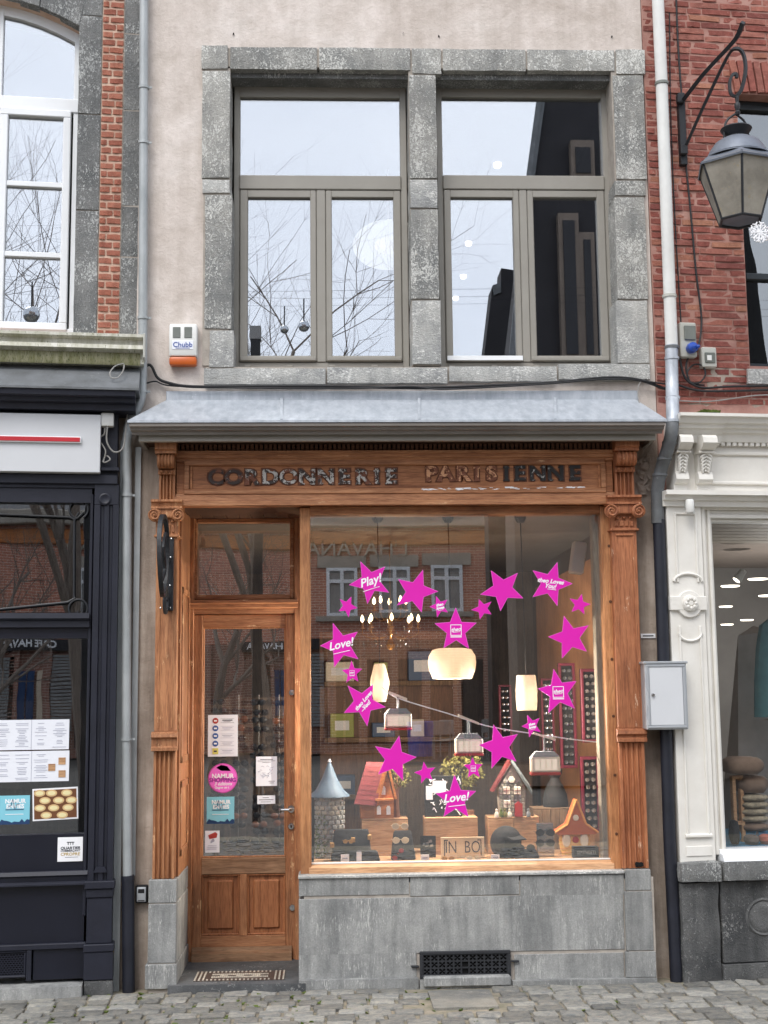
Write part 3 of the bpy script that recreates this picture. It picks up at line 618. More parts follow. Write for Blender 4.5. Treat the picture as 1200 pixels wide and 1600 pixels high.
# --- door with its overlight
dx0, dx1 = f.u(290, 1150, DV), f.u(469, 1150, DV)
def DR(x0, y0, x1, y1, v=DV): return f.rect(x0, y0, x1, y1, v)
m = MB(); a, b, c, d = DR(289, 800, 302, 1507); m.box(dx0 - .03, b, DV - .02, DV + .09, -.02, zS + .01, .005); a, b, c, d = DR(460, 800, 472, 1507); m.box(a, dx1 + .05, DV - .02, DV + .09, -.02, zS + .01, .005)
dfr = m.part('door_frame', 'oak', house)
m = MB(); e0, e1 = f.u(302, 870, DV), f.u(460, 870, DV); gz0, gz1 = f.z(380, 929, DV), f.z(380, 817, DV); g0, g1 = f.u(308, 870, DV), f.u(453, 870, DV)
m.box(e0, g0, DV - .005, DV + .05, gz0 - .03, zS, .006); m.box(g1, e1, DV - .005, DV + .05, gz0 - .03, zS, .006); m.box(g0 - .001, g1 + .001, DV - .004, DV + .05, gz1, zS, .004); m.box(g0 - .001, g1 + .001, DV - .004, DV + .05, gz0 - .03, gz0, .004)
m.part('overlight_frame', 'oak_h', dfr); MB().box(g0, g1, DV + .02, DV + .026, gz0, gz1).part('pane', 'pane_door', dfr)
m = MB(); tz0, tz1 = f.z(380, 959, DV), f.z(380, 938, DV); h = tz1 - tz0
m.prof([(DV + .05, tz1), (DV - .05, tz1), (DV - .052, tz1 - h * .22), (DV - .036, tz1 - h * .3), (DV - .034, tz1 - h * .55), (DV - .018, tz1 - h * .62), (DV - .016, tz0), (DV + .05, tz0)], e0 - .02, e1 + .02); m.part('transom', 'oak_h', dfr)
door = MB(); l0, l1 = f.u(301, 1230, DV), f.u(461, 1230, DV); lz0, lz1 = f.z(380, 1506, DV), tz0 - .004
q0, q1, qz0, qz1 = DR(316, 980, 446, 1340)
v0, v1 = DV + .004, DV + .05
door.box(l0, q0, v0, v1, lz0, lz1, .004); door.box(q1, l1, v0, v1, lz0, lz1, .004)
door = door.part('door', 'oak', house)
m = MB(); m.box(q0 - .001, q1 + .001, v0 + .002, v1, qz1, lz1, .003); m.part('rail', 'oak_h', door)
pz0, pz1_ = f.z(380, 1462, DV), f.z(380, 1366, DV)
m = MB(); m.box(q0 - .001, q1 + .001, v0 + .001, v1, pz1_, qz0, .004); m.part('rail', 'weather_board', door)
m = MB(); m.box(q0 - .001, q1 + .001, v0 + .002, v1, lz0, pz0, .003); m.part('rail', 'oak_h', door)
mu0, mu1 = f.u(374, 1415, DV), f.u(386, 1415, DV); m = MB(); m.box(mu0, mu1, v0 + .002, v1, pz0 - .001, pz1_ + .001, .003); m.part('muntin', 'oak', door)
for a, b in ((q0, mu0), (mu1, q1)):
    m = MB(); m.box(a - .002, b + .002, v0 + .022, v1 - .005, pz0 - .002, pz1_ + .002); frame_ring(m, a, b, pz0, pz1_, .012, v0 + .006, v0 + .024, .004); m.box(a + .035, b - .035, v0 + .01, v0 + .03, pz0 + .035, pz1_ - .035, .012); m.part('panel', 'oak_panel', door)
m = MB(); frame_ring(m, q0, q1, qz0, qz1, .008, v0 + .006, v0 + .03, .003); m.part('glazing_bead', 'oak', door); MB().box(q0, q1, v0 + .024, v0 + .03, qz0, qz1).part('pane', 'pane_door', door)
m = MB(); a, b, c, d = DR(300, 1479, 456, 1505); m.prof([(v0, d), (v0 - .016, d), (v0 - .02, d - .02), (v0 - .046, d - .032), (v0 - .05, c), (v0, c)], a, b); m.part('weather_bar', 'weather_board', door)
MB().box(l0 - .06, l1 + .06, DV - .035, DV + .1, .03, lz0 - .004, .004).part('door_sill', 'threshold_stone', house)
u, z = f.at(455, 1264, v0); m = MB(); m.lathe([(.0, -.012), (.021, -.011), (.023, 0)], (u, v0, z), 20, 'v'); m.tube([(u, v0 - .008, z), (u, v0 - .045, z), (u - .012, v0 - .052, z), (u - .06, v0 - .05, z)], [.008, .008, .009, .007], 10); m.part('door_handle', 'chrome', door)
for px, py in ((455, 1291), (456, 1082), (457, 1418)):
    u, z = f.at(px, py, v0); m = MB(); m.lathe([(0, -.012), (.017, -.011), (.02, 0)], (u, v0, z), 18, 'v'); o = m.part('lock', 'chrome', door)
    if py == 1291: MB().box(u - .004, u + .004, v0 - .014, v0 - .011, z - .009, z + .007, .001).part('keyhole', 'hole_black', door)
# --- shop window
SV = -.03
sw = MB(); a0, a1 = f.u(469, 1080, SV), f.u(485.5, 1080, SV); b0, b1 = f.u(946.5, 1080, SV), f.u(964, 1080, SV)
wz1, wz0 = f.z(710, 803, SV), f.z(710, 1349, SV); wzt = f.z(710, 792, SV); wzb = f.z(710, 1366, SV)
sw.box(a0, a1, SV - .01, .1, wzb - .03, wzt, .006); sw = sw.part('shop_window', 'oak_light', house)
MB().box(b0, b1 + .012, SV - .012, .1, wzb, wzt, .006).part('post', 'oak_light', sw)
m = MB(); m.box(a1 - .002, b0 + .002, SV - .004, .1, wz1, wzt + .006, .004); m.part('top_rail', 'oak_h', sw)
m = MB(); m.prof([(.1, wz0 + .004), (SV + .02, wz0 + .004), (SV - .016, wz0 - .012), (SV - .02, wzb + .006), (SV - .012, wzb), (.1, wzb)], a1 - .012, b0 + .012); m.part('bottom_rail', 'oak_light_h', sw)
m = MB(); m.box(a1, b0, -.012, .004, wz0 + .003, wz0 + .013, .003); m.part('glazing_strip', 'pipe_white', sw)
m = MB(); m.box(b0 - .034, b0 + .006, .03, .12, wz0, wz1, .004); m.part('inner_post', 'grey_board', sw)
GV = .006; SHOP_Z0, SHOP_A1, SHOP_B0 = wz0, a1, b0
MB().box(a1 - .004, b0 + .004, GV, GV + .006, wz0, wz1 + .004).part('pane', 'pane_shop', sw)
for py in (853, 940, 1030, 1119, 1211, 1303):
    u, z = f.at(949.5 + (py - 853) * .026 + 2, py, SV - .012); m = MB(); m.lathe([(.0, -.004), (.0085, -.003), (.0085, .002)], (u, SV - .012, z), 12, 'v'); m.part('wood_plug', 'dentil_wood', sw)
# --- stone plinth, stone by stone
pln = MB(); pln.box(a0 + .02, f.u(974, 1450), -.11, .25, -.03, wzb - .03); pln.box(f.u(974, 1450), f.u(1015, 1450), -.13, .25, -.03, wzb - .02); pln = pln.part('plinth', 'joint_lime', house)
def slab(x0, y0, x1, y1, v0=-.115, v1=.1, mat='plinth_stone', g=.003, parent=None, bev=.002):
    a, b, c, d = f.rect(x0, y0, x1, y1, v0); m = MB(); m.box(a + g, b - g, v0, v1, c + g, d - g, bev); return m.part('stone_slab', mat, parent or pln)
for x0, x1 in ((466, 640), (640, 812), (812, 976)): slab(x0, 1366, x1, 1400)
for x0, x1 in ((466, 976),): slab(x0, 1400, x1, 1489)
for x0, x1 in ((466, 652), (803, 976)): slab(x0, 1489, x1, 1530)
slab(977, 1358, 1018, 1392, -.135); slab(977, 1392, 1021, 1486, -.135); slab(977, 1486, 1026, 1528, -.135)
a, b, c, d = f.rect(466, 1366, 976, 1372, -.115); MB().box(a, b, -.128, .05, d - .01, d + .006, .003).part('stone_lip', 'pale_stone', pln)
for x0, x1 in ((466, 655), (655, 800), (800, 1028)):
    a, b, c, d = f.rect(x0, 1530, x1, 1544, -.15); MB().rough_box(a + .002, b - .002, -.155, .05, -.04, d, .05, .002, x0).part('base_stone', 'plinth_stone', pln)
pier = MB(); pa, pb = f.u(231, 1460, -.115), f.u(274, 1460, -.115); pier.box(pa + .006, pb - .001, -.11, DV, -.03, jz0 - .01); pier = pier.part('door_pier', 'joint_lime', house)
for y0, y1, mt in ((1374, 1412, 'plinth_stone'), (1412, 1506, 'plinth_stone'), (1506, 1546, 'plinth_stone')):
    c, d = f.z(252, y1, -.115), f.z(252, y0, -.115); off = .012 if y0 > 1500 else 0
    MB().box(pa - off, pb + .004 + off * .5, -.115 - off, DV - .02, max(c, -.03) + .002, d - .002, .004).part('stone_slab', mt, pier)
# --- threshold with mosaic
th = MB(); t0, t1 = f.u(262, 1530, -.15), a0 + .03; th.rough_box(t0, t1, -.16, DV + .1, -.05, .035, .08, .0015, 9); th = th.part('threshold', 'threshold_stone', house)
paint('mosaic_pale', (182, 175, 162), (160, 152, 140), 20, .5, .1, 80, 0, .12); paint('mosaic_dark', (74, 62, 56), (60, 50, 46), 20, .5, .1, 80, 0, .12)
mx0, my0 = ground_hit(302, 1534, .035); mx1, my1 = ground_hit(446, 1517, .035)
mos = MB(); mos.box(mx0, mx1, my0, my1, .03, .0385); mos = mos.part('mosaic', 'mosaic_dark', th)
nu, nv = 44, 7; tile = MB().box(-.5, .5, -.5, .5, -.5, .5, .06).mesh('mosaic_tile', 'mosaic_pale')
cw, ch = (mx1 - mx0) / nu, (my1 - my0) / nv
for i in range(nu):
    e_ = min(i, nu - 1 - i)
    for j in range(nv):
        if e_ < 6: lt = e_ % 2 == 0
        elif j in (0, nv - 1): lt = i % 2 == 0
        elif j in (1, nv - 2): lt = False
        else: lt = abs(((i - 6) % 8) - 3.5) + abs(j - 3) * 1.4 > 1.6 and e_ > 7
        if lt: piece('mosaic_tile', tile, mos, (mx0 + cw * (i + .5), my0 + ch * (j + .5), .039), (cw * .86, ch * .86, .004))
# --- cellar vent in the plinth
vent = MB(); a, b, c, d = f.rect(657, 1487, 797, 1527, -.13); V = -.128
vent.box(a, b, V + .012, .0, c, d); vent = vent.part('vent_grille', 'hole_black', house)
m = MB(); frame_ring(m, a - .004, b + .004, c - .004, d + .004, .018, V - .006, V + .012, .003)
nx, ny = 11, 3; iu0, iu1, iz0, iz1 = a + .014, b - .014, c + .014, d - .014; cw, ch = (iu1 - iu0) / nx, (iz1 - iz0) / ny
for i in range(nx + 1): m.box(iu0 + cw * i - .004, iu0 + cw * i + .004, V, V + .011, iz0, iz1)
for j in range(ny + 1): m.box(iu0, iu1, V + .001, V + .0105, iz0 + ch * j - .0035, iz0 + ch * j + .0035)
for i in range(nx):
    for j in range(ny):
        if (i, j) in ((5, 0), (5, 1)): continue
        x, z = iu0 + cw * (i + .5), iz0 + ch * (j + .5)
        for du, dz in ((.5, 0), (-.5, 0), (0, .5), (0, -.5)):
            m.prism([(x + du * cw + dz * cw * .42, z + dz * ch + du * ch * .42), (x + du * cw - dz * cw * .42, z + dz * ch - du * ch * .42), (x + du * cw * .22, z + dz * ch * .22)], V + .002, V + .009)
m.part('grating', 'iron_grille', vent)
m = MB(); m.box(a - .05, a - .008, V - .004, V + .014, (c + d) / 2 - .012, (c + d) / 2 - .002, .002); m.box(b + .008, b + .05, V - .004, V + .014, (c + d) / 2 + .006, (c + d) / 2 + .016, .002); m.part('hold_fast', 'iron_grille', vent)
a2, b2, c2, d2 = f.rect(662, 1527, 798, 1540, -.16); m = MB(); m.box(a2, b2, -.175, -.1, .0, .055, .008); m.part('vent_sill', 'plinth_stone', vent)
# --- rooms behind the panes
RU0, RU1, RV1, RZ = WL + .02, f.u(1021, 900), 4.6, f.z(700, 792, .1)
def room(name, parent, u0, u1, v0, v1, z0, z1, mats, back='wall'):
    r = MB(); r.box(u0 - .05, u1 + .05, v1, v1 + .05, z0 - .05, z1 + .05); r = r.part(name, mats[0], parent)
    MB().box(u0 - .05, u0, v0, v1, z0 - .05, z1 + .05).part('side_wall', mats[0], r); MB().box(u1, u1 + .05, v0, v1, z0 - .05, z1 + .05).part('side_wall', mats[0], r)
    MB().box(u0, u1, v0, v1, z0 - .05, z0).part('room_floor', mats[1], r); MB().box(u0, u1, v0, v1, z1, z1 + .05).part('room_ceiling', mats[2], r); return r
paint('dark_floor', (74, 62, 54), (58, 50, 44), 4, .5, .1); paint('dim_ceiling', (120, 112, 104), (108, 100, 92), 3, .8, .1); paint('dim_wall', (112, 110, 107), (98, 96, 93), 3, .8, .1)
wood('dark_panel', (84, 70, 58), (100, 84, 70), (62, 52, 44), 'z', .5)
shop_room = room('shop_room', house, RU0, RU1, .67, RV1, .12, RZ + .03, ['dark_panel', 'dark_floor', 'dim_ceiling'])
MB().box(SHOP_A1 - .05, RU1, .101, .669, RZ + .03, RZ + .08).part('room_ceiling', 'dim_ceiling', shop_room); MB().box(RU1, RU1 + .05, .401, .669, .07, RZ + .03).part('side_wall', 'dark_panel', shop_room); MB().box(SHOP_A1 - .06, SHOP_A1 - .01, .101, .6, .07, RZ + .02).part('side_wall', 'oak', shop_room) if False else None
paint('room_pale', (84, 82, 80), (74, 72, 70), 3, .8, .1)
up_room = room('upper_room', house, WL + .05, WR - .02, .33, 5.6, zc + .15, f.z(660, 100, .2) + .12, ['room_pale', 'dark_floor', 'room_pale'])
# ================================================================== the building at the left edge
f = FL
lh = thing('stone_house', 'grey stone house with white arched window above a dark navy shopfront', 'house', FL, (f.u(60, 1500), 0, 0))
LU0 = -3.4; LE = f.u(217, 300)
# wall core with an opening for the arched window
wx1 = f.u(119, 300); wz0, wzs, wzt = f.z(60, 520), f.z(118, 42), f.z(0, 8) + .06; wx0 = wx1 - 1.18; wc = (wx0 + wx1) / 2
shz = f.z(60, 560)
m = MB(); m.box(wx1 + .02, LE, .03, .35, shz - .3, 8.4); m.box(LU0, wx0 - .02, .0, .35, shz - .3, 8.4); m.box(wx0 - .02, wx1 + .02, .03, .35, shz - .3, wz0)
n = 10; rise = wzt - wzs
arcp = [(wx0 + (wx1 - wx0) * k / n, wzs + rise * (1 - ((k / n - .5) * 2) ** 2)) for k in range(n + 1)]
for (a, b) in zip(arcp, arcp[1:]): m.prism([a, b, (b[0], 8.4), (a[0], 8.4)], .03, .35)
m.part('wall', 'mortar_pale', lh)
# stones of the window jamb and the corner strip
sur = MB(); sur.box(wx1 + .004, LE - .003, -.002, .2, wz0, 7.2); sur = sur.part('stonework', 'joint_lime', lh)
bx0, bx1 = f.u(157, 260), f.u(190, 260)
def lstones(u0, u1, cuts, v0, mat):
    for k, (z0, z1) in enumerate(zip(cuts, cuts[1:])): MB().rough_box(u0, u1, v0, .2, z0 + .002, z1 - .002, .045, .003, k + u0 * 9).part('stone_block', mat, sur)
zz = lambda py: f.z(150, py)
lstones(wx1 - .002, bx0 - .004, [zz(530), zz(330), zz(180), zz(26)], -.012, 'chiselled_dark'); lstones(wx1 - .03, bx0 - .004, [zz(26), zz(-170), zz(-330)], -.012, 'chiselled_dark')
lstones(bx1 + .004, LE, [zz(530), zz(400), zz(320), zz(170), zz(50), zz(-90), zz(-220)], -.006, 'chiselled_dark')
for k, (a, b) in enumerate(zip(arcp, arcp[1:])):
    if k % 2: continue
    b = arcp[min(k + 2, n)]; mid = arcp[k + 1]; t_ = .3
    MB().prism([(a[0] + .002, a[1]), mid, (b[0] - .002, b[1]), (b[0] - .002 + (b[0] - wc) * .1, b[1] + t_), (a[0] + .002 + (a[0] - wc) * .1, a[1] + t_)], -.014, .06, .004).part('stone_block', 'chiselled_dark', sur)
# brick strip, brick by brick
strip = MB(); strip.box(bx0, bx1, -.007, .2, zz(530), 6.6); strip = strip.part('brick_strip', 'mortar_pale', lh)
bricks = unit_blocks('brick', 'brick_strip', 8, .04, .04)
z = zz(527); k = 0; bw = bx1 - bx0; ch = .0485
while z < 6.5:
    pat = ((.0, .62), (.66, 1.0)) if k % 2 else ((0, .3), (.34, 1.0))
    if k % 5 == 3: pat = ((0, .48), (.53, 1.0))
    for a, b in pat: piece('brick', bricks[rnd.randrange(8)], strip, (bx0 + bw * (a + b) / 2 + rnd.uniform(-.002, .002), .03 - rnd.uniform(.0, .005), z + ch / 2), (bw * (b - a) - .004, .085, ch - .0165), (0, rnd.uniform(-.02, .02), 0))
    z += ch; k += 1
# white window
V = .1
win = MB(); fr_w = f.u(119, 300, V) - f.u(110, 300, V)
win.box(wx1 - fr_w, wx1 + .03, V, V + .07, wz0, wzs + .06, .004); win.box(wx0 - .03, wx0 + fr_w, V, V + .07, wz0, wzs + .06, .004)
inn = [(wx0 + .01 + (wx1 - wx0 - .02) * k / n, wzs - .06 + rise * (1 - ((k / n - .5) * 2) ** 2)) for k in range(n + 1)]
for (a, b), (c, d) in zip(zip(arcp, arcp[1:]), zip(inn, inn[1:])): win.prism([c, d, (b[0], b[1] + .05), (a[0], a[1] + .05)], V + .001, V + .07)
tz0, tz1 = f.z(50, 173, V), f.z(50, 152, V); win.box(wx0, wx1, V - .008, V + .07, tz0, tz1, .004); gq = f.u(9, 340, V) - .043; win.box(min(gq, 2 * wc - gq), max(gq, 2 * wc - gq), V - .004, V + .07, wz0, wzt - .03, .004)
win.box(wx0, wx1, V - .004, V + .07, wz0, f.z(50, 512, V), .004); win = win.part('window', 'white_frame', lh)
g0, g1 = f.u(9, 340, V), f.u(96, 340, V); zb, zt2 = f.z(50, 503, V), f.z(50, 181, V)
for c_ in (0, 1):
    if c_: g0, g1 = 2 * wc - g1, 2 * wc - g0
    s_ = MB(); frame_ring(s_, g0 - .045, g1 + .045, zb - .05, zt2 + .04, .045, V - .016, V + .05, .005)
    for y0, y1 in ((284, 292), (394, 402)): s_.box(g0 - .002, g1 + .002, V - .008, V + .04, f.z(50, y1, V), f.z(50, y0, V), .003)
    s_.part('sash', 'white_frame', win); MB().box(g0, g1, V + .02, V + .026, zb, zt2).part('pane', 'pane_white', win)
MB().box(wx0 + .02, wx1 - fr_w, V + .03, V + .036, tz1 - .01, wzt - .03).part('pane', 'pane_white', win)
room('front_room', lh, LU0 + .1, LE - .02, .4, 3.5, shz + .1, 7.6, ['dim_wall', 'dark_floor', 'dim_wall'])
# --- zinc roof over the shopfront and black cornice under it
sV = -.30
z0, z1 = f.z(100, 607, sV), f.z(100, 572, -.02); e1 = f.u(217, 600, sV)
m = MB(); m.prof([(.02, z1 + .04), (-.03, z1 + .04), (-.05, z1), (sV, z0 + .012), (sV, z0), (.02, z0)], LU0, e1); roof = m.part('shop_roof', 'zinc_old', lh)
zc0, zc1 = f.z(100, 640, -.2), z0 - .002; h = zc1 - zc0
m = MB(); m.prof([(.02, zc1), (sV + .01, zc1), (sV + .014, zc1 - h * .3), (sV + .05, zc1 - h * .38), (sV + .054, zc1 - h * .6), (sV + .09, zc1 - h * .66), (sV + .094, zc0), (.02, zc0)], LU0, e1 - .02); m.part('cornice', 'navy', lh)
# --- navy shop front
NV = -.12
zS0 = f.z(100, 776, NV)
m = MB(); m.box(LU0, f.u(184, 700, NV), NV + .01, .0, f.z(100, 762, NV), zc0 + .01, .003); m.box(LU0, f.u(184, 750, NV), NV - .012, NV + .02, f.z(100, 756, NV), f.z(100, 741, NV), .004); fas = m.part('fascia', 'navy', lh)
m = MB(); m.box(f.u(157, 735, NV), f.u(187, 735, NV), NV - .03, NV + .02, f.z(170, 737, NV), f.z(170, 731, NV), .004); m.part('ledge', 'navy', fas)
for px in (66, 165):
    u, z = f.at(px, 632, NV + .02); MB().box(u - .03, u + .03, NV - .01, NV + .02, z - .012, z + .012, .003).part('corbel', 'navy', fas)
p0, p1 = f.u(142, 1080, NV), f.u(181, 1080, NV); zP0, zP1 = f.z(162, 1382, NV), f.z(162, 756, NV)
m = MB(); w = p1 - p0; m.profz([(p0, .02), (p0, NV), (p0 + w * .24, NV), (p0 + w * .27, NV + .014), (p0 + w * .38, NV + .014), (p0 + w * .41, NV + .003), (p0 + w * .6, NV + .003), (p0 + w * .63, NV + .014), (p0 + w * .74, NV + .014), (p0 + w * .77, NV), (p1, NV), (p1, .02)], zP0, zP1 - .12); m.box(p0, p1, NV, .02, zP1 - .12, zP1, .003)
nav = m.part('pilaster', 'navy', lh)
m = MB(); u, z = f.at(164, 780, NV); m.lathe([(.018, -.006), (.026, -.01), (.034, -.006), (.036, .002)], (u, NV, z), 20, 'v'); m.part('roundel', 'navy', nav)
m = MB(); z = f.z(158, 1363, NV); m.prism([(p0 + .03, z), (p1 - .03, z), (p1 - .045, z + .03), (p0 + .045, z + .03)], NV - .008, NV + .02); m.part('moulding', 'navy', nav)
for y0, y1, d_ in ((1376, 1388, .02), (1388, 1402, .008), (1402, 1474, .0), (1474, 1486, .022), (1486, 1530, .016)):
    c, d = f.z(158, y1, NV), f.z(158, y0, NV); MB().box(p0 - d_ * .6, p1 + d_ * .6, NV - .01 - d_, .02, c, d, .004).part('pedestal_block', 'navy', nav)
c, d = f.z(158, 1551, NV), f.z(158, 1530, NV); MB().rough_box(p0 - .01, p1 + .012, NV - .03, .02, -.04, d - .002, .05, .004, 4).part('base_stone', 'old_stone', nav)
# window: overlight, bar, main pane, panels below
gx1 = f.u(141, 900, NV)
m = MB(); z0, z1 = f.z(70, 980, NV), f.z(70, 958, NV); m.prof([(.0, z1), (NV - .02, z1), (NV - .024, z1 - .03), (NV, z1 - .045), (NV, z0), (.0, z0)], LU0, gx1); m.box(LU0, gx1, NV + .02, 0, f.z(70, 784, NV), f.z(70, 756, NV)); m.part('crossbar', 'navy', lh)
m = MB(); m.box(LU0, gx1, NV + .03, .0, f.z(70, 997, NV), f.z(70, 980, NV) + .002); m.part('crossbar', 'navy_smooth', lh)
sw_ = MB(); V = NV + .07; sw_.box(f.u(137, 1050, V), gx1 + .01, NV + .02, V + .04, .4, f.z(70, 770, NV), .004); sw_ = sw_.part('shop_window', 'navy', lh)
MB().box(LU0, gx1, V, V + .006, f.z(70, 957, V), f.z(70, 783, V)).part('pane', 'pane_navy', sw_)
MB().box(LU0, gx1, V + .004, V + .01, f.z(70, 1306, V), f.z(70, 990, V)).part('pane', 'pane_navy', sw_)
# decorative iron tracery on the overlight
iv = NV + .035
def ptl(px, py, v=iv):
    u, z = f.at(px, py, v); return (u, v, z)
m = MB(); m.tube([ptl(-60, 801), ptl(108, 808), ptl(118, 812)], .006, 8); m.tube([ptl(116, 812), ptl(115.5, 936)], .006, 8); m.tube([ptl(-60, 958), ptl(0, 952), ptl(106, 941), ptl(118, 934)], .007, 8); m.part('tracery_bar', 'iron_black', sw_)
for cx, cy in ((123, 796), (122, 951)):
    m = MB(); u, _, z = ptl(cx, cy); r = .052; m.tube([(u + r * math.cos(R(a)), iv, z + r * math.sin(R(a))) for a in range(-60, 280, 20)] + [(u + r * .5, iv, z - r * .3)], .0055, 8)
    m.tube([(u + r * math.cos(R(250)), iv, z + r * math.sin(R(250))), (u - r * .1, iv, z - r * .55), (u + r * .02, iv, z - r * .3)], .005, 6); m.part('tracery_scroll', 'iron_black', sw_)
m = MB()
for k, (x0, y0, x1, y1) in enumerate(((3, 780, 108, 785), (12, 786, 106, 793), (20, 788, 80, 791))):
    a, b, c, d = f.rect(x0, y0, x1, y1, V + .03); m.box(a, b, V + .03 + k * .012, V + .036 + k * .012, c, d)
m.part('rolled_blind', 'plank_wood', sw_, 'pale rolled blind behind the top pane')
# panels under the glass
m = MB(); a = gx1; m.box(LU0, a, NV + .035, 0, f.z(70, 1366, NV), f.z(70, 1305, NV)); pan = m.part('panel_board', 'navy_smooth', lh)
m = MB(); z1, z0 = f.z(70, 1362, NV), f.z(70, 1384, NV); m.prof([(0, z1), (NV, z1), (NV - .012, z1 - .02), (NV, z1 - .03), (NV + .006, z0 + .02), (NV - .01, z0 + .008), (NV - .01, z0), (0, z0)], LU0, p0); m.part('moulding', 'navy', pan)
m = MB(); m.box(LU0, a, NV + .03, 0, f.z(70, 1478, NV), f.z(70, 1382, NV)); m.part('stall_panel', 'navy_smooth', lh)
m = MB(); m.box(LU0, p0, NV - .004, .0, f.z(70, 1484, NV), f.z(70, 1475, NV), .004); m.part('stall_rail', 'navy', lh)
m = MB(); m.box(f.u(51, 1505, NV), p0, NV + .012, 0, f.z(70, 1532, NV), f.z(70, 1484, NV), .003); m.part('stall_panel', 'navy_smooth', lh)
m = MB(); m.box(f.u(41, 1505, NV), f.u(49, 1505, NV), NV - .002, 0, f.z(70, 1532, NV), f.z(70, 1484, NV), .003); m.part('stall_post', 'navy', lh)
vg = MB(); a, b, c, d = f.rect(-60, 1487, 40, 1530, NV); vg.box(a, b, NV + .03, 0, c, d); vg = vg.part('vent_grille', 'hole_black', lh)
m = MB()
k = 0; z = c
while z < d:
    m.box(a, b, NV + .016, NV + .022, z, z + .004)
    u = a + (.008 if k % 2 else 0)
    while u < b: m.box(u, u + .005, NV + .0165, NV + .0215, z + .003, z + .0115); u += .016
    z += .011; k += 1
frame_ring(m, a, b + .002, c, d, .012, NV + .004, NV + .02); m.part('mesh', 'navy', vg, kind='stuff')
MB().rough_box(LU0, p0 - .012, NV - .09, .0, -.06, f.z(70, 1540, NV - .05), .07, .004, 8).part('base_stone', 'plinth_stone', lh)
room('cafe_room', lh, LU0 + .1, f.u(183, 1000), .05, 2.6, .3, f.z(70, 760, 0), ['dark_panel', 'dark_floor', 'dark_panel'])
m = MB(); a, b, c, d = f.rect(-80, 1095, 137, 1300, .06); m.box(a, b, .055, .075, c, d); m.part('back_board', 'dark_panel', lh)
# zinc strips sealing the joint beside the downpipe
m = MB(); a, b = F0.u(186, 1100, -.05), F0.u(193, 1100, -.05)
m.box(f.u(182, 1100, -.03), f.u(193, 1100, -.03), -.04, .03, -.03, f.z(190, 690, 0)); m.part('joint_strip', 'zinc_pipe', lh)
m = MB(); m.box(f.u(206, 1100, -.02), f.u(215, 1100, -.02), -.03, .03, f.z(200, 1368, 0), f.z(200, 700, 0)); m.part('joint_strip', 'zinc_pipe', lh)
MB().box(p1 - .03, f.u(215, 1000), .0, .3, -.03, shz).part('party_wall', 'render_low', lh)
# --- things on and beside the left building
aw = MB(); AV = -.13; z0, z1 = f.z(100, 569, AV), f.z(100, 523, AV); h = z1 - z0; e = f.u(225, 545, AV)
aw.prof([(-.01, z1), (AV - .06, z1), (AV - .06, z1 - h * .1), (AV - .02, z1 - h * .16), (AV - .02, z1 - h * .34), (AV - .05, z1 - h * .36), (AV - .055, z1 - h * .5), (AV - .01, z1 - h * .56), (AV - .01, z0 + h * .06), (-.03, z0 + h * .04), (-.01, z0 + h * .2)], LU0, e)
aw = aw.single('awning_case', 'moss_metal', 'long weathered white awning case streaked with moss under the arched window', 'awning', f)
MB().box(e - .004, e + .008, AV - .064, -.01, z0 + h * .2, z1 + .006, .004).part('end_cap', 'plastic_grey', aw)
m = MB(); m.prof([(AV - .012, z0 + h * .42), (AV - .016, z0 + h * .36), (AV - .016, z0 + h * .04), (AV - .012, z0)], LU0, e - .02); m.part('valance', 'moss_dark', aw, 'mossy valance')
sg = MB(); GVv = NV - .06; a, b, c, d = f.rect(-200, 640, 157, 738, GVv); c, d = f.z(157, 738.5, GVv), f.z(157, 648, GVv); sg.box(LU0 + .05, b, GVv, NV - .0, c, d, .003)
sg = sg.single('sign_panel', 'sign_grey', 'blank pale grey shop sign with one thin red bar on the navy front', 'sign', f)
a, b = f.u(127, 688, GVv), f.z(127, 688, GVv); MB().box(LU0 + .05, a, GVv - .016, GVv - .004, b - .018, b + .018, .002).part('bar_edge', 'white_print', sg); MB().box(LU0 + .05, a - .006, GVv - .02, GVv - .012, b - .012, b + .012, .001).part('bar', 'red_bar', sg)
jb = MB(); a, b, c, d = f.rect(157.5, 645, 178, 666, NV - .04); jb.box(a, b, NV - .05, NV + .01, c, d, .008, 2)
jb = jb.single('junction_box', 'plastic_white', 'small square white junction box at the corner of the grey sign', 'junction box', f)
def pt(fr, px, py, v):
    u, z = fr.at(px, py, v); return (u, v, z)
def bez(p, n=8):
    """smooth curve through points (Catmull-Rom)"""
    P_ = [Vector(q) for q in p]; out = []
    for i in range(len(P_) - 1):
        a, b, c, d = P_[max(i - 1, 0)], P_[i], P_[i + 1], P_[min(i + 2, len(P_) - 1)]
        for k in range(n):
            t = k / n; out.append(.5 * ((2 * b) + (c - a) * t + (2 * a - 5 * b + 4 * c - d) * t * t + (3 * b - a - 3 * c + d) * t ** 3))
    return out + [P_[-1]]
def cable(fr, pts, r, mat, label, group=None):
    return MB().tube(bez([pt(fr, *p) for p in pts]), r, 6).single('cable', mat, label, 'cable', fr, group)
cable(f, [(168, 666, NV - .04), (167, 690, NV - .05), (178, 706, NV - .05), (192, 700, NV - .05), (197, 670, NV - .03), (200, 645, -.1), (214, 625, -.06)], .005, 'cable_grey', 'pale grey cable looping from the white junction box towards the downpipe')
cable(f, [(164, 666, NV - .03), (163, 678, NV - .03), (157, 682, NV - .03)], .005, 'cable_grey', 'short grey cable curling from the junction box behind the sign')
cable(f, [(158, 692, NV - .03), (165, 705, NV - .04), (162, 722, NV - .04), (172, 718, NV - .05), (166, 712, NV - .03), (160, 722, NV - .03)], .004, 'cable_grey', 'knotted grey cable hanging beside the lower sign edge')
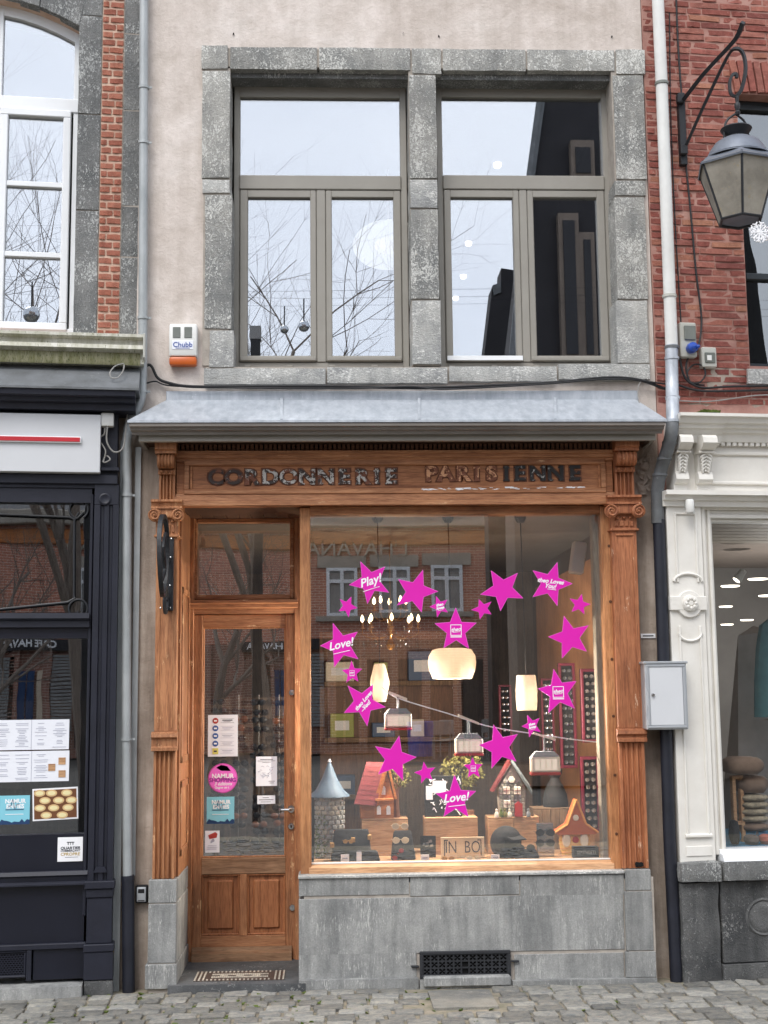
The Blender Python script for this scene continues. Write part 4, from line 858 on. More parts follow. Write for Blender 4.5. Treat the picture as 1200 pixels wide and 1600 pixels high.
cable(f, [(193, 568, -.16), (180, 572, -.2), (172, 582, -.24), (174, 590, -.25), (184, 590, -.25), (192, 580, -.22), (194, 570, -.17)], .004, 'cable_grey', 'loose grey wire loop lying on the zinc roof at the left')
# paper on the left window
GP = V - .004
def sheet_on(fr, x0, y0, x1, y1, v, mat, name, label, cat, t=.003, bev=0, group=None, tilt=0):
    a, b, c, d = fr.rect(x0, y0, x1, y1, v); m = MB(); m.box(a, b, v - t, v, c, d, bev); 
    if tilt: m.rot(tilt, 'Y', ((a + b) / 2, v, (c + d) / 2))
    return m.single(name, mat, label, cat, fr, group), (a, b, c, d)
def lines(par, mat, segs, v, fr=None):
    m = MB()
    for a, b, z, h in segs: m.box(a, b, v - .0012, v - .0002, z - h / 2, z + h / 2)
    return m.part('print', mat, par, kind='stuff' if len(segs) > 1 else None)
for y0, y1, nm in ((1125, 1172, 'upper'), (1174, 1222, 'lower')):
    o, (a, b, c, d) = sheet_on(f, -70, y0, 108, y1, GP, 'paper', 'menu_sheet', f'{nm} of two wide white menu sheets on the left shop window', 'menu', group='menu sheets on the navy shop window')
    segs = []
    for q in range(6):
        a2 = a + (b - a) * (q + .12) / 6; b2 = a + (b - a) * (q + .88) / 6; zz_ = d - .02
        while zz_ > c + .012:
            wq = rnd.uniform(.35, 1) * (b2 - a2); mm_ = (a2 + b2) / 2
            if nm == 'upper' or q < 5: segs.append((mm_ - wq / 2, mm_ + wq / 2, zz_, .0022))
            zz_ -= rnd.choice((.0085, .0085, .011, .02))
    lines(o, 'ink_pale', segs, GP - .003)
    m = MB()
    for q in range(1, 3): m.box(a + (b - a) * q / 3 - .001, a + (b - a) * q / 3 + .001, GP - .0042, GP - .0032, c, d)
    m.part('fold', 'ink_pale', o)
    if nm == 'lower':
        for px, py in ((97, 1189), (81, 1199), (97, 1209)):
            a3, b3, c3, d3 = f.rect(px - 5.5, py - 5.5, px + 5.5, py + 5.5, GP); MB().box(a3, b3, GP - .005, GP - .0032, c3, d3).part('photo_print', 'crate_wood', o)
def town_poster(fr, x0, y0, x1, y1, v, label):
    o, (a, b, c, d) = sheet_on(fr, x0, y0, x1, y1, v, 'teal_print', 'poster', label, 'poster', group='teal town posters'); w, h = b - a, d - c; V_ = v - .0035
    MB().text('NAMUR', h * .2, a + w * .52, V_, d - h * .2, .001, 0, .0012).text('ENVIES', h * .2, a + w * .52, V_, d - h * .38, .001, 0, .0012).part('lettering', 'white_print', o)
    m = MB(); m.tube([(a + w * q, V_ - .0012, d - h * r_) for q, r_ in ((.3, .38), (.38, .34), (.43, .13), (.51, .46), (.58, .3), (.66, .3))], .0016, 5); m.part('pulse_line', 'navy_print', o)
    lines(o, 'navy_print', [(a + w * .2, b - w * .2, d - h * .49, h * .025)], v - .003); lines(o, 'white_print', [(a + w * .2, b - w * .2, d - h * .65, h * .02)], v - .003)
    pts = [(a, c)] + [(a + w * k / 12, c + h * (.06 + .09 * abs(math.sin(k * 1.9)) * (1.4 if k < 4 or k > 8 else .5))) for k in range(13)] + [(b, c)]
    MB().prism(pts, V_ - .0008, V_ - .0001).part('skyline', 'navy_print', o); return o
town_poster(f, -1, 1243, 46.5, 1288, GP, 'teal poster with white lettering on the navy shop window beside the food photo')
o, (a, b, c, d) = sheet_on(f, 51, 1231, 122, 1281, GP, 'white_print', 'food_photo', 'white-edged photo of filled dishes taped to the left window', 'photo', tilt=-.035)
flat('dish_brown', (110, 70, 44)); flat('dish_tan', (214, 180, 130)); flat('dish_cream', (232, 220, 170))
MB().box(a + .008, b - .008, GP - .0045, GP - .0032, c + .009, d - .009).rot(-.035, 'Y', ((a + b) / 2, GP, (c + d) / 2)).part('print', 'dish_brown', o)
m, m2 = MB(), MB(); w, h = b - a, d - c
for r_, row_ in enumerate(((.05, .4, .78), (.24, .58, .9), (.12, .46, .82), (.28, .68))):
    for q in row_:
        cx, cz = a + w * (.06 + .88 * min(max(q, .1), .9)), d - h * (.16 + .23 * r_); rx, rz = w * .125, h * .11
        m.prism([(cx + rx * math.cos(t), cz + rz * math.sin(t)) for t in [k * math.pi / 8 for k in range(16)]], GP - .0055, GP - .0046); m2.prism([(cx + rx * .72 * math.cos(t), cz + rz * .62 * math.sin(t)) for t in [k * math.pi / 6 for k in range(12)]], GP - .0062, GP - .0056)
m.part('dishes', 'dish_tan', o); m2.part('filling', 'dish_cream', o)
o, (a, b, c, d) = sheet_on(f, 90, 1308, 129.5, 1346, NV + .034, 'white_print', 'sticker', 'square white sticker with dark and gold lettering low on the navy shopfront', 'sticker', .004, .001)
w, h = b - a, d - c; v_ = NV + .0295
MB().text('QUARTIER', h * .155, (a + b) / 2, v_, d - h * .45, .001, .2, .0006, sx=1.1).text('COMMERÇANT', h * .115, (a + b) / 2, v_, d - h * .56, .001, .2, .0003).box(a + w * .36, a + w * .66, v_ - .0005, v_, d - h * .22, d - h * .19).box(a + w * .4, a + w * .43, v_ - .0005, v_, d - h * .32, d - h * .22).box(a + w * .5, a + w * .52, v_ - .0005, v_, d - h * .32, d - h * .22).box(a + w * .59, a + w * .62, v_ - .0005, v_, d - h * .32, d - h * .22).part('lettering', 'ink', o)
MB().text('CPROPRE', h * .17, (a + b) / 2, v_, d - h * .7, .001, .1, .0003, sx=1.1).part('lettering', 'gold_print', o); lines(o, 'ink', [(a + w * .3, b - w * .18, d - h * .82, .0016)], NV + .03)
# --- left downpipe
f = F0
dp = thing('downpipe', 'grey zinc downpipe with black iron foot left of the oak door', 'downpipe', F0, (f.u(200, 1550, -.07), -.07, 0))
r = .0265
def dpt(px, py, v): return pt(F0, px, py, v)
pts_up = [dpt(226, -320, -.05), dpt(225, 0, -.05), dpt(224, 300, -.05), dpt(223, 560, -.05), dpt(222, 596, -.05)]
MB().tube(bez(pts_up, 4), r, 16).part('upper_pipe', 'zinc_pipe', dp)
MB().tube(bez([dpt(222, 590, -.05), dpt(221, 618, -.055), dpt(214, 640, -.06), dpt(203, 660, -.065), dpt(198.5, 684, -.07), dpt(198.5, 710, -.07)], 6), r, 16).part('bend', 'zinc_pipe', dp)
MB().tube([dpt(198.5, 700, -.07), dpt(198, 900, -.07), dpt(197.5, 1100, -.07), dpt(198, 1200, -.07), dpt(199.5, 1372, -.07)], r, 16).part('lower_pipe', 'zinc_pipe', dp)
MB().tube([dpt(199.5, 1368, -.07), dpt(200, 1376, -.07), dpt(200, 1376, -.07), dpt(201, 1556, -.07)], [.036, .036, .0345, .0345], 16).part('cast_iron_foot', 'pipe_black', dp)
for px, py in ((225, 137), (224.5, 223), (223.5, 497), (222, 612), (198.5, 774), (198, 1155)):
    c_ = dpt(px, py, -.05 if py < 650 else -.07); m = MB(); m.lathe([(r + .001, -.008), (r + .006, -.008), (r + .006, .008), (r + .001, .008)], c_, 16); m.box(c_[0] + r, c_[0] + r + .02, c_[1] - .004, c_[1] + .004, c_[2] - .006, c_[2] + .006); m.part('collar', 'zinc_pipe', dp)
# ================================================================== the building at the right edge
f = FR
rh = thing('brick_house', 'red brick house above a white painted wooden shopfront with grey stone base', 'house', FR, (f.u(1130, 1500), 0, 0))
RU1 = 3.2
f0u = WR + .004 - _pr                                     # brick starts where the stucco ends
wz0, wz1 = f.z(1180, 572), f.z(1180, 148); wu0 = f.u(1161, 350); wu1 = wu0 + 1.05
bz0 = f.z(1100, 640)
m = MB(); m.box(f0u, wu0, .0005, .35, bz0 - .3, 8.3); m.box(wu0, wu1, .0005, .35, wz1, 8.3); m.box(wu1, RU1, .0005, .35, bz0 - .3, 8.3); m.box(wu0, wu1, .0005, .35, bz0 - .3, wz0); m.box(f0u, f.u(1066, 900), .03, .3, -.03, bz0 - .3); bw_ = m.part('wall', 'mortar_red', rh)
bricks = unit_blocks('brick', 'brick_red', 10, .045, .03)
ch = .0440; z = bz0 + .03; k = 0; count = 0; sv, sf = [], []
vis_top = f.z(1100, -14); vis_r = f.u(1203, 300)
zsill = f.z(1180, 603)
while z < 8.1:
    u = f0u - rnd.uniform(0, .05) + (.06 if k % 2 else 0)
    if u > f0u + .005: u = f0u
    seq = k % 2; q = 0
    while u < RU1:
        L_ = (.205 if (q + seq) % 2 else .1) * rnd.uniform(.93, 1.05)
        if rnd.random() < .2: L_ = .205
        a, b = max(u, f0u + .002), u + L_
        u += L_; q += 1
        mid = (a + b) / 2; zc_ = z + ch / 2
        if b - a < .03: continue
        def emit_brick(a, b):
            global count, sv, sf
            mid = (a + b) / 2
            if b - a < .02: return
            if zc_ < vis_top and a < vis_r and count < 300:
                piece('brick', bricks[rnd.randrange(10)], bw_, (mid, .042 - rnd.uniform(-.003, .006), zc_ + rnd.uniform(-.0015, .0015)), (b - a - .011, .09, ch - .0115), (0, rnd.uniform(-.02, .02), rnd.uniform(-.015, .015))); count += 1
            elif zc_ < vis_top + 1.2 and a < vis_r + 1.6:
                n0 = len(sv); j_ = rnd.uniform(-.003, .003); sv += [(x_, y_, z_) for z_ in (z + .004, z + ch - .0045) for (x_, y_) in ((a + .0035, .05), (b - .0035, .05), (b - .0045, j_), (a + .0045, j_))]
                sf += [tuple(n0 + i for i in ff) for ff in ((3, 2, 6, 7), (0, 3, 7, 4), (2, 1, 5, 6), (4, 7, 6, 5), (0, 1, 2, 3))]
        arch_top = wz1 + .235
        if zc_ > wz0 - .16 and zc_ < arch_top and b > wu0 - (.0 if zc_ < wz1 else .03) and a < wu1 + .03:
            lim = wu0 if zc_ < wz1 else wu0 - .03
            if zc_ < zsill or True:
                if a < lim - .02: emit_brick(a, lim)
                if b > wu1 + .05: emit_brick(max(a, wu1 + .03), b)
            continue
        emit_brick(a, b)
    z += ch; k += 1
me = bpy.data.meshes.new('bricks_beyond'); me.from_pydata(sv, [], sf); me.materials.append(MATS['brick_red']); o = bpy.data.objects.new('bricks_beyond', me); COL.objects.link(o); o.parent = bw_; o['kind'] = 'stuff'
b_ = BASE[rh.name]; o.location = (-b_[0], -b_[1], -b_[2])
n = 22                                                    # soldier course over the window
for k in range(n):
    t = (k + .5) / n; uu = wu0 - .02 + (wu1 - wu0 + .04) * t; lean = (t - .5) * .35
    piece('brick', bricks[k % 10], bw_, (uu + lean * .1, .03, wz1 + .118 - abs(t - .5) * .02), (.2, .1, (wu1 - wu0 + .04) / n - .007), (0, math.pi / 2 + lean, 0))
# window on the first floor
paint('green_black', (44, 50, 54), (36, 42, 46), 4, .4, .05)
wn_ = MB(); V = .09; frame_ring(wn_, wu0, wu1, wz0, wz1, .04, V, V + .06, .004); zx = f.z(1180, 432, V); wn_.box(wu0 + .04, wu1 - .04, V - .006, V + .05, zx - .02, zx + .02, .004); zx = f.z(1180, 170, V); wn_.box(wu0 + .04, wu1 - .04, V - .004, V + .05, zx - .012, wz1 - .03, .003)
wn_ = wn_.part('window', 'green_black', rh); MB().box(wu0 + .03, wu1 - .03, V + .03, V + .036, wz0 + .03, wz1 - .03).part('pane', 'pane_green', wn_)
paint('curtain', (150, 148, 128), (124, 122, 104), 6, .9, .3, 30, 0, 0, None, .7, (8, 1, .3)); m = MB()
m.profz([(wu0 + .02 + (wu1 - wu0) * k / 40, V + .14 + .018 * math.sin(k * 1.6)) for k in range(41)] + [(wu1 - .01, V + .2), (wu0 + .01, V + .2)], wz0, wz1); m.part('curtain', 'curtain', wn_)
a, b, c, d = f.rect(1166, 577, 1230, 601, -.02); MB().rough_box(wu0 - .03, wu1 + .06, -.03, .2, c, d, .06, .002, 3).part('window_sill', 'pale_stone', rh)
MB().box(wu0, wu1, V - .02, V + .02, wz0 - .02, wz0 + .006, .003).part('sill_bar', 'pipe_white', wn_)
a, b, c, d = f.rect(1103, 573, 1166, 607, 0); MB().rough_box(a, wu0 - .032, -.006, .1, c, d, .05, .006, 13).part('sill_patch', 'render_low', rh)
# render strip between brickwork and shop cornice
MB().rough_box(f.u(1052, 625), RU1, -.0, .2, f.z(1120, 650), f.z(1120, 605) - .004, .1, .006, 15).part('render_strip', 'render_low', rh)
# --- white shop front: cornice
CV = -.1
def mould(name, mat, par, x0, u1, y0, y1, v0, steps, m0=0):
    z1_, z0_ = f.z(1120, y0, v0), f.z(1120, y1, v0); h = z1_ - z0_
    pr = [(.02, z1_)] + [(v0 + dv, z1_ - h * t) for t, dv in steps] + [(.02, z0_)]
    return MB().prof(pr, x0, u1, m0, 0).part(name, mat, par)
cor = mould('cornice', 'white_paint', rh, f.u(1066, 660, -.25), RU1, 645, 684, -.25, [(0, 0), (.12, 0), (.16, .02), (.34, .03), (.38, .05), (.5, .055), (.54, .075), (.66, .08), (.72, .1), (1, .115)])
mould('cornice_break', 'white_paint', cor, f.u(1064, 660, -.28), f.u(1138, 660, -.28), 645, 686, -.28, [(0, 0), (.12, 0), (.16, .02), (.34, .035), (.38, .055), (.5, .06), (.54, .08), (.66, .09), (.72, .105), (1, .12)])
m = MB(); z1_, z0_ = f.z(1150, 698, CV), f.z(1150, 686, CV); u = f.u(1113, 690, CV)
MB().box(u, RU1, CV + .002, .02, f.z(1150, 704, CV), f.z(1150, 680, CV)).part('dentil_bed', 'white_paint', cor)
den = MB().box(-.5, .5, -.5, .5, -.5, .5, .04).mesh('dentil', 'white_paint')
for k in range(40):
    piece('dentil', den, cor, (u + .018 + k * .0355, CV - .012, (z0_ + z1_) / 2), (.024, .036, z1_ - z0_))
m = MB(); m.box(f.u(1062, 740, CV), RU1, CV, .02, f.z(1130, 775, CV), f.z(1130, 700, CV)); frz = m.part('frieze', 'white_paint', rh)
m = MB(); a, b, c, d = f.rect(1106, 714, 1400, 754, CV); frame_ring(m, a - .02, b, c - .02, d + .02, .02, CV - .016, CV + .004, .005); m.part('panel_frame', 'white_paint', frz)
for cx0, cx1 in ((1049, 1070), (1084, 1107)):
    m = MB(); V = CV; u0, u1 = f.u(cx0 + 1, 730, V), f.u(cx1, 730, V); zt_, zb_ = f.z(1080, 686, V), f.z(1080, 766, V); h = zt_ - zb_
    pr = [(.0, zt_), (V - .13, zt_), (V - .15, zt_ - h * .06), (V - .155, zt_ - h * .16), (V - .13, zt_ - h * .24), (V - .09, zt_ - h * .28), (V - .085, zt_ - h * .31), (V - .07, zt_ - h * .32), (V - .055, zt_ - h * .5), (V - .045, zt_ - h * .66), (V - .06, zt_ - h * .74), (V - .065, zt_ - h * .82), (V - .05, zt_ - h * .88), (V - .02, zt_ - h * .9), (V - .02, zb_), (0, zb_)]
    m.prof(pr, u0, u1); m.box(u0 - .006, u1 + .006, V - .1, V, zt_ - h * .33, zt_ - h * .29, .003); br = m.part('console_bracket', 'white_paint', rh)
    m = MB(); uc = (u0 + u1) / 2; w = u1 - u0
    for q in range(5):
        zc_ = zt_ - h * (.37 + .065 * q); vv = V - .07 + q * .005
        for s_ in (-1, 1):
            m.tube(bez([(uc, vv - .008, zc_ + .012), (uc + s_ * w * .2, vv - .014, zc_ + .004), (uc + s_ * w * (.36 - .04 * q), vv - .008, zc_ - .012), (uc + s_ * w * .16, vv - .008, zc_ - .018)], 4), [.004] + [.0075] * 11 + [.003], 6)
        m.lathe([(0, -.016), (.007, -.012), (.009, .004)], (uc, vv, zc_ - .006), 8, 'v')
    m.part('leaf_carving', 'white_paint', br)
mould('architrave', 'white_paint', rh, f.u(1042, 780, -.18), RU1, 766, 789, -.18, [(0, 0), (.3, .0), (.34, .03), (.6, .04), (.66, .06), (1, .065)])
# --- white pilaster
p0, p1 = f.u(1052, 1070, CV), f.u(1107, 1070, CV); zt_, zb_ = f.z(1080, 788, CV), f.z(1085, 1349, CV)
pil = MB(); pil.box(p0, p1, CV, .03, zb_, zt_, .003); pil = pil.part('pilaster', 'white_paint', rh)
w = p1 - p0; i0, i1 = p0 + w * .27, p1 - w * .2
zz = lambda py: f.z(1080, py, CV)
m = MB()
def archpanel(y0, y1, topr, botr):
    z1_, z0_ = zz(y0), zz(y1); m.box(i0 - .012, i0, CV - .01, CV + .002, z0_, z1_, .003); m.box(i1, i1 + .012, CV - .01, CV + .002, z0_, z1_, .003)
    um, hw_ = (i0 + i1) / 2, (i1 - i0) / 2 + .012
    if topr: m.tube([(um + hw_ * math.cos(t), CV - .005, z1_ - .04 + .045 * math.sin(t) * topr) for t in [math.pi * k / 10 for k in range(11)]], .008, 6)
    else: m.box(i0 - .012, i1 + .012, CV - .01, CV + .002, z1_ - .006, z1_ + .008, .003)
    if botr: m.tube([(um + hw_ * 1.25 * math.cos(t), CV - .006, z0_ + .005 + .045 * math.sin(t)) for t in [math.pi * k / 10 for k in range(11)]], .009, 6)
    else: m.prof([(CV, z0_ + .012), (CV - .016, z0_ + .004), (CV - .016, z0_ - .006), (CV, z0_ - .012)], i0 - .022, i1 + .022)
archpanel(803, 910, 0, 1); archpanel(978, 1306, -1, 0); m.part('panel_moulding', 'white_paint', pil)
m = MB(); m.box(p0 - .004, p1 + .006, CV - .02, .0, zz(954), zz(932), .004); um = (i0 + i1) / 2
m.prism([(um + .075 * math.cos(t), zz(944) + .078 * math.sin(t)) for t in [2 * math.pi * k / 28 for k in range(28)]], CV - .018, CV, .004); m.part('band', 'white_paint', pil)
m = MB(); m.lathe([(0, -.03), (.012, -.03), (.018, -.024), (.03, -.03), (.042, -.026), (.047, -.014), (.048, 0)], (um, CV - .012, zz(943)), 20, 'v')
for q in range(8):
    a = q * math.pi / 4; m.lathe([(0, -.036), (.009, -.032), (.012, -.02)], (um + .027 * math.cos(a), CV - .012, zz(943) + .027 * math.sin(a)), 8, 'v')
m.part('rosette', 'white_paint', pil)
m = MB(); m.box(i0 - .02, i1 + .02, CV - .006, CV, zz(1338), zz(1322), .003); m.part('foot_panel', 'white_paint', pil)
# --- shop window
SVr = CV + .02
sw_ = MB(); xa, xb = f.u(1107, 1070, SVr), f.u(1127, 1070, SVr); zb_, zt2 = f.z(1160, 1329, SVr), f.z(1160, 815, SVr); zt3 = f.z(1160, 789, SVr)
for k, (t0, t1, dv) in enumerate(((0, .3, 0), (.3, .55, .022), (.55, .8, .01), (.8, 1, .034))):
    sw_.box(xa + (xb - xa) * t0, xa + (xb - xa) * t1, SVr + dv, .03, zb_ - .02, zt3, .004)
sw_ = sw_.part('shop_window', 'white_paint', rh)
m = MB()
for k, (t0, t1, dv) in enumerate(((0, .3, 0.001), (.3, .55, .023), (.55, .8, .011), (.8, 1, .035))): m.box(xa + (xb - xa) * t0, RU1, SVr + dv, .03, zt3 + (zt2 - zt3) * t1, zt3 + (zt2 - zt3) * t0, .004)
m.part('head_frame', 'white_paint', sw_)
z0_ = f.z(1160, 1345, CV - .03); z1_ = f.z(1160, 1327, CV)
m = MB(); m.prof([(.03, z1_), (CV + .01, z1_), (CV, z1_ - .02), (CV - .03, z1_ - .024), (CV - .04, z0_ + .02), (CV - .05, z0_), (.03, z0_)], f.u(1126, 1335, CV), RU1); m.part('sill', 'white_frame', sw_)
MB().box(xb - .004, RU1, -.02, -.014, z1_ - .004, zt2 + .004).part('pane', 'pane_right', sw_)
# --- grey stone base
bs = MB(); zc1 = f.z(1130, 1347, -.18); zc0 = f.z(1130, 1378, -.16)
bs.box(f.u(1068, 1450, CV) - .02, RU1, CV + .03, .05, -.04, zc1 - .03); bs = bs.part('stone_base', 'joint_lime', rh)
u0 = f.u(1064, 1360, -.17)
for a, b in ((u0, f.u(1130, 1360, -.17)), (f.u(1130, 1360, -.17), u0 + 1.1)): 
    m = MB(); m.rough_box(a + .002, b - .002, -.17, .03, zc0, zc1, .04, .006, a * 7); m.part('coping_stone', 'chiselled_dark', bs)
MB().rough_box(f.u(1066, 1450, -.13), f.u(1127, 1450, -.13), -.13, .03, -.05, zc0 - .002, .045, .008, 31).part('rough_pier', 'old_stone', bs)
m = MB(); m.box(f.u(1129, 1450, -.12), u0 + 1.2, -.115, .03, f.z(1160, 1505, -.12), zc0 - .002, .006); m.part('stone_panel', 'old_stone', bs)
m = MB(); uu, z_ = f.at(1193, 1433, -.115); m.lathe([(.02, -.006), (.055, -.01), (.075, -.006), (.085, 0), (.095, -.008), (.105, 0)], (uu, -.115, z_), 24, 'v'); m.part('carved_roundel', 'old_stone', bs)
MB().rough_box(f.u(1129, 1510, -.13), u0 + 1.2, -.14, .03, -.05, f.z(1160, 1506, -.13), .06, .004, 37).part('stone_slab', 'old_stone', bs)
# --- room behind
wood('slat_ceiling', (150, 140, 122), (166, 156, 138), (120, 112, 98), 'u', .6)
paint('brown_ceiling', (116, 106, 98), (102, 93, 86), 3, .7, .05)
rr = room('boutique_room', rh, f.u(1117, 900), RU1, .03, 3.3, .3, zt2 + .06, ['dim_wall', 'dark_floor', 'brown_ceiling'])
for k in range(7):
    MB().box(f.u(1119, 900), RU1 - .05, .06 + k * .16, .06 + k * .16 + .15, zt2 + .02, zt2 + .055, .004).part('ceiling_board', 'slat_ceiling', rr)
# ================================================================== things fixed to the fronts
f = F0
# --- right downpipe: white above, old zinc elbows, black plastic below
dp = thing('downpipe', 'white downpipe turning to old zinc elbows and a black lower length by the mailbox', 'downpipe', F0, (f.u(1046, 1535, -.08), -.08, 0))
r = .0365
MB().tube([dpt(1014, -330, -.06), dpt(1028, 0, -.06), dpt(1034, 135, -.06), dpt(1044, 400, -.06), dpt(1049.5, 545, -.06)], r, 18).part('upper_pipe', 'pipe_white', dp)
MB().tube(bez([dpt(1049, 540, -.06), dpt(1050, 600, -.08), dpt(1051, 640, -.18), dpt(1051, 662, -.22)], 5), r * 1.03, 18).part('zinc_pipe', 'zinc', dp, 'pale patched zinc length')
MB().tube(bez([dpt(1051, 658, -.22), dpt(1049, 678, -.23), dpt(1043, 702, -.2), dpt(1034, 730, -.13), dpt(1028, 760, -.09), dpt(1027.5, 780, -.08), dpt(1028, 818, -.08)], 6), r * 1.02, 18).part('elbow_pipe', 'zinc_old', dp, 'dark weathered elbows')
MB().tube([dpt(1029.5, 812, -.08), dpt(1037, 1030, -.08), dpt(1046, 1300, -.08), dpt(1058, 1545, -.08)], r * .98, 18).part('lower_pipe', 'pipe_black', dp)
for px, py, v, mt in ((1034, 131, -.06, 'plastic_dark'), (1046, 463, -.06, 'plastic_grey'), (1049.5, 543, -.06, 'zinc_old'), (1049.7, 560, -.064, 'zinc'), (1051, 622, -.13, 'zinc'), (1051, 658, -.22, 'zinc'), (1046, 692, -.21, 'zinc_old'), (1038, 717, -.165, 'zinc_old'), (1031, 742, -.11, 'zinc_old')):
    c_ = dpt(px, py, v); MB().lathe([(r + .0015, -.009), (r + .006, -.008), (r + .006, .008), (r + .0015, .009)], c_, 18).part('collar', mt, dp)
# --- street lantern on its wrought iron bracket
f = FR
ln = thing('wall_lantern', 'old six-sided street lantern with domed cap hanging from a black iron wall bracket', 'lantern', FR, (f.u(1068, 250), -.02, f.z(1068, 250)))
def rpt(px, py, v): u, z = f.at(px, py, v); return Vector((u, v, z))
a = rpt(1062, 150, -.03); b_ = rpt(1072, 258, -.03)
MB().box(a.x - .012, a.x + .03, -.04, .0, b_.z, a.z + .02, .004).part('wall_plate', 'iron_black', ln)
LV = -.62                                           # lantern hangs this far out
hook = rpt(1152, 165, LV); tip = rpt(1160, 36, LV - .1)
def flatbar(mb, pts, w, t):
    """square bar along points"""
    mb.tube(pts, w, 4)
m = MB(); flatbar(m, bez([rpt(1065, 160, -.04), rpt(1100, 115, -.3), rpt(1140, 72, LV + .1), rpt(1153, 55, LV), rpt(1161, 35, LV - .08)], 6), .016, .01); m.part('upper_arm', 'iron_black', ln)
m = MB(); flatbar(m, bez([rpt(1070, 232, -.045), rpt(1100, 165, -.25), rpt(1136, 90, LV + .14), rpt(1150, 76, LV), rpt(1161, 84, LV), rpt(1165, 108, LV), rpt(1159, 138, LV), rpt(1150, 150, LV), rpt(1142, 146, LV), rpt(1140, 130, LV), rpt(1144, 118, LV), rpt(1150, 116, LV), rpt(1151, 122, LV)], 6), .0115, .01); m.part('lower_arm', 'iron_black', ln)
for px, py in ((1063, 155), (1068, 235)):
    c_ = rpt(px, py, -.05); MB().box(c_.x - .022, c_.x + .022, -.07, -.03, c_.z - .03, c_.z + .03, .006).part('bracket_joint', 'iron_black', ln)
c_ = rpt(1152, 165, LV); MB().lathe([(.004, -.06), (.012, -.055), (.016, -.04), (.01, -.03), (.016, -.01), (.016, .01), (.009, .02), (.012, .05), (.006, .06)], c_, 12).part('hanger', 'iron_black', ln)
cx = rpt(1153, 260, LV); ztop = rpt(1150, 208, LV).z; zcap = rpt(1150, 250, LV).z; zbot = rpt(1150, 345, LV).z; hh = zcap - zbot
CX = cx.x
for s_ in (-1, 1):
    MB().tube(bez([Vector((CX, LV, c_.z - .05)), Vector((CX + s_ * .05, LV, c_.z - .09)), Vector((CX + s_ * .07, LV, ztop + .01)), Vector((CX + s_ * .075, LV, zcap + .03))], 6), .0065, 8).part('hoop', 'iron_black', ln)
MB().lathe([(.03, ztop + .0), (.085, ztop + .026), (.088, ztop + .02), (.07, ztop - .004), (.052, ztop - .02), (.05, ztop - .05)], (CX, LV, 0), 24).part('chimney', 'iron_black', ln)
def hexr(r_, z_, ph=R(12)): return [(CX + r_ * math.cos(ph + k * math.pi / 3), LV + r_ * math.sin(ph + k * math.pi / 3), z_) for k in range(6)]
MB().lathe([(.05, ztop - .03), (.085, ztop - .04), (.125, ztop - .065), (.15, ztop - .1), (.165, zcap + .03), (.172, zcap + .012)], (CX, LV, 0), 24).part('dome', 'lead_cap', ln)
RT, RB = .232, .122; zshl = zcap - .035
m = MB(); m.lathe([(.16, zcap + .014), (.19, zcap + .002), (.19, zcap - .004), (.155, zcap + .004)], (CX, LV, 0), 24)
hi = hexr(.185, zcap + .004); lo = hexr(RT + .014, zshl - .012); lo2 = hexr(RT + .01, zshl - .022)
vs_ = [[m.b.verts.new(p) for p in ring] for ring in (hi, lo, lo2)]
for A, B in ((0, 1), (1, 2)):
    for k in range(6): m.b.faces.new((vs_[A][k], vs_[A][(k + 1) % 6], vs_[B][(k + 1) % 6], vs_[B][k]))
m.part('cap_skirt', 'lead_cap', ln)
top, bot = hexr(RT, zshl), hexr(RB, zbot)
for k in range(6):
    a, b, c, d = (Vector(top[k]), Vector(top[(k + 1) % 6]), Vector(bot[(k + 1) % 6]), Vector(bot[k])); nrm = (b - a).cross(d - a).normalized() * .003
    m = MB(); m.hull([p + q for p in (a, b, c, d) for q in (nrm, -nrm)]); m.part('pane', 'lamp_glass', ln)
    MB().tube([a, d], .0075, 6).part('corner_bar', 'iron_black', ln)
m = MB(); m.tube([Vector(p) for p in bot] + [Vector(bot[0])], .009, 6); m.part('base_ring', 'iron_black', ln)
m = MB(); v_ = [m.b.verts.new(p) for p in hexr(RB - .004, zbot + .004)]; m.b.faces.new(v_); v2 = [m.b.verts.new(p) for p in hexr(RB - .004, zbot + .01)]; m.b.faces.new(v2); m.part('base_plate', 'lead_cap', ln)
# white ornament of the street decorations behind it
orn = MB(); oc = rpt(1187, 363, LV - .1); nb = 0
for k in range(10):
    a = R(36 * k + 8); ln_ = .055; e = oc + Vector((math.cos(a) * ln_, rnd.uniform(-.01, .01), math.sin(a) * ln_)); orn.tube([oc, e], .005, 6)
    for t in (.5, .8):
        for s_ in (-1, 1): p_ = oc.lerp(e, t); orn.tube([p_, p_ + Vector((math.cos(a + s_ * .8), 0, math.sin(a + s_ * .8))) * .02], .004, 5)
orn.tube([oc, rpt(1230, 390, LV - .1)], .006, 6)
orn.single('snowflake_ornament', 'white_print', 'small white snowflake ornament below the street lantern at the picture edge', 'ornament', FR)
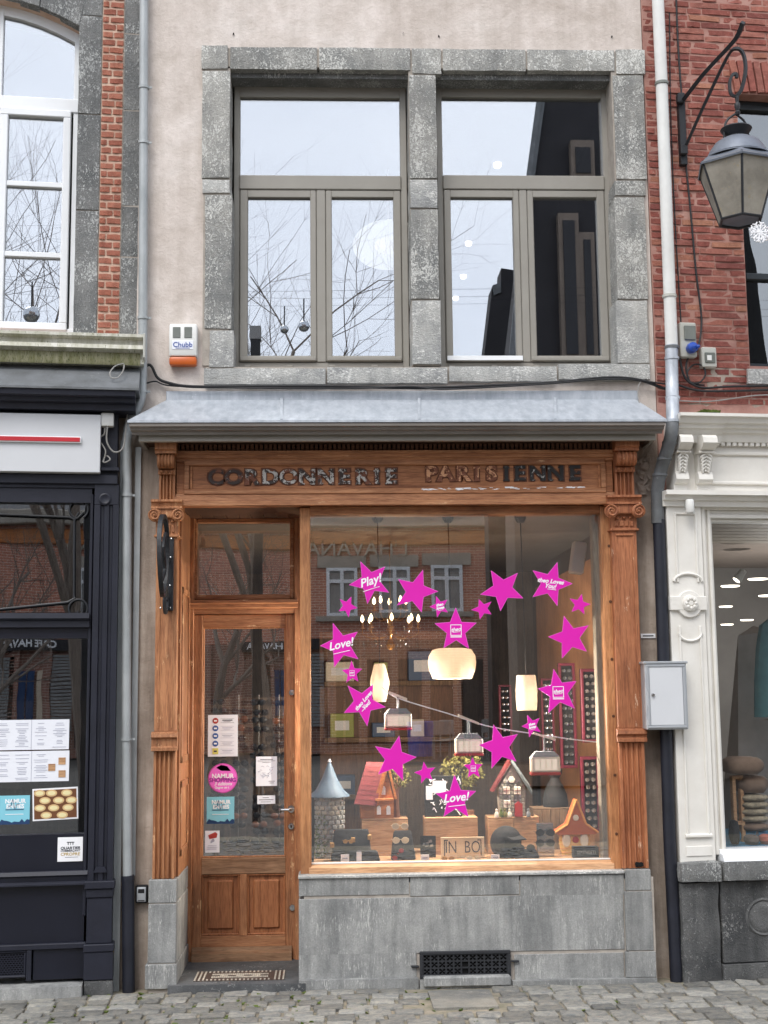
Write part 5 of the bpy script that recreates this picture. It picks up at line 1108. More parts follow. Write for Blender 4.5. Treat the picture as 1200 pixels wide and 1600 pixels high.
# --- electrics on the brick wall
sk = MB(); a, b, c, d = f.rect(1062.5, 504, 1088, 558, -.05); sk.box(a, b, -.055, .005, c, d, .006); sk = sk.single('socket_box', 'plastic_grey', 'tall grey outdoor socket box with a blue plug on the brick wall', 'socket box', FR)
a2, b2, c2, d2 = f.rect(1069, 509, 1087, 531, -.06); MB().box(a2, b2, -.066, -.054, c2, d2, .003).part('cover', 'plastic_dark', sk)
u, z = f.at(1079, 545, -.06); m = MB(); m.lathe([(.0, -.075), (.014, -.07), (.02, -.06), (.03, -.05), (.032, -.02), (.028, 0)], (u, -.055, z), 18, 'v'); m.lathe([(0, -.095), (.01, -.09), (.012, -.06)], (u + .018, -.05, z - .004), 10, 'v'); m.part('plug', 'plastic_blue', sk)
bx = MB(); a, b, c, d = f.rect(1096, 543, 1119, 574, -.04); bx.box(a, b, -.05, .005, c, d, .006); bx = bx.single('switch_box', 'plastic_grey', 'smaller grey switch box to the right of the blue plug', 'switch box', FR)
a2, b2, c2, d2 = f.rect(1101, 551, 1117, 567, -.05); MB().box(a2, b2, -.058, -.048, c2, d2, .003).part('window_cover', 'plastic_dark', bx)
a3, b3, c3, d3 = f.rect(1105, 555, 1112, 563, -.06); MB().box(a3, b3, -.062, -.057, c3, d3, .001).part('breaker', 'plastic_white', bx)
cable(f, [(1055, -60, -.012), (1058, 40, -.012), (1062, 110, -.012), (1068, 190, -.012), (1072, 260, -.012), (1078, 320, -.012), (1087, 420, -.012), (1096, 500, -.012), (1090, 545, -.05), (1083, 547, -.09)], .006, 'cable_black', 'long dark cable running down the brick wall to the blue plug')
cable(f, [(1046, 20, -.008), (1048, 180, -.008), (1054, 330, -.008), (1062, 470, -.008), (1064, 505, -.02)], .004, 'cable_black', 'thin dark cable beside the white downpipe on the bricks')
cable(f, [(1075, 558, -.02), (1072, 575, -.03), (1078, 596, -.035), (1092, 598, -.04), (1102, 586, -.04), (1098, 572, -.035), (1084, 570, -.03), (1074, 582, -.03), (1080, 598, -.03), (1100, 602, -.03)], .0055, 'cable_black', 'coiled black cable hanging under the two wall boxes')
cable(f, [(1062, 560, -.03), (1068, 585, -.04), (1078, 598, -.04), (1100, 606, -.03), (1140, 604, -.03), (1230, 602, -.03)], .007, 'cable_black', 'upper thick black cable sagging above the white cornice')
cable(f, [(1056, 600, -.03), (1090, 610, -.035), (1140, 611, -.03), (1230, 608, -.03)], .007, 'cable_black', 'lower thick black cable sagging above the white cornice')
cable(f, [(1056, 626, -.03), (1110, 627, -.03), (1180, 618, -.03), (1230, 617, -.03)], .004, 'cable_grey', 'thin pale cable stretched along the top of the white cornice')
m = MB()
for k in range(40):
    p_ = rpt(rnd.uniform(1094, 1122), 643, -.2 + rnd.uniform(-.03, .04)); s_ = rnd.uniform(.008, .016); m.hull([p_ + Vector((rnd.uniform(-s_, s_) * 2, rnd.uniform(-s_, s_), rnd.uniform(-s_, s_) * .8)) for _ in range(8)])
m.single('moss_clump', 'moss', 'green moss clump growing on top of the white cornice', 'moss', FR, kind='stuff')
sp = MB(); u, z = f.at(1079, 792, CV - .07); sp.lathe([(.0, .045), (.02, .044), (.024, .038), (.0245, -.03), (.022, -.034), (.019, -.02)], (u, CV - .06, z), 20); sp.box(u - .012, u + .012, CV - .04, CV + .002, z + .0, z + .03, .003)
sp.single('wall_spotlight', 'plastic_white', 'small white cylindrical spotlight at the top of the white pilaster', 'spotlight', FR)
# --- black cables across the stuccoed house
f = F0
cable(f, [(206, 600, -.03), (232, 570, -.03), (246, 590, -.03), (262, 598, -.04), (300, 604, -.045), (400, 604, -.045), (520, 604, -.045), (660, 606, -.045), (760, 603, -.05), (860, 598, -.05), (950, 590, -.05), (1000, 594, -.045), (1035, 606, -.03), (1056, 612, -.03)], .009, 'cable_black', 'thick black cable slung across the stuccoed front under the window sill')
cable(f, [(208, 608, -.03), (240, 596, -.03), (270, 603, -.04), (380, 606, -.05), (540, 607, -.055), (640, 604, -.06), (700, 608, -.06), (850, 600, -.055), (960, 592, -.055), (1040, 600, -.04)], .005, 'cable_black', 'thinner black cable twisted along the thick one under the sill')
cable(f, [(1006, 592, -.04), (998, 602, -.05), (997, 620, -.06), (1002, 640, -.1)], .003, 'cable_grey', 'short thin grey wire dropping onto the right end of the canopy')
# --- alarm box
al = MB(); a, b, c, d = f.rect(264, 506, 308, 570, -.05); al.box(a, b, -.06, .003, c + .05, d, .012, 2); al = al.single('alarm_box', 'plastic_white', 'white alarm box with blue lettering and orange base on the stucco', 'alarm box', F0)
MB().box(a + .002, b - .002, -.062, .0, c - .004, c + .048, .014, 2).part('strobe', 'plastic_orange', al)
for x0 in (270, 288): p0_, p1_, q0_, q1_ = f.rect(x0, 511, x0 + 12, 528, -.06); MB().box(p0_, p1_, -.064, -.058, q0_, q1_, .002).part('louvre', 'plastic_dark', al)
p0_, p1_, q0_, q1_ = f.rect(269, 532, 302, 546, -.06); MB().box(p0_, p1_, -.063, -.059, q0_, q1_, .001).part('name_plate', 'paper', al); MB().text('Chubb', .042, (p0_ + p1_) / 2, -.0645, (q0_ + q1_) / 2, .001, 0, .0004).box(p0_ + .02, p1_ - .02, -.0645, -.0635, q0_ + .006, q0_ + .009).part('lettering', 'text_blue', al)
# --- wrought iron sign bracket on the left pilaster
ib = thing('iron_sign', 'black wrought iron projecting sign seen edge-on on the left oak pilaster', 'sign', F0, (f.u(258, 955, -.11), -.11, f.z(258, 955, -.11)))
a, b, c, d = f.rect(249, 841, 271, 954, -.115); MB().box(f.u(258, 900, -.115), f.u(271, 900, -.115), -.122, -.1, c, d, .002).part('back_plate', 'iron_black', ib)
for px, py in ((268, 842), (267, 871), (266, 915), (266, 950), (251, 950)):
    u, z = f.at(px, py, -.122); MB().lathe([(0, -.007), (.005, -.005), (.006, 0)], (u, -.122, z), 10, 'v').part('screw', 'chrome', ib)
# ring disc standing out from the wall, seen nearly edge on
cz = f.z(254, 870, -.3); rr_ = f.z(254, 806, -.3) - cz; uc = f.u(257, 870, -.3)
ring = [(uc + .004 * math.sin(t * 2), -.36 + rr_ * .8 * math.cos(t), cz + rr_ * math.sin(t)) for t in [2 * math.pi * k / 40 for k in range(41)]]
m = MB()
for (p_, q_) in zip(ring, ring[1:]):
    pc, qc = Vector((uc, -.36, cz)).lerp(Vector(p_), .9), Vector((uc, -.36, cz)).lerp(Vector(q_), .9)
    m.hull([Vector(x) + Vector((s_ * .012, 0, 0)) for x in (p_, q_, pc, qc) for s_ in (-1, 1)])
m.part('sign_ring', 'iron_black', ib)
m = MB(); m.tube(bez([(uc, -.36 + rr_ * .5, cz + rr_ * .6), (uc, -.36, cz + rr_ * .2), (uc, -.36 + rr_ * .3, cz - rr_ * .3), (uc, -.36 - rr_ * .2, cz - rr_ * .6)], 6), .012, 6); m.tube([(uc, -.12, cz), (uc, -.36 + rr_ * .78, cz)], .012, 8); m.part('scroll_arm', 'iron_black', ib)
cz2 = f.z(254, 938, -.18); m = MB(); ring = [(uc - .004, -.19 + .055 * math.cos(t), cz2 + .07 * math.sin(t)) for t in [2 * math.pi * k / 24 for k in range(25)]]; m.tube(ring, .011, 6); m.tube([(uc - .004, -.12, cz2 + .03), (uc - .004, -.15, cz2)], .01, 6); m.part('lower_scroll', 'iron_black', ib)
# --- key safe
ks = MB(); a, b, c, d = f.rect(212, 1383, 231, 1411, -.03); ks.box(a, b, -.045, .0, c, d, .007, 2); ks = ks.single('key_safe', 'soft_black', 'small black and silver key safe on the wall left of the door', 'key safe', F0)
MB().box(a + .008, b - .008, -.052, -.04, c + .008, d - .008, .005, 2).part('face', 'grey_metal', ks); MB().box(a + .016, b - .016, -.055, -.05, d - .04, d - .018, .003).part('window', 'soft_black', ks)
MB().box(a + .016, b - .016, -.0545, -.05, c + .014, c + .018).part('slot', 'soft_black', ks)
# --- mailbox
mb_ = MB(); MV = -.2; a, b, c, d = f.rect(1009, 1036, 1074, 1140, MV); mb_.box(a, b, MV, -.02, c, d, .006); mb_ = mb_.single('mailbox', 'grey_metal', 'grey metal letterbox with a lock between the oak and white shopfronts', 'mailbox', F0)
m = MB(); m.box(a - .008, b + .008, MV - .008, -.01, d - .004, d + .01, .003); m.part('lid', 'grey_metal', mb_)
m = MB(); frame_ring(m, a + .008, b - .008, c + .008, d - .008, .014, MV - .008, MV + .002, .003); m.part('rim', 'grey_metal', mb_)
MB().box(a + .024, b - .024, MV - .005, MV + .002, c + .024, d - .024, .002).part('mail_door', 'sign_grey', mb_)
u, z = f.at(1020, 1086, MV); MB().lathe([(0, -.016), (.008, -.015), (.01, -.004), (.011, 0)], (u, MV, z), 16, 'v').part('lock', 'chrome', mb_)
o, (a, b, c, d) = sheet_on(f, 1001, 990, 1024, 997, 0.008, 'white_print', 'name_plate', 'tiny white name plate on the render strip above the mailbox', 'plate', .003)
lines(o, 'ink', [(a + .012, b - .012, (c + d) / 2, .007)], .005)
# --- notices on the door pane
V = DV + .004 + .022
o, (a, b, c, d) = sheet_on(f, 325, 1117, 371.5, 1182, V, 'paper', 'notice', 'white notice with a column of five round symbols on the door pane', 'notice'); w, h = b - a, d - c
for k, mt in enumerate(('red_print', 'ink_blue', 'ink_blue', 'ink_blue', 'yellow_print')):
    zc_ = d - h * (.14 + .183 * k); uc_ = a + w * .25; m = MB()
    if k < 4: m.lathe([(0, -.001), (w * .1, -.0008), (w * .1, 0)], (uc_, V - .0032, zc_), 16, 'v')
    else: m.box(uc_ - w * .1, uc_ + w * .1, V - .0045, V - .0032, zc_ - w * .1, zc_ + w * .1)
    m.part('symbol', mt, o); m = MB(); m.box(uc_ - w * .05, uc_ + w * .05, V - .0055, V - .0044, zc_ - w * .025, zc_ + w * .025); m.part('symbol_mark', 'white_print' if k < 4 else 'ink', o)
    segs = [(a + w * .42, b - w * .12, zc_ + .012, .0012), (a + w * .42, b - w * .12, zc_ - .012, .0012), (a + w * .48, b - w * .18, zc_ + .003, .003 if k else .006), (a + w * .52, b - w * .24, zc_ - .005, .002)]
    lines(o, 'ink_pale' if k else 'ink', segs, V - .003)
dk = MB(); u, z = f.at(348, 1216, V); rd = f.u(371, 1216, V) - u; dk.lathe([(0, -.003), (rd * .99, -.003), (rd, 0)], (u, V, z), 40, 'v'); dk = dk.single('round_sticker', 'pink_print', 'round pink shopping sticker on the door pane above the teal poster', 'sticker', F0)
m = MB(); m.lathe([(rd * .9, -.0045), (rd * .93, -.0045), (rd * .93, -.003), (rd * .9, -.003)], (u, V, z), 40, 'v'); m.part('ring_print', 'magenta_edge', dk)
m = MB(); m.prism([(u - rd * .45, z + rd * .72), (u - rd * .1, z + rd * .5), (u + rd * .55, z + rd * .48), (u + rd * .3, z + rd * .82), (u - rd * .1, z + rd * .9)], V - .0045, V - .003); m.part('swoosh', 'purple_print', dk)
MB().text('NAMUR', rd * .42, u, V - .0045, z + rd * .14, .001, 0, .0012, rot=0).text('3 éditions', rd * .3, u + rd * .02, V - .0045, z - rd * .38, .001, .3, .0006).text('Gagne un t', rd * .22, u - rd * .05, V - .0045, z - rd * .62, .001, 0, .0005).part('lettering', 'white_print', dk); MB().text('SHOPPING', rd * .38, u, V - .0045, z - rd * .13, .001, 0, .0008).part('lettering', 'purple_print', dk)
town_poster(f, 323, 1245, 366, 1287, V, 'teal poster with white lettering on the oak door under the round sticker')
o, (a, b, c, d) = sheet_on(f, 320.5, 1298, 343, 1332, V, 'paper', 'notice', 'small white camera surveillance notice at the bottom of the door pane', 'notice'); w, h = b - a, d - c
m = MB(); m.prism([(a + w * x, d - h * y) for x, y in ((.22, .2), (.7, .06), (.86, .14), (.8, .32), (.3, .38))], V - .004, V - .003); m.part('camera_print', 'red_print', o); m = MB(); m.prism([(a + w * x, d - h * y) for x, y in ((.5, .38), (.62, .36), (.66, .48), (.4, .58), (.36, .52))], V - .004, V - .003); m.part('camera_print', 'ink_pale', o)
lines(o, 'ink_pale', [(a + w * .2, b - w * .2, d - h * .68, .002), (a + w * .14, b - w * .14, d - h * .76, .002), (a + w * .14, b - w * .2, d - h * .84, .003)], V - .003)
o, (a, b, c, d) = sheet_on(f, 400, 1182, 433, 1228, V, 'paper', 'notice', 'white notice with a grey ink drawing on the right of the door pane', 'notice'); w, h = b - a, d - c
m = MB()
for k in range(16):
    x, y = a + w * rnd.uniform(.15, .7), c + h * rnd.uniform(.32, .68); m.tube(bez([(x, V - .0036, y), (x + w * rnd.uniform(-.06, .12), V - .0036, y + h * rnd.uniform(-.04, .05)), (x + w * rnd.uniform(0, .2), V - .0036, y + h * rnd.uniform(-.07, .07))], 4), .0011, 4)
m.part('drawing', 'ink_pale', o); lines(o, 'ink', [(a + w * .2, b - w * .2, d - h * .1, .003), (a + w * .08, b - w * .08, d - h * .15, .0018), (a + w * .3, b - w * .3, d - h * .2, .0015), (b - w * .4, b - w * .1, c + h * .16, .0022), (b - w * .35, b - w * .15, c + h * .1, .0022)], V - .003)
o, (a, b, c, d) = sheet_on(f, 402, 1243, 430, 1256, V, 'paper', 'notice', 'narrow white notice strip under the drawing on the door pane', 'notice'); w, h = b - a, d - c
lines(o, 'ink', [(a + w * .3, b - w * .35, d - h * .24, .0022), (a + w * .1, b - w * .1, d - h * .5, .003), (a + w * .2, b - w * .25, d - h * .76, .0022)], V - .003)
# --- magenta stars on the shop window
STV = GV - .0006
def star(tips, label, text=None, size=.05, two=None, logo=False, rot=0.0, big=True):
    P_ = [f.at(x, y, STV) for x, y in tips]; cu, cz_ = sum(p[0] for p in P_) / 5, sum(p[1] for p in P_) / 5
    def poly(k_):
        out = []
        for i in range(5):
            a, b = P_[i], P_[(i + 1) % 5]; mu, mz = (a[0] + b[0]) / 2, (a[1] + b[1]) / 2; out.append((cu + (a[0] - cu) * k_, cz_ + (a[1] - cz_) * k_)); out.append((cu + (mu - cu) * .545 * k_, cz_ + (mz - cz_) * .545 * k_))
        return out
    o = MB().prism(poly(1.0), STV - .0012, STV).single('star_sticker', 'magenta_edge', label, 'star sticker', F0, 'magenta stars on the shop window')
    MB().prism(poly(.955), STV - .0018, STV - .0013).part('face', 'magenta', o); tv = STV - .0024
    if text:
        m = MB()
        if two: m.text(text, size, cu, tv, cz_ + size * .42, .001, .3, .0011, rot=rot).text(two, size, cu + math.sin(rot) * -size * .7, tv, cz_ - size * .42, .001, .3, .0011, rot=rot)
        else: m.text(text, size, cu, tv, cz_ + .004, .001, .3, .0014, rot=rot)
        dx, dz = math.cos(rot), -math.sin(rot); lu, lz = cu + math.sin(-rot) * size * .0 + .006, cz_ - size * (.98 if two else .62); m.tube([(lu - dx * size * .75, tv, lz - dz * size * .75), (lu + dx * size * .75, tv, lz + dz * size * .75)], .002 if big else .001, 4)
        m.part('lettering', 'white_print', o)
    if logo:
        s_ = .032 if big else .014; m = MB(); frame_ring(m, cu - s_, cu + s_, cz_ - s_, cz_ + s_, s_ * .12, tv, tv + .0007, 0); m.box(cu - s_, cu + s_, tv, tv + .0007, cz_ - s_ * 1.3, cz_ - s_ * 1.12); m.text('theo', s_ * .95, cu, tv, cz_ + s_ * .1, .001, .3, .0008 if big else .0003, rot=-.12); m.tube([(cu - s_ * .6, tv, cz_ - s_ * .42), (cu + s_ * .7, tv, cz_ - s_ * .3)], s_ * .05, 4); m.part('lettering', 'white_print', o)
    return o
star([(563, 877), (602, 885), (608, 926), (574, 944), (545, 914)], 'large magenta star lettered Play at the top left of the shop window', 'Play!', .068, rot=-.3)
star([(661, 890), (685, 924), (659, 957), (620, 946), (622, 905)], 'large plain magenta star right of the Play star')
star([(549, 932), (559, 950), (545, 965), (529, 955), (531, 936)], 'small plain magenta star below the Play star', big=False)
star([(681, 931), (699, 937), (700, 957), (683, 965), (671, 948)], 'small lettered magenta star above the square-logo star at the top centre', 'theo', .022, 'loves', rot=-.2, big=False)
star([(748, 936), (768, 940), (768, 960), (750, 968), (736, 953)], 'small plain magenta star below left of the top right plain star', big=False)
star([(767, 891), (809, 895), (818, 935), (782, 955), (750, 929)], 'large plain magenta star at the top between two pendant cords')
star([(871, 878), (895, 912), (871, 947), (832, 933), (832, 891)], 'large magenta star lettered loves you at the top right of the window', 'theo Loves', .034, 'You!', rot=.12)
star([(909, 928), (923, 944), (913, 960), (893, 956), (890, 935)], 'small plain magenta star at the far right of the window', big=False)
star([(712, 949), (745, 973), (733, 1014), (693, 1013), (679, 974)], 'large magenta star with square logo just above the round lampshade', logo=True)
star([(881, 962), (920, 977), (917, 1018), (878, 1029), (856, 995)], 'large plain magenta star at the right, above the logo star')
star([(520, 973), (559, 987), (560, 1030), (522, 1043), (500, 1009)], 'large magenta star lettered Love at the left of the window', 'Love!', .064, rot=-.22)
star([(549, 1032), (566, 1045), (560, 1065), (541, 1067), (534, 1047)], 'small magenta logo star under the left Love star', logo=True, big=False)
star([(583, 1069), (603, 1105), (574, 1135), (537, 1114), (543, 1071)], 'large magenta star lettered loves you beside the vase-shaped lamp', 'theo Loves', .03, 'You!', rot=-.85)
star([(865, 1045), (901, 1064), (898, 1107), (857, 1114), (840, 1076)], 'large magenta logo star right of the cylindrical lamp', logo=True)
star([(624, 1149), (651, 1183), (630, 1220), (591, 1210), (586, 1166)], 'large plain magenta star above the red-roofed model house')
star([(662, 1190), (680, 1199), (676, 1219), (658, 1224), (647, 1207)], 'small plain magenta star low between the red-roofed house and the picture', big=False)
star([(771, 1132), (809, 1147), (807, 1190), (768, 1201), (748, 1164)], 'large plain magenta star above the stone model house')
star([(824, 1117), (843, 1122), (845, 1144), (827, 1152), (815, 1135)], 'small lettered magenta star on the cable under the cylindrical lamp', 'theo', .02, 'loves', rot=-.2, big=False)
star([(738, 1183), (754, 1194), (750, 1215), (731, 1215), (724, 1195)], 'small magenta logo star just above the low Love star', logo=True, big=False)
star([(710, 1210), (744, 1236), (732, 1277), (693, 1276), (681, 1240)], 'large magenta star lettered Love low in front of the picture', 'Love!', .064, rot=-.1)
# ================================================================== inside the optician's shop
f = F0
PZ = SHOP_Z0 - .004; a1, b0 = SHOP_A1, SHOP_B0
plat = MB(); plat.box(a1 + .01, b0 + .02, .11, .8, PZ - .05, PZ, .004); plat = plat.part('display_platform', 'crate_wood', house)
MB().box(a1 + .01, b0 + .02, .78, .8, .12, PZ - .05).part('platform_front', 'dark_panel', plat)
def lampshade_mat(name, c, s):
    m, nt, N, L, out = _nt(name); e = N.new('ShaderNodeEmission'); e.inputs[0].default_value = lin(c); e.inputs[1].default_value = s
    d = N.new('ShaderNodeBsdfDiffuse'); d.inputs[0].default_value = lin((200, 186, 168)); ad = N.new('ShaderNodeAddShader'); L.new(e.outputs[0], ad.inputs[0]); L.new(d.outputs[0], ad.inputs[1]); L.new(ad.outputs[0], out.inputs['Surface']); return m
def translucent_mat(name, c):
    m, nt, N, L, out = _nt(name); t = N.new('ShaderNodeBsdfTranslucent'); t.inputs[0].default_value = lin(c); d = N.new('ShaderNodeBsdfDiffuse'); d.inputs[0].default_value = lin(c); mxs = N.new('ShaderNodeMixShader'); mxs.inputs[0].default_value = .45
    L.new(t.outputs[0], mxs.inputs[1]); L.new(d.outputs[0], mxs.inputs[2]); L.new(mxs.outputs[0], out.inputs['Surface']); return m
translucent_mat('shade_vase', (250, 238, 220)); translucent_mat('shade_globe', (246, 230, 212))
paint('sign_cream', (226, 202, 168), (214, 188, 152), 6, .7, .1)
lampshade_mat('shade_warm', (255, 228, 192), .5); emit('bulb_warm', (255, 222, 170), 4.0); emit('spot_white', (255, 244, 226), 2.2); lampshade_mat('ring_glow', (255, 250, 240), .24); lampshade_mat('gondola_painted_glow', (255, 240, 220), .3)
def lamp_light(name, loc, e, r=.05, col=(1, .8, .55), parent=None):
    l = bpy.data.lights.new(name, 'POINT'); l.energy = e; l.color = col; l.shadow_soft_size = r; o = bpy.data.objects.new(name, l); COL.objects.link(o); o.location = loc
    if parent: o.parent = parent; b = BASE[parent.name]; o.location = (loc[0] - b[0], loc[1] - b[1], loc[2] - b[2])
    return o
SHADE_OPEN = True
def pendant(px, ptop, pbot, hw_px, prof, label, mat, energy, v=.35, pcx=None, flute=0):
    u, zt_ = f.at(px, ptop, v); zb_ = f.z(px, pbot, v); hw_ = f.u(px + hw_px, ptop, v) - u; zc_ = f.z(px, 806, v); h = zt_ - zb_
    t = thing('pendant_lamp', label, 'lamp', F0, (u, v, zb_), 'pendant lamps in the shop window')
    m = MB(); pr = [(hw_ * r_, zb_ + h * q) for r_, q in prof]; m.lathe(pr, (u, v, 0), 40)
    if flute:
        for vv in m.b.verts:
            a = math.atan2(vv.co.y - v, vv.co.x - u); k = 1 + flute * math.sin(a * 14 + (vv.co.z - zb_) / h * 4.0); vv.co.x = u + (vv.co.x - u) * k; vv.co.y = v + (vv.co.y - v) * k
    m.part('shade', mat, t)
    MB().tube([(u, v, zt_ - .01), (u + (f.u(pcx or px, 815, v) - u) * 1.0, v, zc_ + .01)], .0035, 6).part('cord', 'black', t)
    cu = f.u(pcx or px, 815, v); MB().lathe([(.0, zc_ - .045), (.02, zc_ - .042), (.034, zc_ - .02), (.038, zc_ + .0), (.038, zc_ + .012)], (cu, v, 0), 20).part('ceiling_rose', 'black', t)
    lamp_light('bulb_light', (u, v, zb_ + h * .45), .17 if mat == 'shade_globe' else .11, .002, (1, .88, .7), parent=t)
    lamp_light('lamp_light', (u, v, zb_ - .05), energy * 13, .002, (1, .9, .76), parent=t); return t
pendant(593, 1037, 1098, 15, [(.62, .02), (.98, .45), (1.0, .55), (.62, .95), (.5, 1.0)], 'glowing vase-shaped pendant lamp at the left of the shop window', 'shade_vase', 1.6, .35, 590)
pendant(706, 1013, 1062, 37, [(.82, .03), (.95, .3), (1.0, .55), (.97, .75), (.8, .96), (.55, 1.0)], 'wide round pleated pendant lamp in the middle of the shop window', 'shade_globe', 1.4, .35, 700, .022)
pendant(822, 1055, 1111, 16.5, [(.92, .02), (1.0, .3), (1.0, .6), (.9, .97), (.86, 1.0)], 'glowing cylindrical pendant lamp at the right of the shop window', 'shade_vase', 1.6, .35, 813)
# chandelier
cv = 1.9; cu, cz = f.at(610, 985, cv); ct = f.z(600, 870, cv)
chd = thing('chandelier', 'gilded chandelier with lit candle bulbs hanging inside the shop', 'chandelier', F0, (cu, cv, cz - .12))
paint('gilt', (150, 110, 56), (110, 78, 40), 8, .3, .1, 40, .8)
m = MB(); m.lathe([(0, cz - .14), (.02, cz - .13), (.035, cz - .1), (.015, cz - .06), (.03, cz), (.015, cz + .05), (.02, cz + .1), (.006, cz + .16), (.005, RZ)], (cu, cv, 0), 12); m.part('stem', 'gilt', chd)
for ring, (n, rr_, dz) in enumerate(((8, .2, 0.0), (5, .12, .13))):
    for k in range(n):
        a = 2 * math.pi * k / n + ring * .3; p_ = lambda t, z_: (cu + math.cos(a) * rr_ * t, cv + math.sin(a) * rr_ * t, cz + dz + z_)
        MB().tube(bez([p_(.06, -.02), p_(.5, -.06), p_(.95, -.03), p_(1, .01)], 4), .0035, 6).part('arm', 'gilt', chd)
        c_ = p_(1, .01); MB().lathe([(.0, 0), (.02, .004), (.022, .01), (.009, .012), (.009, .045), (0, .046)], c_, 8).part('candle', 'gilt', chd)
        MB().lathe([(0, .046), (.011, .058), (.013, .072), (.008, .09), (0, .105)], c_, 8).part('bulb', 'bulb_warm', chd)
m = MB()
for k in range(40):
    a, q = rnd.uniform(0, 6.28), rnd.choice((.2, .16, .11)); x, y, z = cu + math.cos(a) * q, cv + math.sin(a) * q, cz + rnd.uniform(-.12, .02); m.hull([(x + rnd.uniform(-.006, .006), y + rnd.uniform(-.006, .006), z + rnd.uniform(-.012, .012)) for _ in range(7)])
m.part('crystals', 'mirror_grey', chd, kind='stuff'); lamp_light('lamp_light', (cu, cv, cz - .3), 9, .002, (1, .78, .5), chd)
# cable with three gondolas
gv = .22
w0, w1 = f.at(607, 1082, gv), f.at(945, 1160, gv)
wp = [(lambda q: (q[0], gv, q[1]))(f.at(px, py, gv)) for px, py in ((596, 1072), (620, 1090), (700, 1115), (760, 1134), (830, 1146), (900, 1156), (948, 1161))]
cw = MB().tube(bez(wp, 6), .004, 6).single('toy_cableway_rope', 'paper', 'white rope carrying toy gondolas across the shop window', 'rope', F0)
paint('toy_red', (170, 44, 44), (150, 36, 38), 6, .4, .05); paint('toy_grey', (122, 126, 128), (104, 108, 112), 6, .5, .05); paint('toy_cream', (236, 226, 208), (226, 214, 196), 6, .5, .05)
for (x0, x1, yt, yb, rx0, ry0, rx1, ry1), lab in zip(((601, 643, 1115, 1141, 608, 1082, 636, 1093), (711, 754, 1154, 1181, 716, 1118, 748, 1131), (829, 874, 1182, 1211, 834, 1146, 868, 1156)), ('left', 'middle', 'right')):
    a, b, c, d = f.rect(x0, yt, x1, yb, gv); h = d - c
    g = thing('toy_gondola', f'{"white and red" if lab != "x" else ""} toy cable car, the {lab} one of three on the rope', 'toy gondola', F0, ((a + b) / 2, gv, c), 'toy gondolas on the rope')
    MB().box(a, b, gv - .04, gv + .04, c + h * .16, d, .006).part('cabin', 'toy_cream', g); MB().box(a - .002, b + .002, gv - .043, gv + .043, c, c + h * .16, .004).part('skirt', 'toy_red', g)
    m = MB()
    for k in range(4): u_ = a + (b - a) * (.1 + .2 * k); m.box(u_ + .003, u_ + (b - a) * .2 - .003, gv - .043, gv - .039, c + h * .28, d - h * .14)
    m.part('window_panes', 'gondola_painted_glow', g)  # panes emit a little, standing in for pendant light falling on the cabin
    rh_ = .03; MB().hull([(a + .004, gv - .038, d), (b - .004, gv - .038, d), (a + .004, gv + .038, d), (b - .004, gv + .038, d), (a + .03, gv - .02, d + rh_), (b - .03, gv - .02, d + rh_), (a + .03, gv + .02, d + rh_), (b - .03, gv + .02, d + rh_)]).part('roof', 'toy_grey', g)
    um = (a + b) / 2; p_, q_ = f.at(rx0, ry0, gv), f.at(rx1, ry1, gv); zm = (p_[1] + q_[1]) / 2
    MB().tube([(um, gv, d + .02), (um, gv, zm)], .006, 8).part('hanger', 'toy_grey', g); m = MB(); m.hull([(p_[0], gv + s_ * .008, p_[1] + e_) for s_ in (-1, 1) for e_ in (-.006, .008)] + [(q_[0], gv + s_ * .008, q_[1] + e_) for s_ in (-1, 1) for e_ in (-.006, .008)]); m.part('carriage', 'toy_cream', g)
# --- model tower
tv = .4; paint('slate_blue', (92, 112, 130), (70, 88, 104), 10, .6, .2, 60); paint('toy_stone', (176, 170, 154), (120, 116, 106), 5, .8, .4, 40)
u, z = f.at(515.5, 1340, tv); r_ = f.u(537, 1290, tv) - u
tw = thing('model_tower', 'model round stone tower with blue-grey conical roof in the window corner', 'model tower', F0, (u, tv, PZ), 'model houses in the shop window')
zr0, zr1 = f.z(515, 1243, tv), f.z(512, 1187, tv)
MB().lathe([(r_, PZ), (r_ * .97, PZ + .1), (r_, zr0 + .01)], (u, tv, 0), 24).part('wall', 'joint_lime', tw)
st_m = [MB().box(-.5, .5, -.5, .5, -.5, .5, .15).mesh('stone', mt) for mt in ('toy_stone', 'pale_stone', 'plinth_stone')]
rows = 13; hrow = (zr0 - PZ) / rows
for j in range(rows):
    n = 7
    for k in range(n):
        a = math.pi + (k + .5 * (j % 2)) * math.pi / n + .12; zc_ = PZ + hrow * (j + .5)
        piece('stone', st_m[rnd.randrange(3)], tw, (u + math.cos(a) * r_, tv + math.sin(a) * r_, zc_), (r_ * .38 * rnd.uniform(.8, 1), .016, hrow * .8), (0, 0, a + math.pi / 2))
MB().lathe([(r_ * 1.45, zr0 - .006), (r_ * 1.42, zr0 + .004), (r_ * 1.0, zr0 + .035), (r_ * .55, zr0 + .1), (.006, zr1 - .01)], (u, tv, 0), 10).part('roof', 'slate_blue', tw, 'blue-grey conical roof'); MB().lathe([(.0, zr1 - .014), (.012, zr1 - .012), (.004, zr1 + .004)], (u, tv, 0), 8).part('finial', 'white_print', tw)
m = MB()
for k in range(90):
    a = rnd.uniform(math.pi * 1.12, math.pi * 1.45); zc_ = PZ + rnd.random() ** 1.4 * .26; x, y = u + math.cos(a) * (r_ + .01), tv + math.sin(a) * (r_ + .01); m.hull([(x + rnd.uniform(-.008, .008), y + rnd.uniform(-.006, .006), zc_ + rnd.uniform(-.008, .008)) for _ in range(5)])
m.part('ivy', 'moss', tw, kind='stuff')
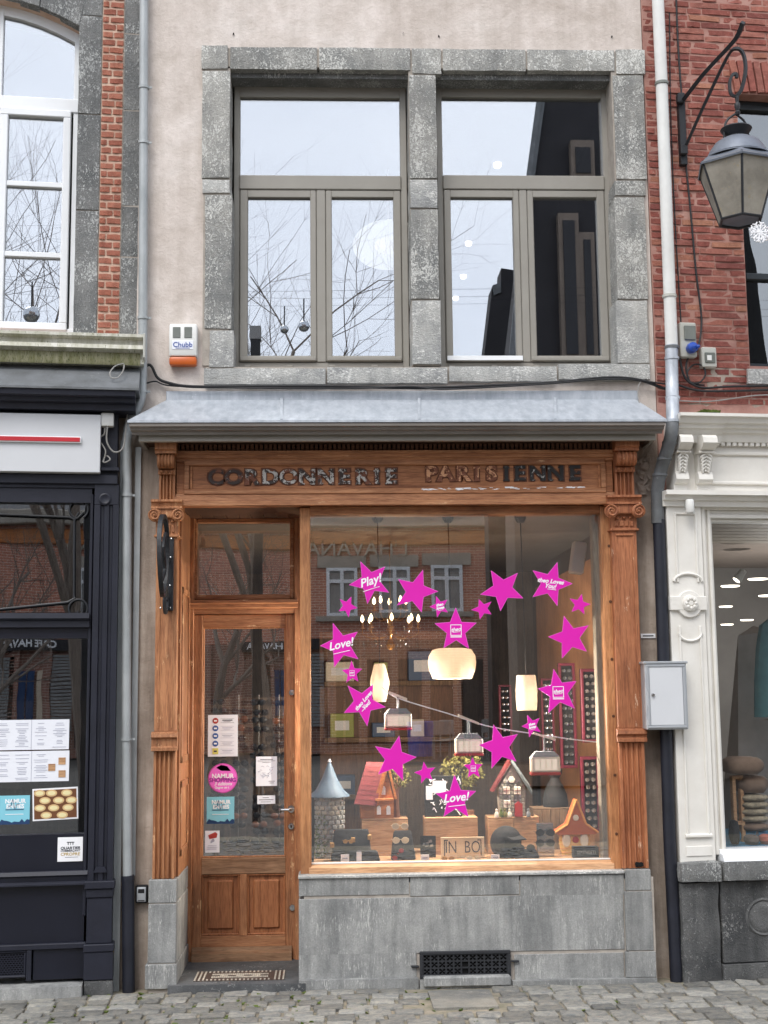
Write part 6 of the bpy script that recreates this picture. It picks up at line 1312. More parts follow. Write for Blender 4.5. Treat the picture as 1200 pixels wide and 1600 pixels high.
# --- crates
def crate(x0, y0, x1, y1, v, label, mat='crate_wood', planks=3):
    a, b, c, d = f.rect(x0, y0, x1, y1, v); dep = .16
    t = thing('wooden_crate', label, 'crate', F0, ((a + b) / 2, v + dep / 2, PZ), 'wooden crates in the shop window'); w = (b - a) / planks
    for k in range(planks): MB().box(a + w * k + .001, a + w * (k + 1) - .001, v, v + .014, PZ, d - .012, .002).part('plank', mat, t)
    MB().box(a, b, v, v + dep, d - .012, d, .003).part('top_board', mat, t); MB().box(a, a + .012, v + .014, v + dep, PZ, d - .012).part('side_board', mat, t); MB().box(b - .012, b, v + .014, v + dep, PZ, d - .012).part('side_board', mat, t); return a, b, d
c1 = crate(565, 1279, 638, 1337, .42, 'wooden crate under the red-roofed model house', 'crate_wood', 1)
c2 = crate(664, 1277, 747, 1337, .42, 'wooden crate under the framed picture', 'crate_wood', 1)
c3 = crate(763, 1276, 843, 1337, .42, 'wooden crate under the stone model house behind the helmet', 'crate_wood', 2)
c4 = crate(834, 1262, 902, 1337, .6, 'darker plank crate under the black figure', 'plank_wood', 5)
# --- red-roofed model house with a tree
hv = .44; paint('toy_roof_red', (124, 48, 50), (100, 38, 42), 8, .7, .3, 60, 0, .1); wood('toy_wood', (190, 118, 64), (206, 136, 80), (150, 86, 46), 'u', .6)
mh = thing('model_house', 'wooden model house with tall dark red tiled roof and a little tree', 'model house', F0, (f.u(590, 1280, hv), hv, c1[2]), 'model houses in the shop window')
a, b, c, d = f.rect(563, 1245, 585, 1282, hv); g0, g1 = f.u(585, 1260, hv), f.u(615, 1260, hv); zb_ = c1[2]; ze = f.z(590, 1246, hv); zr = f.z(600, 1194, hv)
MB().box(a, g0, hv, hv + .12, zb_, ze, .002).part('side_wall', 'toy_wood', mh)
MB().prism([(g0, zb_), (g1, zb_), (g1, ze), ((g0 + g1) / 2 + .01, zr - .01), (g0, ze)], hv - .012, hv + .12).part('gable_wall', 'toy_wood', mh)
rl = [f.at(553, 1256, hv - .02), f.at(588, 1259, hv - .02), f.at(604, 1192, hv - .02), f.at(573, 1191, hv - .02)]
nr = 9
for j in range(nr):
    t0, t1 = j / nr, (j + 1) / nr + .04; L2 = lambda p, q, t: (p[0] + (q[0] - p[0]) * t, p[1] + (q[1] - p[1]) * t)
    p0_, p1_, p2_, p3_ = L2(rl[0], rl[3], t0), L2(rl[1], rl[2], t0), L2(rl[1], rl[2], min(t1, 1)), L2(rl[0], rl[3], min(t1, 1))
    m = MB(); va, vb = hv - .03 + .06 * t0, hv - .028 + .06 * t1; m.hull([(p_[0], vv + e, p_[1]) for p_, vv in ((p0_, va), (p1_, va), (p2_, vb), (p3_, vb)) for e in (0, .008)]); m.part('tile_row', 'toy_roof_red', mh)
MB().prism([rl[1], (rl[1][0] + .012, rl[1][1]), (rl[2][0] + .014, rl[2][1]), rl[2]], hv - .03, hv + .13).prism([(rl[2][0], rl[2][1]), (rl[2][0] + .014, rl[2][1]), (g1 + .02, ze - .01), (g1 + .006, ze - .01)], hv - .03, hv + .13).part('verge', 'toy_wood', mh)
for px, py in ((592, 1266), (607, 1266), (599, 1235)):
    uu, z = f.at(px, py, hv - .012); MB().prism([(uu - .012, z - .025), (uu + .012, z - .025), (uu + .012, z + .015), (uu + .006, z + .026), (uu - .006, z + .026), (uu - .012, z + .015)], hv - .018, hv - .011).part('window', 'white_print', mh)
a, b, c, d = f.rect(586, 1247, 615, 1251, hv); MB().box(a, b, hv - .035, hv - .01, c, d, .002).part('balcony', 'toy_wood', mh)
# little tree beside it
tu = f.u(621, 1278, hv); tr_ = thing('model_tree', 'little model tree with tan trunk behind the red-roofed model house', 'model tree', F0, (tu, hv + .05, c1[2]))
zt_ = f.z(622, 1225, hv); wood('toy_bark', (126, 82, 60), (146, 98, 72), (90, 58, 44), 'z', .8); paint('dry_leaf', (120, 112, 62), (92, 92, 46), 20, .9, .3)
MB().tube(bez([(tu, hv + .05, c1[2]), (tu - .004, hv + .05, c1[2] + .1), (tu + .006, hv + .05, zt_)], 4), [.02 - .001 * k for k in range(9)], 8).part('trunk', 'toy_bark', tr_)
def leafball(c_, r3, n, mat, par, s_=.012, name='crown'):
    m = MB()
    for k in range(n):
        d_ = Vector((rnd.gauss(0, 1), rnd.gauss(0, 1), rnd.gauss(0, 1))).normalized() * rnd.uniform(.4, 1) ** .6; p_ = Vector(c_) + Vector((d_.x * r3[0], d_.y * r3[1], d_.z * r3[2])); a = Vector((rnd.uniform(-1, 1), rnd.uniform(-1, 1), rnd.uniform(-1, 1))).normalized() * s_; b_ = a.cross(Vector((rnd.uniform(-1, 1), rnd.uniform(-1, 1), rnd.uniform(-1, 1)))).normalized() * s_ * .45
        m.b.faces.new([m.b.verts.new(q) for q in (p_ - a, p_ + b_, p_ + a, p_ - b_)])
    return m.part(name, mat, par)
for px, py in ((606, 1205), (632, 1200), (636, 1222), (620, 1196)):
    q_ = f.at(px, py, hv + .05); MB().tube([(tu, hv + .05, zt_ - .03), (q_[0], hv + .05, q_[1])], [.009, .004], 6).part('branch', 'toy_bark', tr_)
q_ = f.at(621, 1213, hv + .05); leafball((q_[0], hv + .05, q_[1]), (.085, .06, .07), 260, 'dry_leaf', tr_)
# --- framed picture and plant behind it
a, b, c, d = f.rect(663, 1212, 722, 1277, .46); fp = MB(); fp.box(a, b, .46, .475, c2[2], d, .003); fp = fp.single('framed_picture', 'soft_black', 'black framed picture with white sketches standing on the middle crate', 'picture', F0)
m = MB()
for k in range(26):
    x, z = rnd.uniform(a + .02, b - .02), rnd.uniform(c2[2] + .03, d - .02); m.tube(bez([(x, .458, z), (x + rnd.uniform(-.02, .03), .458, z + rnd.uniform(-.02, .02)), (x + rnd.uniform(-.03, .03), .458, z + rnd.uniform(-.03, .03))], 3), .0022, 4)
m.box(a + .05, a + .13, .456, .46, d - .1, d - .03); m.box(a + .01, a + .05, .456, .46, d - .14, d - .06); m.part('sketch', 'paper', fp)
pln_ = thing('pot_plant', 'bushy dried plant in a pot behind the framed picture', 'plant', F0, (f.u(722, 1270, .62), .62, PZ + .2)); q_ = f.at(722, 1205, .62)
MB().lathe([(.0, PZ), (.05, PZ), (.07, PZ + .24), (.06, PZ + .24), (.0, PZ + .22)], (q_[0], .62, 0), 20).part('pot', 'toy_bark', pln_)
m = MB()
for k in range(14):
    a_ = rnd.uniform(0, 6.28); m.tube(bez([(q_[0], .62, PZ + .22), (q_[0] + math.cos(a_) * .04, .62 + math.sin(a_) * .04, q_[1] - .04), (q_[0] + math.cos(a_) * .12, .62 + math.sin(a_) * .1, q_[1] + rnd.uniform(-.05, .09))], 4), .003, 5)
m.part('stems', 'dry_leaf', pln_, kind='stuff'); leafball((q_[0], .62, q_[1]), (.14, .11, .12), 520, 'dry_leaf', pln_, .016, 'foliage')
# --- stone model house
sv_ = .43; sh = thing('model_house', 'stone model house with grey slate roof and a red door on a crate', 'model house', F0, (f.u(803, 1278, sv_), sv_, c3[2]), 'model houses in the shop window')
a, b = f.u(781, 1250, sv_), f.u(820, 1250, sv_); zb_ = c3[2]; ze = f.z(800, 1232, sv_); zr = f.z(798, 1192, sv_)
MB().prism([(a, zb_), (b, zb_), (b + .006, ze), ((a + b) / 2 + .004, zr - .01), (a - .006, ze)], sv_, sv_ + .1).part('wall', 'joint_lime', sh)
for j in range(10):
    z = zb_ + (ze + .05 - zb_) * (j + .5) / 10; half = (b - a) / 2 if z < ze else (b - a) / 2 * (1 - (z - ze) / (zr - ze)); n = max(1, round(half * 2 / .02)); um = (a + b) / 2
    for k in range(n): piece('stone', st_m[(j * 3 + k) % 3], sh, (um - half + (k + .5) * half * 2 / n, sv_ - .002, z), (half * 2 / n * .82, .012, (ze + .05 - zb_) / 10 * .8))
apx = f.at(797, 1189, sv_); lft = f.at(768, 1237, sv_); rgt = f.at(836, 1236, sv_)
paint('toy_slate', (96, 104, 106), (76, 82, 86), 14, .7, .3, 60)
MB().prism([(lft[0], lft[1]), (lft[0] + .012, lft[1] + .0), (apx[0], apx[1] - .012), (apx[0] - .004, apx[1] + .006)], sv_ - .02, sv_ + .1).part('verge', 'toy_roof_red', sh)
MB().hull([(apx[0], sv_ - .02, apx[1]), (apx[0] + .03, sv_ + .11, apx[1] + .004), (rgt[0] - .02, sv_ - .022, rgt[1] - .01), (rgt[0], sv_ + .11, rgt[1]), (apx[0] + .004, sv_ - .02, apx[1] - .012), (rgt[0] - .024, sv_ - .022, rgt[1] - .02), (rgt[0] - .04, sv_ - .02, rgt[1] + .035), (rgt[0] - .02, sv_ + .11, rgt[1] + .04)]).part('roof', 'toy_slate', sh)
uu, z = f.at(799, 1218, sv_); MB().lathe([(0, -.012), (.02, -.011), (.022, 0)], (uu, sv_ - .004, z), 6, 'v').part('round_window', 'toy_cream', sh)
for px, py in ((791, 1235), (808, 1235), (792, 1256)):
    uu, z = f.at(px, py, sv_); w_ = MB(); w_.box(uu - .02, uu + .02, sv_ - .014, sv_ - .004, z - .022, z + .022, .002); w_ = w_.part('window', 'toy_cream', sh); MB().box(uu - .0015, uu + .0015, sv_ - .016, sv_ - .013, z - .02, z + .02).box(uu - .018, uu + .018, sv_ - .0158, sv_ - .013, z - .0015, z + .0015).part('glazing_bar', 'toy_roof_red', sh)
a_, b_, c_, d_ = f.rect(804, 1252, 816, 1275, sv_); MB().prism([(a_, zb_), (b_, zb_), (b_, d_ - .015), ((a_ + b_) / 2, d_), (a_, d_ - .015)], sv_ - .014, sv_ - .003).part('door', 'toy_red', sh)
for k, (px, mt) in enumerate(((776, 'toy_cream'), (783, 'moss'), (789, 'dry_leaf'), (796, 'toy_cream'), (826, 'toy_grey'))):
    uu, z = f.at(px, 1274, sv_ - .04); MB().lathe([(.0, zb_ + .05), (.008, zb_ + .045), (.006, zb_ + .034), (.014, zb_ + .02), (.012, zb_)], (uu, sv_ - .04, 0), 10).part('figurine', mt, sh)
# --- yellow house with orange roof
yv = .3; paint('toy_yellow', (236, 196, 116), (226, 182, 100), 6, .6, .1, 40); paint('toy_orange', (192, 98, 48), (176, 84, 40), 8, .6, .2, 50); paint('toy_orange_edge', (232, 160, 84), (222, 150, 76), 8, .6, .1)
yh = thing('model_house', 'yellow toy house with a pointed orange roof at the right of the window', 'model house', F0, (f.u(908, 1335, yv), yv, PZ), 'model houses in the shop window')
uc, _ = f.at(900, 1310, yv); hw_ = f.u(925, 1310, yv) - uc; ze = f.z(900, 1302, yv)
pr = [(hw_ * .84, PZ), (hw_ * .98, PZ + (ze - PZ) * .5), (hw_ * .94, ze + .01)]
m = MB(); m.lathe(pr, (uc, yv + hw_ * .5, 0), 20, 'z', .5); m.part('wall', 'toy_yellow', yh)
for j in range(5):
    z = PZ + (ze - PZ) * (j + .6) / 5.4; t = (z - PZ) / (ze - PZ); rr_ = hw_ * (.84 + .14 * min(1, t * 2) - .04 * max(0, t * 2 - 1)) + .0025; MB().tube([(uc + rr_ * math.cos(q), yv + hw_ * .5 + rr_ * .5 * math.sin(q), z) for q in [math.pi + math.pi * k / 16 for k in range(17)]], .0016, 4).part('clapboard_line', 'toy_orange_edge', yh)
tp, l_, r2 = f.at(900, 1249, yv), f.at(866, 1301, yv), f.at(934, 1300, yv); md1, md2 = f.at(886, 1288, yv), f.at(915, 1287, yv)
poly = [l_, md1, tp, md2, r2, (r2[0] - .02, r2[1] - .012), (l_[0] + .02, l_[1] - .012)]
MB().prism(poly, yv - .014, yv + hw_).part('roof', 'toy_orange', yh)
m = MB()
for p_, q_ in zip((l_, md1, tp, md2), (md1, tp, md2, r2)): m.tube([(p_[0], yv - .016, p_[1]), (q_[0], yv - .016, q_[1])], .007, 6)
m.part('roof_edge', 'toy_orange_edge', yh)
uu, z = f.at(900, 1278, yv - .02); MB().lathe([(0, -.008), (.014, -.008), (.018, 0)], (uu, yv - .015, z), 16, 'v').part('attic_window', 'toy_cream', yh)
for px in (886, 914):
    uu, z = f.at(px, 1313, yv - .02); m = MB(); m.lathe([(0, -.01), (.021, -.009), (.025, 0)], (uu, yv + .0, z), 18, 'v', 1.7); m.part('oval_window', 'toy_cream', yh)
uu, z = f.at(901, 1313, yv - .03); MB().lathe([(0, -.012), (.016, -.01), (.02, 0)], (uu, yv, z), 12, 'v').part('flower_box', 'toy_red', yh)
# --- black figure on the plank crate
bf = MB(); uu, _ = f.at(868, 1230, .66); zb_ = c4[2]; bf.lathe([(.075, zb_), (.08, zb_ + .02), (.07, zb_ + .08), (.05, zb_ + .13), (.03, zb_ + .16), (.028, zb_ + .175), (.046, zb_ + .2), (.048, zb_ + .225), (.03, zb_ + .25), (0, zb_ + .255)], (uu, .68, 0), 24); bf.single('black_bust', 'soft_black', 'black bust standing on the darker plank crate', 'bust', F0)
# --- helmet
hv = .26; uc, zc_ = f.at(791, 1314, hv); hr = f.u(815, 1310, hv) - uc
hm = thing('helmet', 'matt black open-face motorcycle helmet with a visor peak', 'helmet', F0, (uc, hv, PZ))
m = MB(); seg, rg = 28, 14
verts = [[m.b.verts.new((uc + hr * math.sin(p) * math.cos(t) * 1.05, hv + hr * math.sin(p) * math.sin(t), PZ + hr * .9 + hr * 1.08 * math.cos(p))) for t in [2 * math.pi * k / seg for k in range(seg)]] for p in [math.pi * .02 + (math.pi * .80) * j / rg for j in range(rg + 1)]]
for j in range(rg):
    for k in range(seg):
        t = (k + .5) / seg * 2 * math.pi; pj = (j + .5) / rg
        if pj > .52 and (t > math.pi * 1.42 or t < math.pi * .04): continue
        m.b.faces.new((verts[j][k], verts[j][(k + 1) % seg], verts[j + 1][(k + 1) % seg], verts[j + 1][k]))
m.b.faces.new(verts[0]); ob = m.part('shell', 'soft_black', hm); sd = ob.modifiers.new('thick', 'SOLIDIFY'); sd.thickness = .012
MB().lathe([(0, PZ + .02), (hr * .86, PZ + .03), (hr * .9, PZ + hr), (hr * .6, PZ + hr * 1.6), (0, PZ + hr * 1.75)], (uc, hv, 0), 20).part('lining', 'hole_black', hm)
a_, b_ = f.at(786, 1298, hv - hr), f.at(822, 1304, hv - hr * .7)
m = MB(); m.hull([(uc - hr * .1, hv - hr * .98, PZ + hr * 1.35), (uc + hr * .9, hv - hr * .5, PZ + hr * 1.4), (uc + hr * 1.2, hv - hr * .95, PZ + hr * 1.22), (uc + hr * .3, hv - hr * 1.3, PZ + hr * 1.2), (uc - hr * .08, hv - hr * .96, PZ + hr * 1.22), (uc + hr * .9, hv - hr * .5, PZ + hr * 1.22), (uc + hr * 1.15, hv - hr * .9, PZ + hr * 1.14), (uc + hr * .3, hv - hr * 1.26, PZ + hr * 1.12)]); m.part('peak', 'soft_black', hm)
MB().text('EXIT', .028, uc + hr * .42, hv - hr * 1.28, PZ + hr * 1.17, .001, .2, .0008, rot=.05).part('lettering', 'paper', hm) if False else None
# --- spectacles
def glasses(par_label, px, py, v, w_px, lens, framec, tilt=0.0, group='spectacles on display'):
    u, z = f.at(px, py, v); w = f.u(px + w_px / 2, py, v) - u; r_ = w * .44
    g = thing('spectacles', par_label, 'spectacles', F0, (u, v, z - r_), group)
    for s_ in (-1, 1):
        c_ = (u + s_ * w * .55, v, z + s_ * tilt); MB().lathe([(r_ * .88, -.002), (r_, -.004), (r_ * 1.04, 0), (r_ * .88, .003)], c_, 16, 'v', .85).part('rim', framec, g); MB().lathe([(0, -.001), (r_ * .92, 0), (0, .001)], c_, 16, 'v', .85).part('lens', lens, g)
        MB().tube([(u + s_ * w, v, z + s_ * tilt + .004), (u + s_ * w * 1.02, v + .07, z + s_ * tilt)], .002, 5).part('temple', framec, g)
    MB().tube([(u - w * .16, v - .002, z + .003), (u, v - .004, z + .006), (u + w * .16, v - .002, z + .003)], .002, 5).part('bridge', framec, g); return g
flat('lens_dark', (30, 30, 32), .1); flat('lens_green', (60, 120, 96), .1); flat('lens_clear', (196, 196, 176), .1); flat('frame_cream', (222, 206, 176), .3); flat('frame_tort', (96, 56, 34), .3); flat('frame_blue', (50, 70, 120), .3); flat('frame_red', (150, 40, 44), .3)
paint('felt_black', (30, 31, 34), (22, 23, 26), 10, .9, .3, 80); paint('leather_tan', (186, 146, 90), (166, 126, 76), 10, .6, .2)
def cushion(px0, py0, px1, py1, v, name, label, cat, lean=.5):
    a, b, c, d = f.rect(px0, py0, px1, py1, v); m = MB(); z1 = d; m.hull([(a, v, PZ), (b, v, PZ), (b - .02, v + (z1 - PZ) * lean, z1), (a + .02, v + (z1 - PZ) * lean, z1), (a, v + .09, PZ), (b, v + .09, PZ), (b - .02, v + (z1 - PZ) * lean + .03, z1), (a + .02, v + (z1 - PZ) * lean + .03, z1)]); m._bev(list(m.b.verts), .01, 2); return m.single(name, 'felt_black', label, cat, F0)
c_ = cushion(517, 1298, 582, 1347, .16, 'display_bag', 'large black felt display pad with tan tabs at the left of the window', 'display pad')
for px, py in ((519, 1322), (578, 1310), (552, 1314)):
    uu, z = f.at(px, py, .16); MB().box(uu - .012, uu + .012, .17 + (z - PZ) * .3, .2 + (z - PZ) * .45, z - .014, z + .014, .003).part('leather_tab', 'leather_tan', c_)
cushion(553, 1329, 595, 1348, .12, 'spectacle_case', 'low black spectacle case in front of the big felt pad', 'case', .1)
MB().box(*(lambda q: (q[0], q[1]))(f.rect(557, 1331, 565, 1346, .11)), .108, .112, PZ, f.z(560, 1331, .11)).single('price_card', 'paper', 'upright white price card before the black case', 'price card', F0, 'price cards')
c_ = cushion(611, 1300, 650, 1346, .18, 'display_pad', 'black felt pad holding green-lensed spectacles beside the first crate', 'display pad')
glasses('tan round spectacles resting on the first crate edge', 625, 1291, .36, 26, 'lens_clear', 'frame_cream'); glasses('pale framed spectacles with green lenses on the felt pad', 626, 1313, .18, 26, 'lens_green', 'frame_cream'); glasses('black and red spectacles lying tilted at the foot of the felt pad', 622, 1335, .15, 18, 'lens_clear', 'frame_red', .02); glasses('tan spectacles on the big black felt pad', 544, 1315, .17, 16, 'lens_clear', 'leather_tan')
glasses('pair of tan reading spectacles before the bracketed wooden sign', 700, 1342, .12, 20, 'lens_clear', 'leather_tan'); glasses('second tan pair before the bracketed wooden sign', 740, 1342, .12, 22, 'lens_clear', 'frame_cream')
cushion(805, 1328, 845, 1346, .14, 'display_pad', 'flat black pad with dark sunglasses right of the helmet', 'display pad', .6); glasses('dark sunglasses on the flat black pad beside the helmet', 821, 1325, .15, 30, 'lens_dark', 'black')
# cards and wooden sign
a, b, c, d = f.rect(657, 1306, 681, 1337, .3); cd_ = MB(); cd_.box(a, b, .3, .306, PZ, d); cd_ = cd_.single('photo_card', 'soft_black', 'black and white photo card left of the bracketed wooden sign', 'card', F0)
m = MB()
for k in range(5): x, z = rnd.uniform(a + .01, b - .03), rnd.uniform(PZ + .02, d - .03); m.prism([(x, z), (x + .025, z + .004), (x + .02, z + .02), (x + .004, z + .016)], .298, .2995)
m.part('photo_print', 'mirror_grey', cd_)
sg = MB(); a, b, c, d = f.rect(689, 1308, 757, 1340, .24); sg.box(a, b, .24, .252, PZ, d, .002); sg = sg.single('wooden_sign', 'sign_cream', 'pale wooden sign lettered IN BO between brackets', 'sign', F0)
w, h = b - a, d - PZ; m = MB(); m.text('IN  BO', h * .82, (a + b) / 2, .2385, PZ + h * .5, .002, 0, -.0006, sx=.72)
for s_ in (-1, 1):
    x = a + w * .08 if s_ < 0 else b - w * .08; m.box(x - .0025, x + .0025, .2378, .2398, PZ + h * .12, PZ + h * .88); m.box(min(x, x - s_ * .02), max(x, x - s_ * .02), .2378, .2398, PZ + h * .83, PZ + h * .88)
m.part('lettering', 'ink', sg)
for px, lab in ((664, 'white price card before the photo card'), (774, 'white price card before the helmet'), (539, 'white price card at the foot of the big felt pad')):
    a, b, c, d = f.rect(px - 6.5, 1335, px + 6.5, 1346, .12); o = MB().box(a, b, .118, .121, PZ, d).single('price_card', 'paper', lab, 'price card', F0, 'price cards'); lines(o, 'ink_pale', [(a + .008, b - .008, (PZ + d) / 2, .008)], .118)
# grey stand with two sunglasses
a, b, c, d = f.rect(839, 1286, 866, 1339, .26); gs = MB().box(a, b, .26, .275, PZ, d, .003).single('spectacle_stand', 'mirror_grey', 'grey upright stand carrying two dark sunglasses', 'stand', F0)
glasses('upper sunglasses on the grey stand', 852, 1301, .24, 30, 'mirror_grey', 'black'); glasses('lower sunglasses on the grey stand', 852, 1317, .24, 30, 'mirror_grey', 'black')
a, b, c, d = f.rect(896, 1323, 936, 1341, .13); cs = MB().box(a, b, .13, .19, PZ, d, .004).single('spectacle_case', 'soft_black', 'black lettered spectacle case before the yellow toy house', 'case', F0); MB().text('SERENGETI', .026, (a + b) / 2, .1295, (PZ + d) / 2, .001, 0, 0, sx=.85).part('lettering', 'plastic_grey', cs)
# --- white loudspeaker on the right wall of the window
spk = MB(); a, b, c, d = f.rect(894, 846, 915, 896, .5); spk.box(a, b, .5, .58, c, d, .008); spk.rot(.16, 'Y', ((a + b) / 2, .54, (c + d) / 2)); spk = spk.single('loudspeaker', 'plastic_white', 'slim white loudspeaker tilted at the top right inside the window', 'loudspeaker', F0)
# --- maroon spectacle racks on the right wall
paint('maroon', (110, 30, 50), (92, 24, 42), 5, .4, .05)
for k, (x0, y0, x1, y1, v, lab) in enumerate(((874, 1036, 900, 1200, 1.1, 'tall maroon spectacle rack behind the logo star'), (908, 1045, 936, 1160, .7, 'upper maroon spectacle rack next to the window post'), (908, 1182, 938, 1300, .7, 'lower maroon spectacle rack next to the window post'), (846, 1060, 866, 1190, 1.6, 'narrow maroon spectacle rack deep in the shop'), (780, 1070, 800, 1180, 2.4, 'far maroon spectacle rack behind the cylindrical lamp'))):
    a, b, c, d = f.rect(x0, y0, x1, y1, v); rk = thing('spectacle_rack', lab, 'rack', F0, ((a + b) / 2, v, c), 'maroon spectacle racks')
    MB().box(a, b, v + .01, v + .03, c, d).part('back', 'soft_black', rk); m = MB(); frame_ring(m, a, b, c, d, (b - a) * .16, v - .02, v + .03, .003); m.part('frame', 'maroon', rk)
    n = max(4, int((d - c) / .05)); m = MB()
    for q in range(n):
        z = c + (d - c) * (q + .8) / (n + .8); um = (a + b) / 2 + rnd.uniform(-.005, .005); rr_ = (b - a) * .13
        for s_ in (-1, 1): m.lathe([(rr_ * .7, -.002), (rr_, -.003), (rr_, .003), (rr_ * .7, .002)], (um + s_ * rr_ * 1.2, v - .005, z), 10, 'v', .8)
    m.part('spectacle_row', 'mirror_grey', rk, kind='stuff')
# --- spectacle wall behind the door
bx_ = MB(); a, b, c, d = f.rect(318, 1100, 470, 1480, 1.0); bx_.box(a - .2, b, 1.02, 1.06, .12, f.z(380, 1090, 1.0)); bx_ = bx_.single('spectacle_board', 'dark_panel', 'brown board hung with rows of sunglasses behind the door pane', 'display board', F0)
flat('rod_grey', (96, 92, 88), .5, .3)
for px in (372, 404, 436):
    u, z0_ = f.at(px, 1320, 1.0); z1_ = f.z(px, 1085, 1.0); MB().tube([(u, 1.0, z0_), (u, 1.0, z1_)], .004, 6).part('rod', 'rod_grey', bx_)
for px in (340, 372, 404, 436):
    for q in range(17):
        py = 1098 + q * 13.5 + rnd.uniform(-2, 2)
        if rnd.random() < .12: continue
        u, z = f.at(px + rnd.uniform(-2, 4), py, .98); m = MB(); rr_ = .024
        for s_ in (-1, 1): m.lathe([(0, -.004), (rr_ * .8, -.003), (rr_, 0), (rr_, .004)], (u + s_ * .026, .98 + s_ * .01, z), 10, 'v', .85)
        m.tube([(u - .006, .98, z + .004), (u + .006, .98, z + .004)], .003, 4); m.part('sunglasses', rnd.choice(['lens_dark', 'lens_dark', 'frame_tort', 'black', 'lens_dark']), bx_, kind='stuff')
# --- furniture deeper in the shop
cb = MB(); a, b = f.u(500, 1150, 3.6), f.u(720, 1150, 3.6); cb.box(a, b, 3.5, 3.9, .12, 2.1); cb = cb.single('shop_cabinet', 'inner_wood', 'tall brown cabinet at the back of the shop', 'cabinet', F0)
for k in range(4): MB().box(a + .04, b - .04, 3.28, 3.5, .3 + k * .45, .338 + k * .45).part('shelf', 'plank_wood', cb)
a, b = f.u(868, 1050, 1.3), f.u(945, 1050, 1.3); wp_ = MB().box(_pr - .22, _pr - .13, .9, 3.6, .12, RZ - .2).single('oak_screen', 'oak_light', 'pale oak wall lining along the right side of the shop', 'panel', F0)
ct_ = MB(); a, b = f.u(600, 1250, 2.6), f.u(830, 1250, 2.6); ct_.box(a, b, 2.5, 3.0, .12, 1.05, .01).single('shop_counter', 'dark_panel', 'dark wooden counter in the middle of the shop', 'counter', F0)
flat('box_cream', (214, 204, 186)); flat('box_green', (150, 156, 70)); flat('box_red', (150, 50, 48)); flat('box_blue', (60, 84, 120))
for k in range(12):
    lv, cn = k % 4, ('cream', 'green', 'blue')[k // 4]; u = f.u(528 + (k * 61) % 180, 1100, 3.42); z = .34 + lv * .45; w_, h_ = rnd.uniform(.05, .12), rnd.uniform(.1, .24)
    o = MB().box(u - w_, u + w_, 3.3, 3.46, z, z + h_, .004).single('stock_box', 'box_' + cn, f"{cn} stock box on the {('lowest', 'second', 'third', 'top')[lv]} shelf of the brown cabinet", 'box', F0, 'stock boxes on the cabinet shelves'); MB().box(u - w_ * .6, u + w_ * .6, 3.297, 3.3, z + h_ * .3, z + h_ * .7).part('label_print', 'paper', o)
# --- upstairs: ring lamp and ceiling spots
V = 2.2; uu, z = f.at(607, 383, V); rl_ = thing('ring_lamp', 'lit white ring-shaped ceiling lamp seen through the left upper window', 'lamp', F0, (uu, V, z - .1))
pr = [(.19 + .085 * math.cos(t), z + .04 * math.sin(t)) for t in [2 * math.pi * k / 14 for k in range(15)]]; MB().lathe(pr, (uu, V, 0), 36).rot(-.4, 'X', (uu, V, z)).part('ring', 'ring_glow', rl_); zc9 = f.z(660, 100, .2) + .12; MB().tube([(uu, V, z), (uu, V, zc9)], .006, 6).part('cord', 'plastic_white', rl_)
for k, (px, py) in enumerate(((777, 255), (732, 378), (724, 430), (712, 464))):
    zc_ = zc9 - .004; r0 = CAM.to_3x3() @ Vector(((px - 600) / FPX, (800 - py) / FPX, -1)); t = (zc_ - EYE) / r0.z; x, y = r0.x * t, -DIST + r0.y * t
    sp = MB(); sp.lathe([(.0, zc_ - .03), (.024, zc_ - .032), (.03, zc_ - .02), (.03, zc_)], (x, y, 0), 16); sp = sp.single('ceiling_spot', 'spot_white', ('nearest', 'second', 'third', 'farthest')[k] + ' of four lit ceiling spots behind the right upper window', 'ceiling spot', F0, 'ceiling spots upstairs')
# ================================================================== inside the right-hand shop
f = FR
for k, (px, py, v, rx) in enumerate(((1184, 905, 1.6, .07), (1141, 916, 1.5, .065), (1134, 948, 2.2, .05), (1167, 969, 2.4, .05), (1198, 931, 1.9, .06), (1136, 976, 2.8, .05))):
    u, z = f.at(px, py, v); m = MB(); m.lathe([(0, -.004), (rx * .9, -.004), (rx, 0), (rx, .004)], (u, v, z), 20); o = m.single('ceiling_light', 'spot_white', ('wide round ceiling light nearest the picture edge', 'round ceiling light nearest the white window frame', 'small round light half hidden by the white frame', 'round light low over the tent in the boutique', 'round light cut by the picture edge in the boutique', 'lowest half hidden round light beside the white frame')[k], 'ceiling light', FR, 'boutique ceiling lights')
u, z = f.at(1158, 897, .5); m = MB(); m.lathe([(.0, -.05), (.026, -.05), (.03, -.045), (.02, .03), (0, .035)], (0, 0, 0), 16); m.rot(.7, 'Y', (0, 0, 0)); bmesh.ops.translate(m.b, verts=m.b.verts, vec=(u, .5, z)); o = m.single('track_spot', 'plastic_grey', 'grey adjustable ceiling spot just inside the boutique window', 'spot', FR)
m = MB(); m.lathe([(0, -.052), (.024, -.052), (.024, -.0505), (0, -.05)], (0, 0, 0), 16); m.rot(.7, 'Y', (0, 0, 0)); bmesh.ops.translate(m.b, verts=m.b.verts, vec=(u, .5, z)); m.part('bulb', 'spot_white', o)
lb = lamp_light('boutique_light', tuple(FR.world(f.u(1190, 930, 1.6) + .5, 1.9, f.z(1160, 930, 1.6) - .5)), 26, .002, (1, .97, .93))
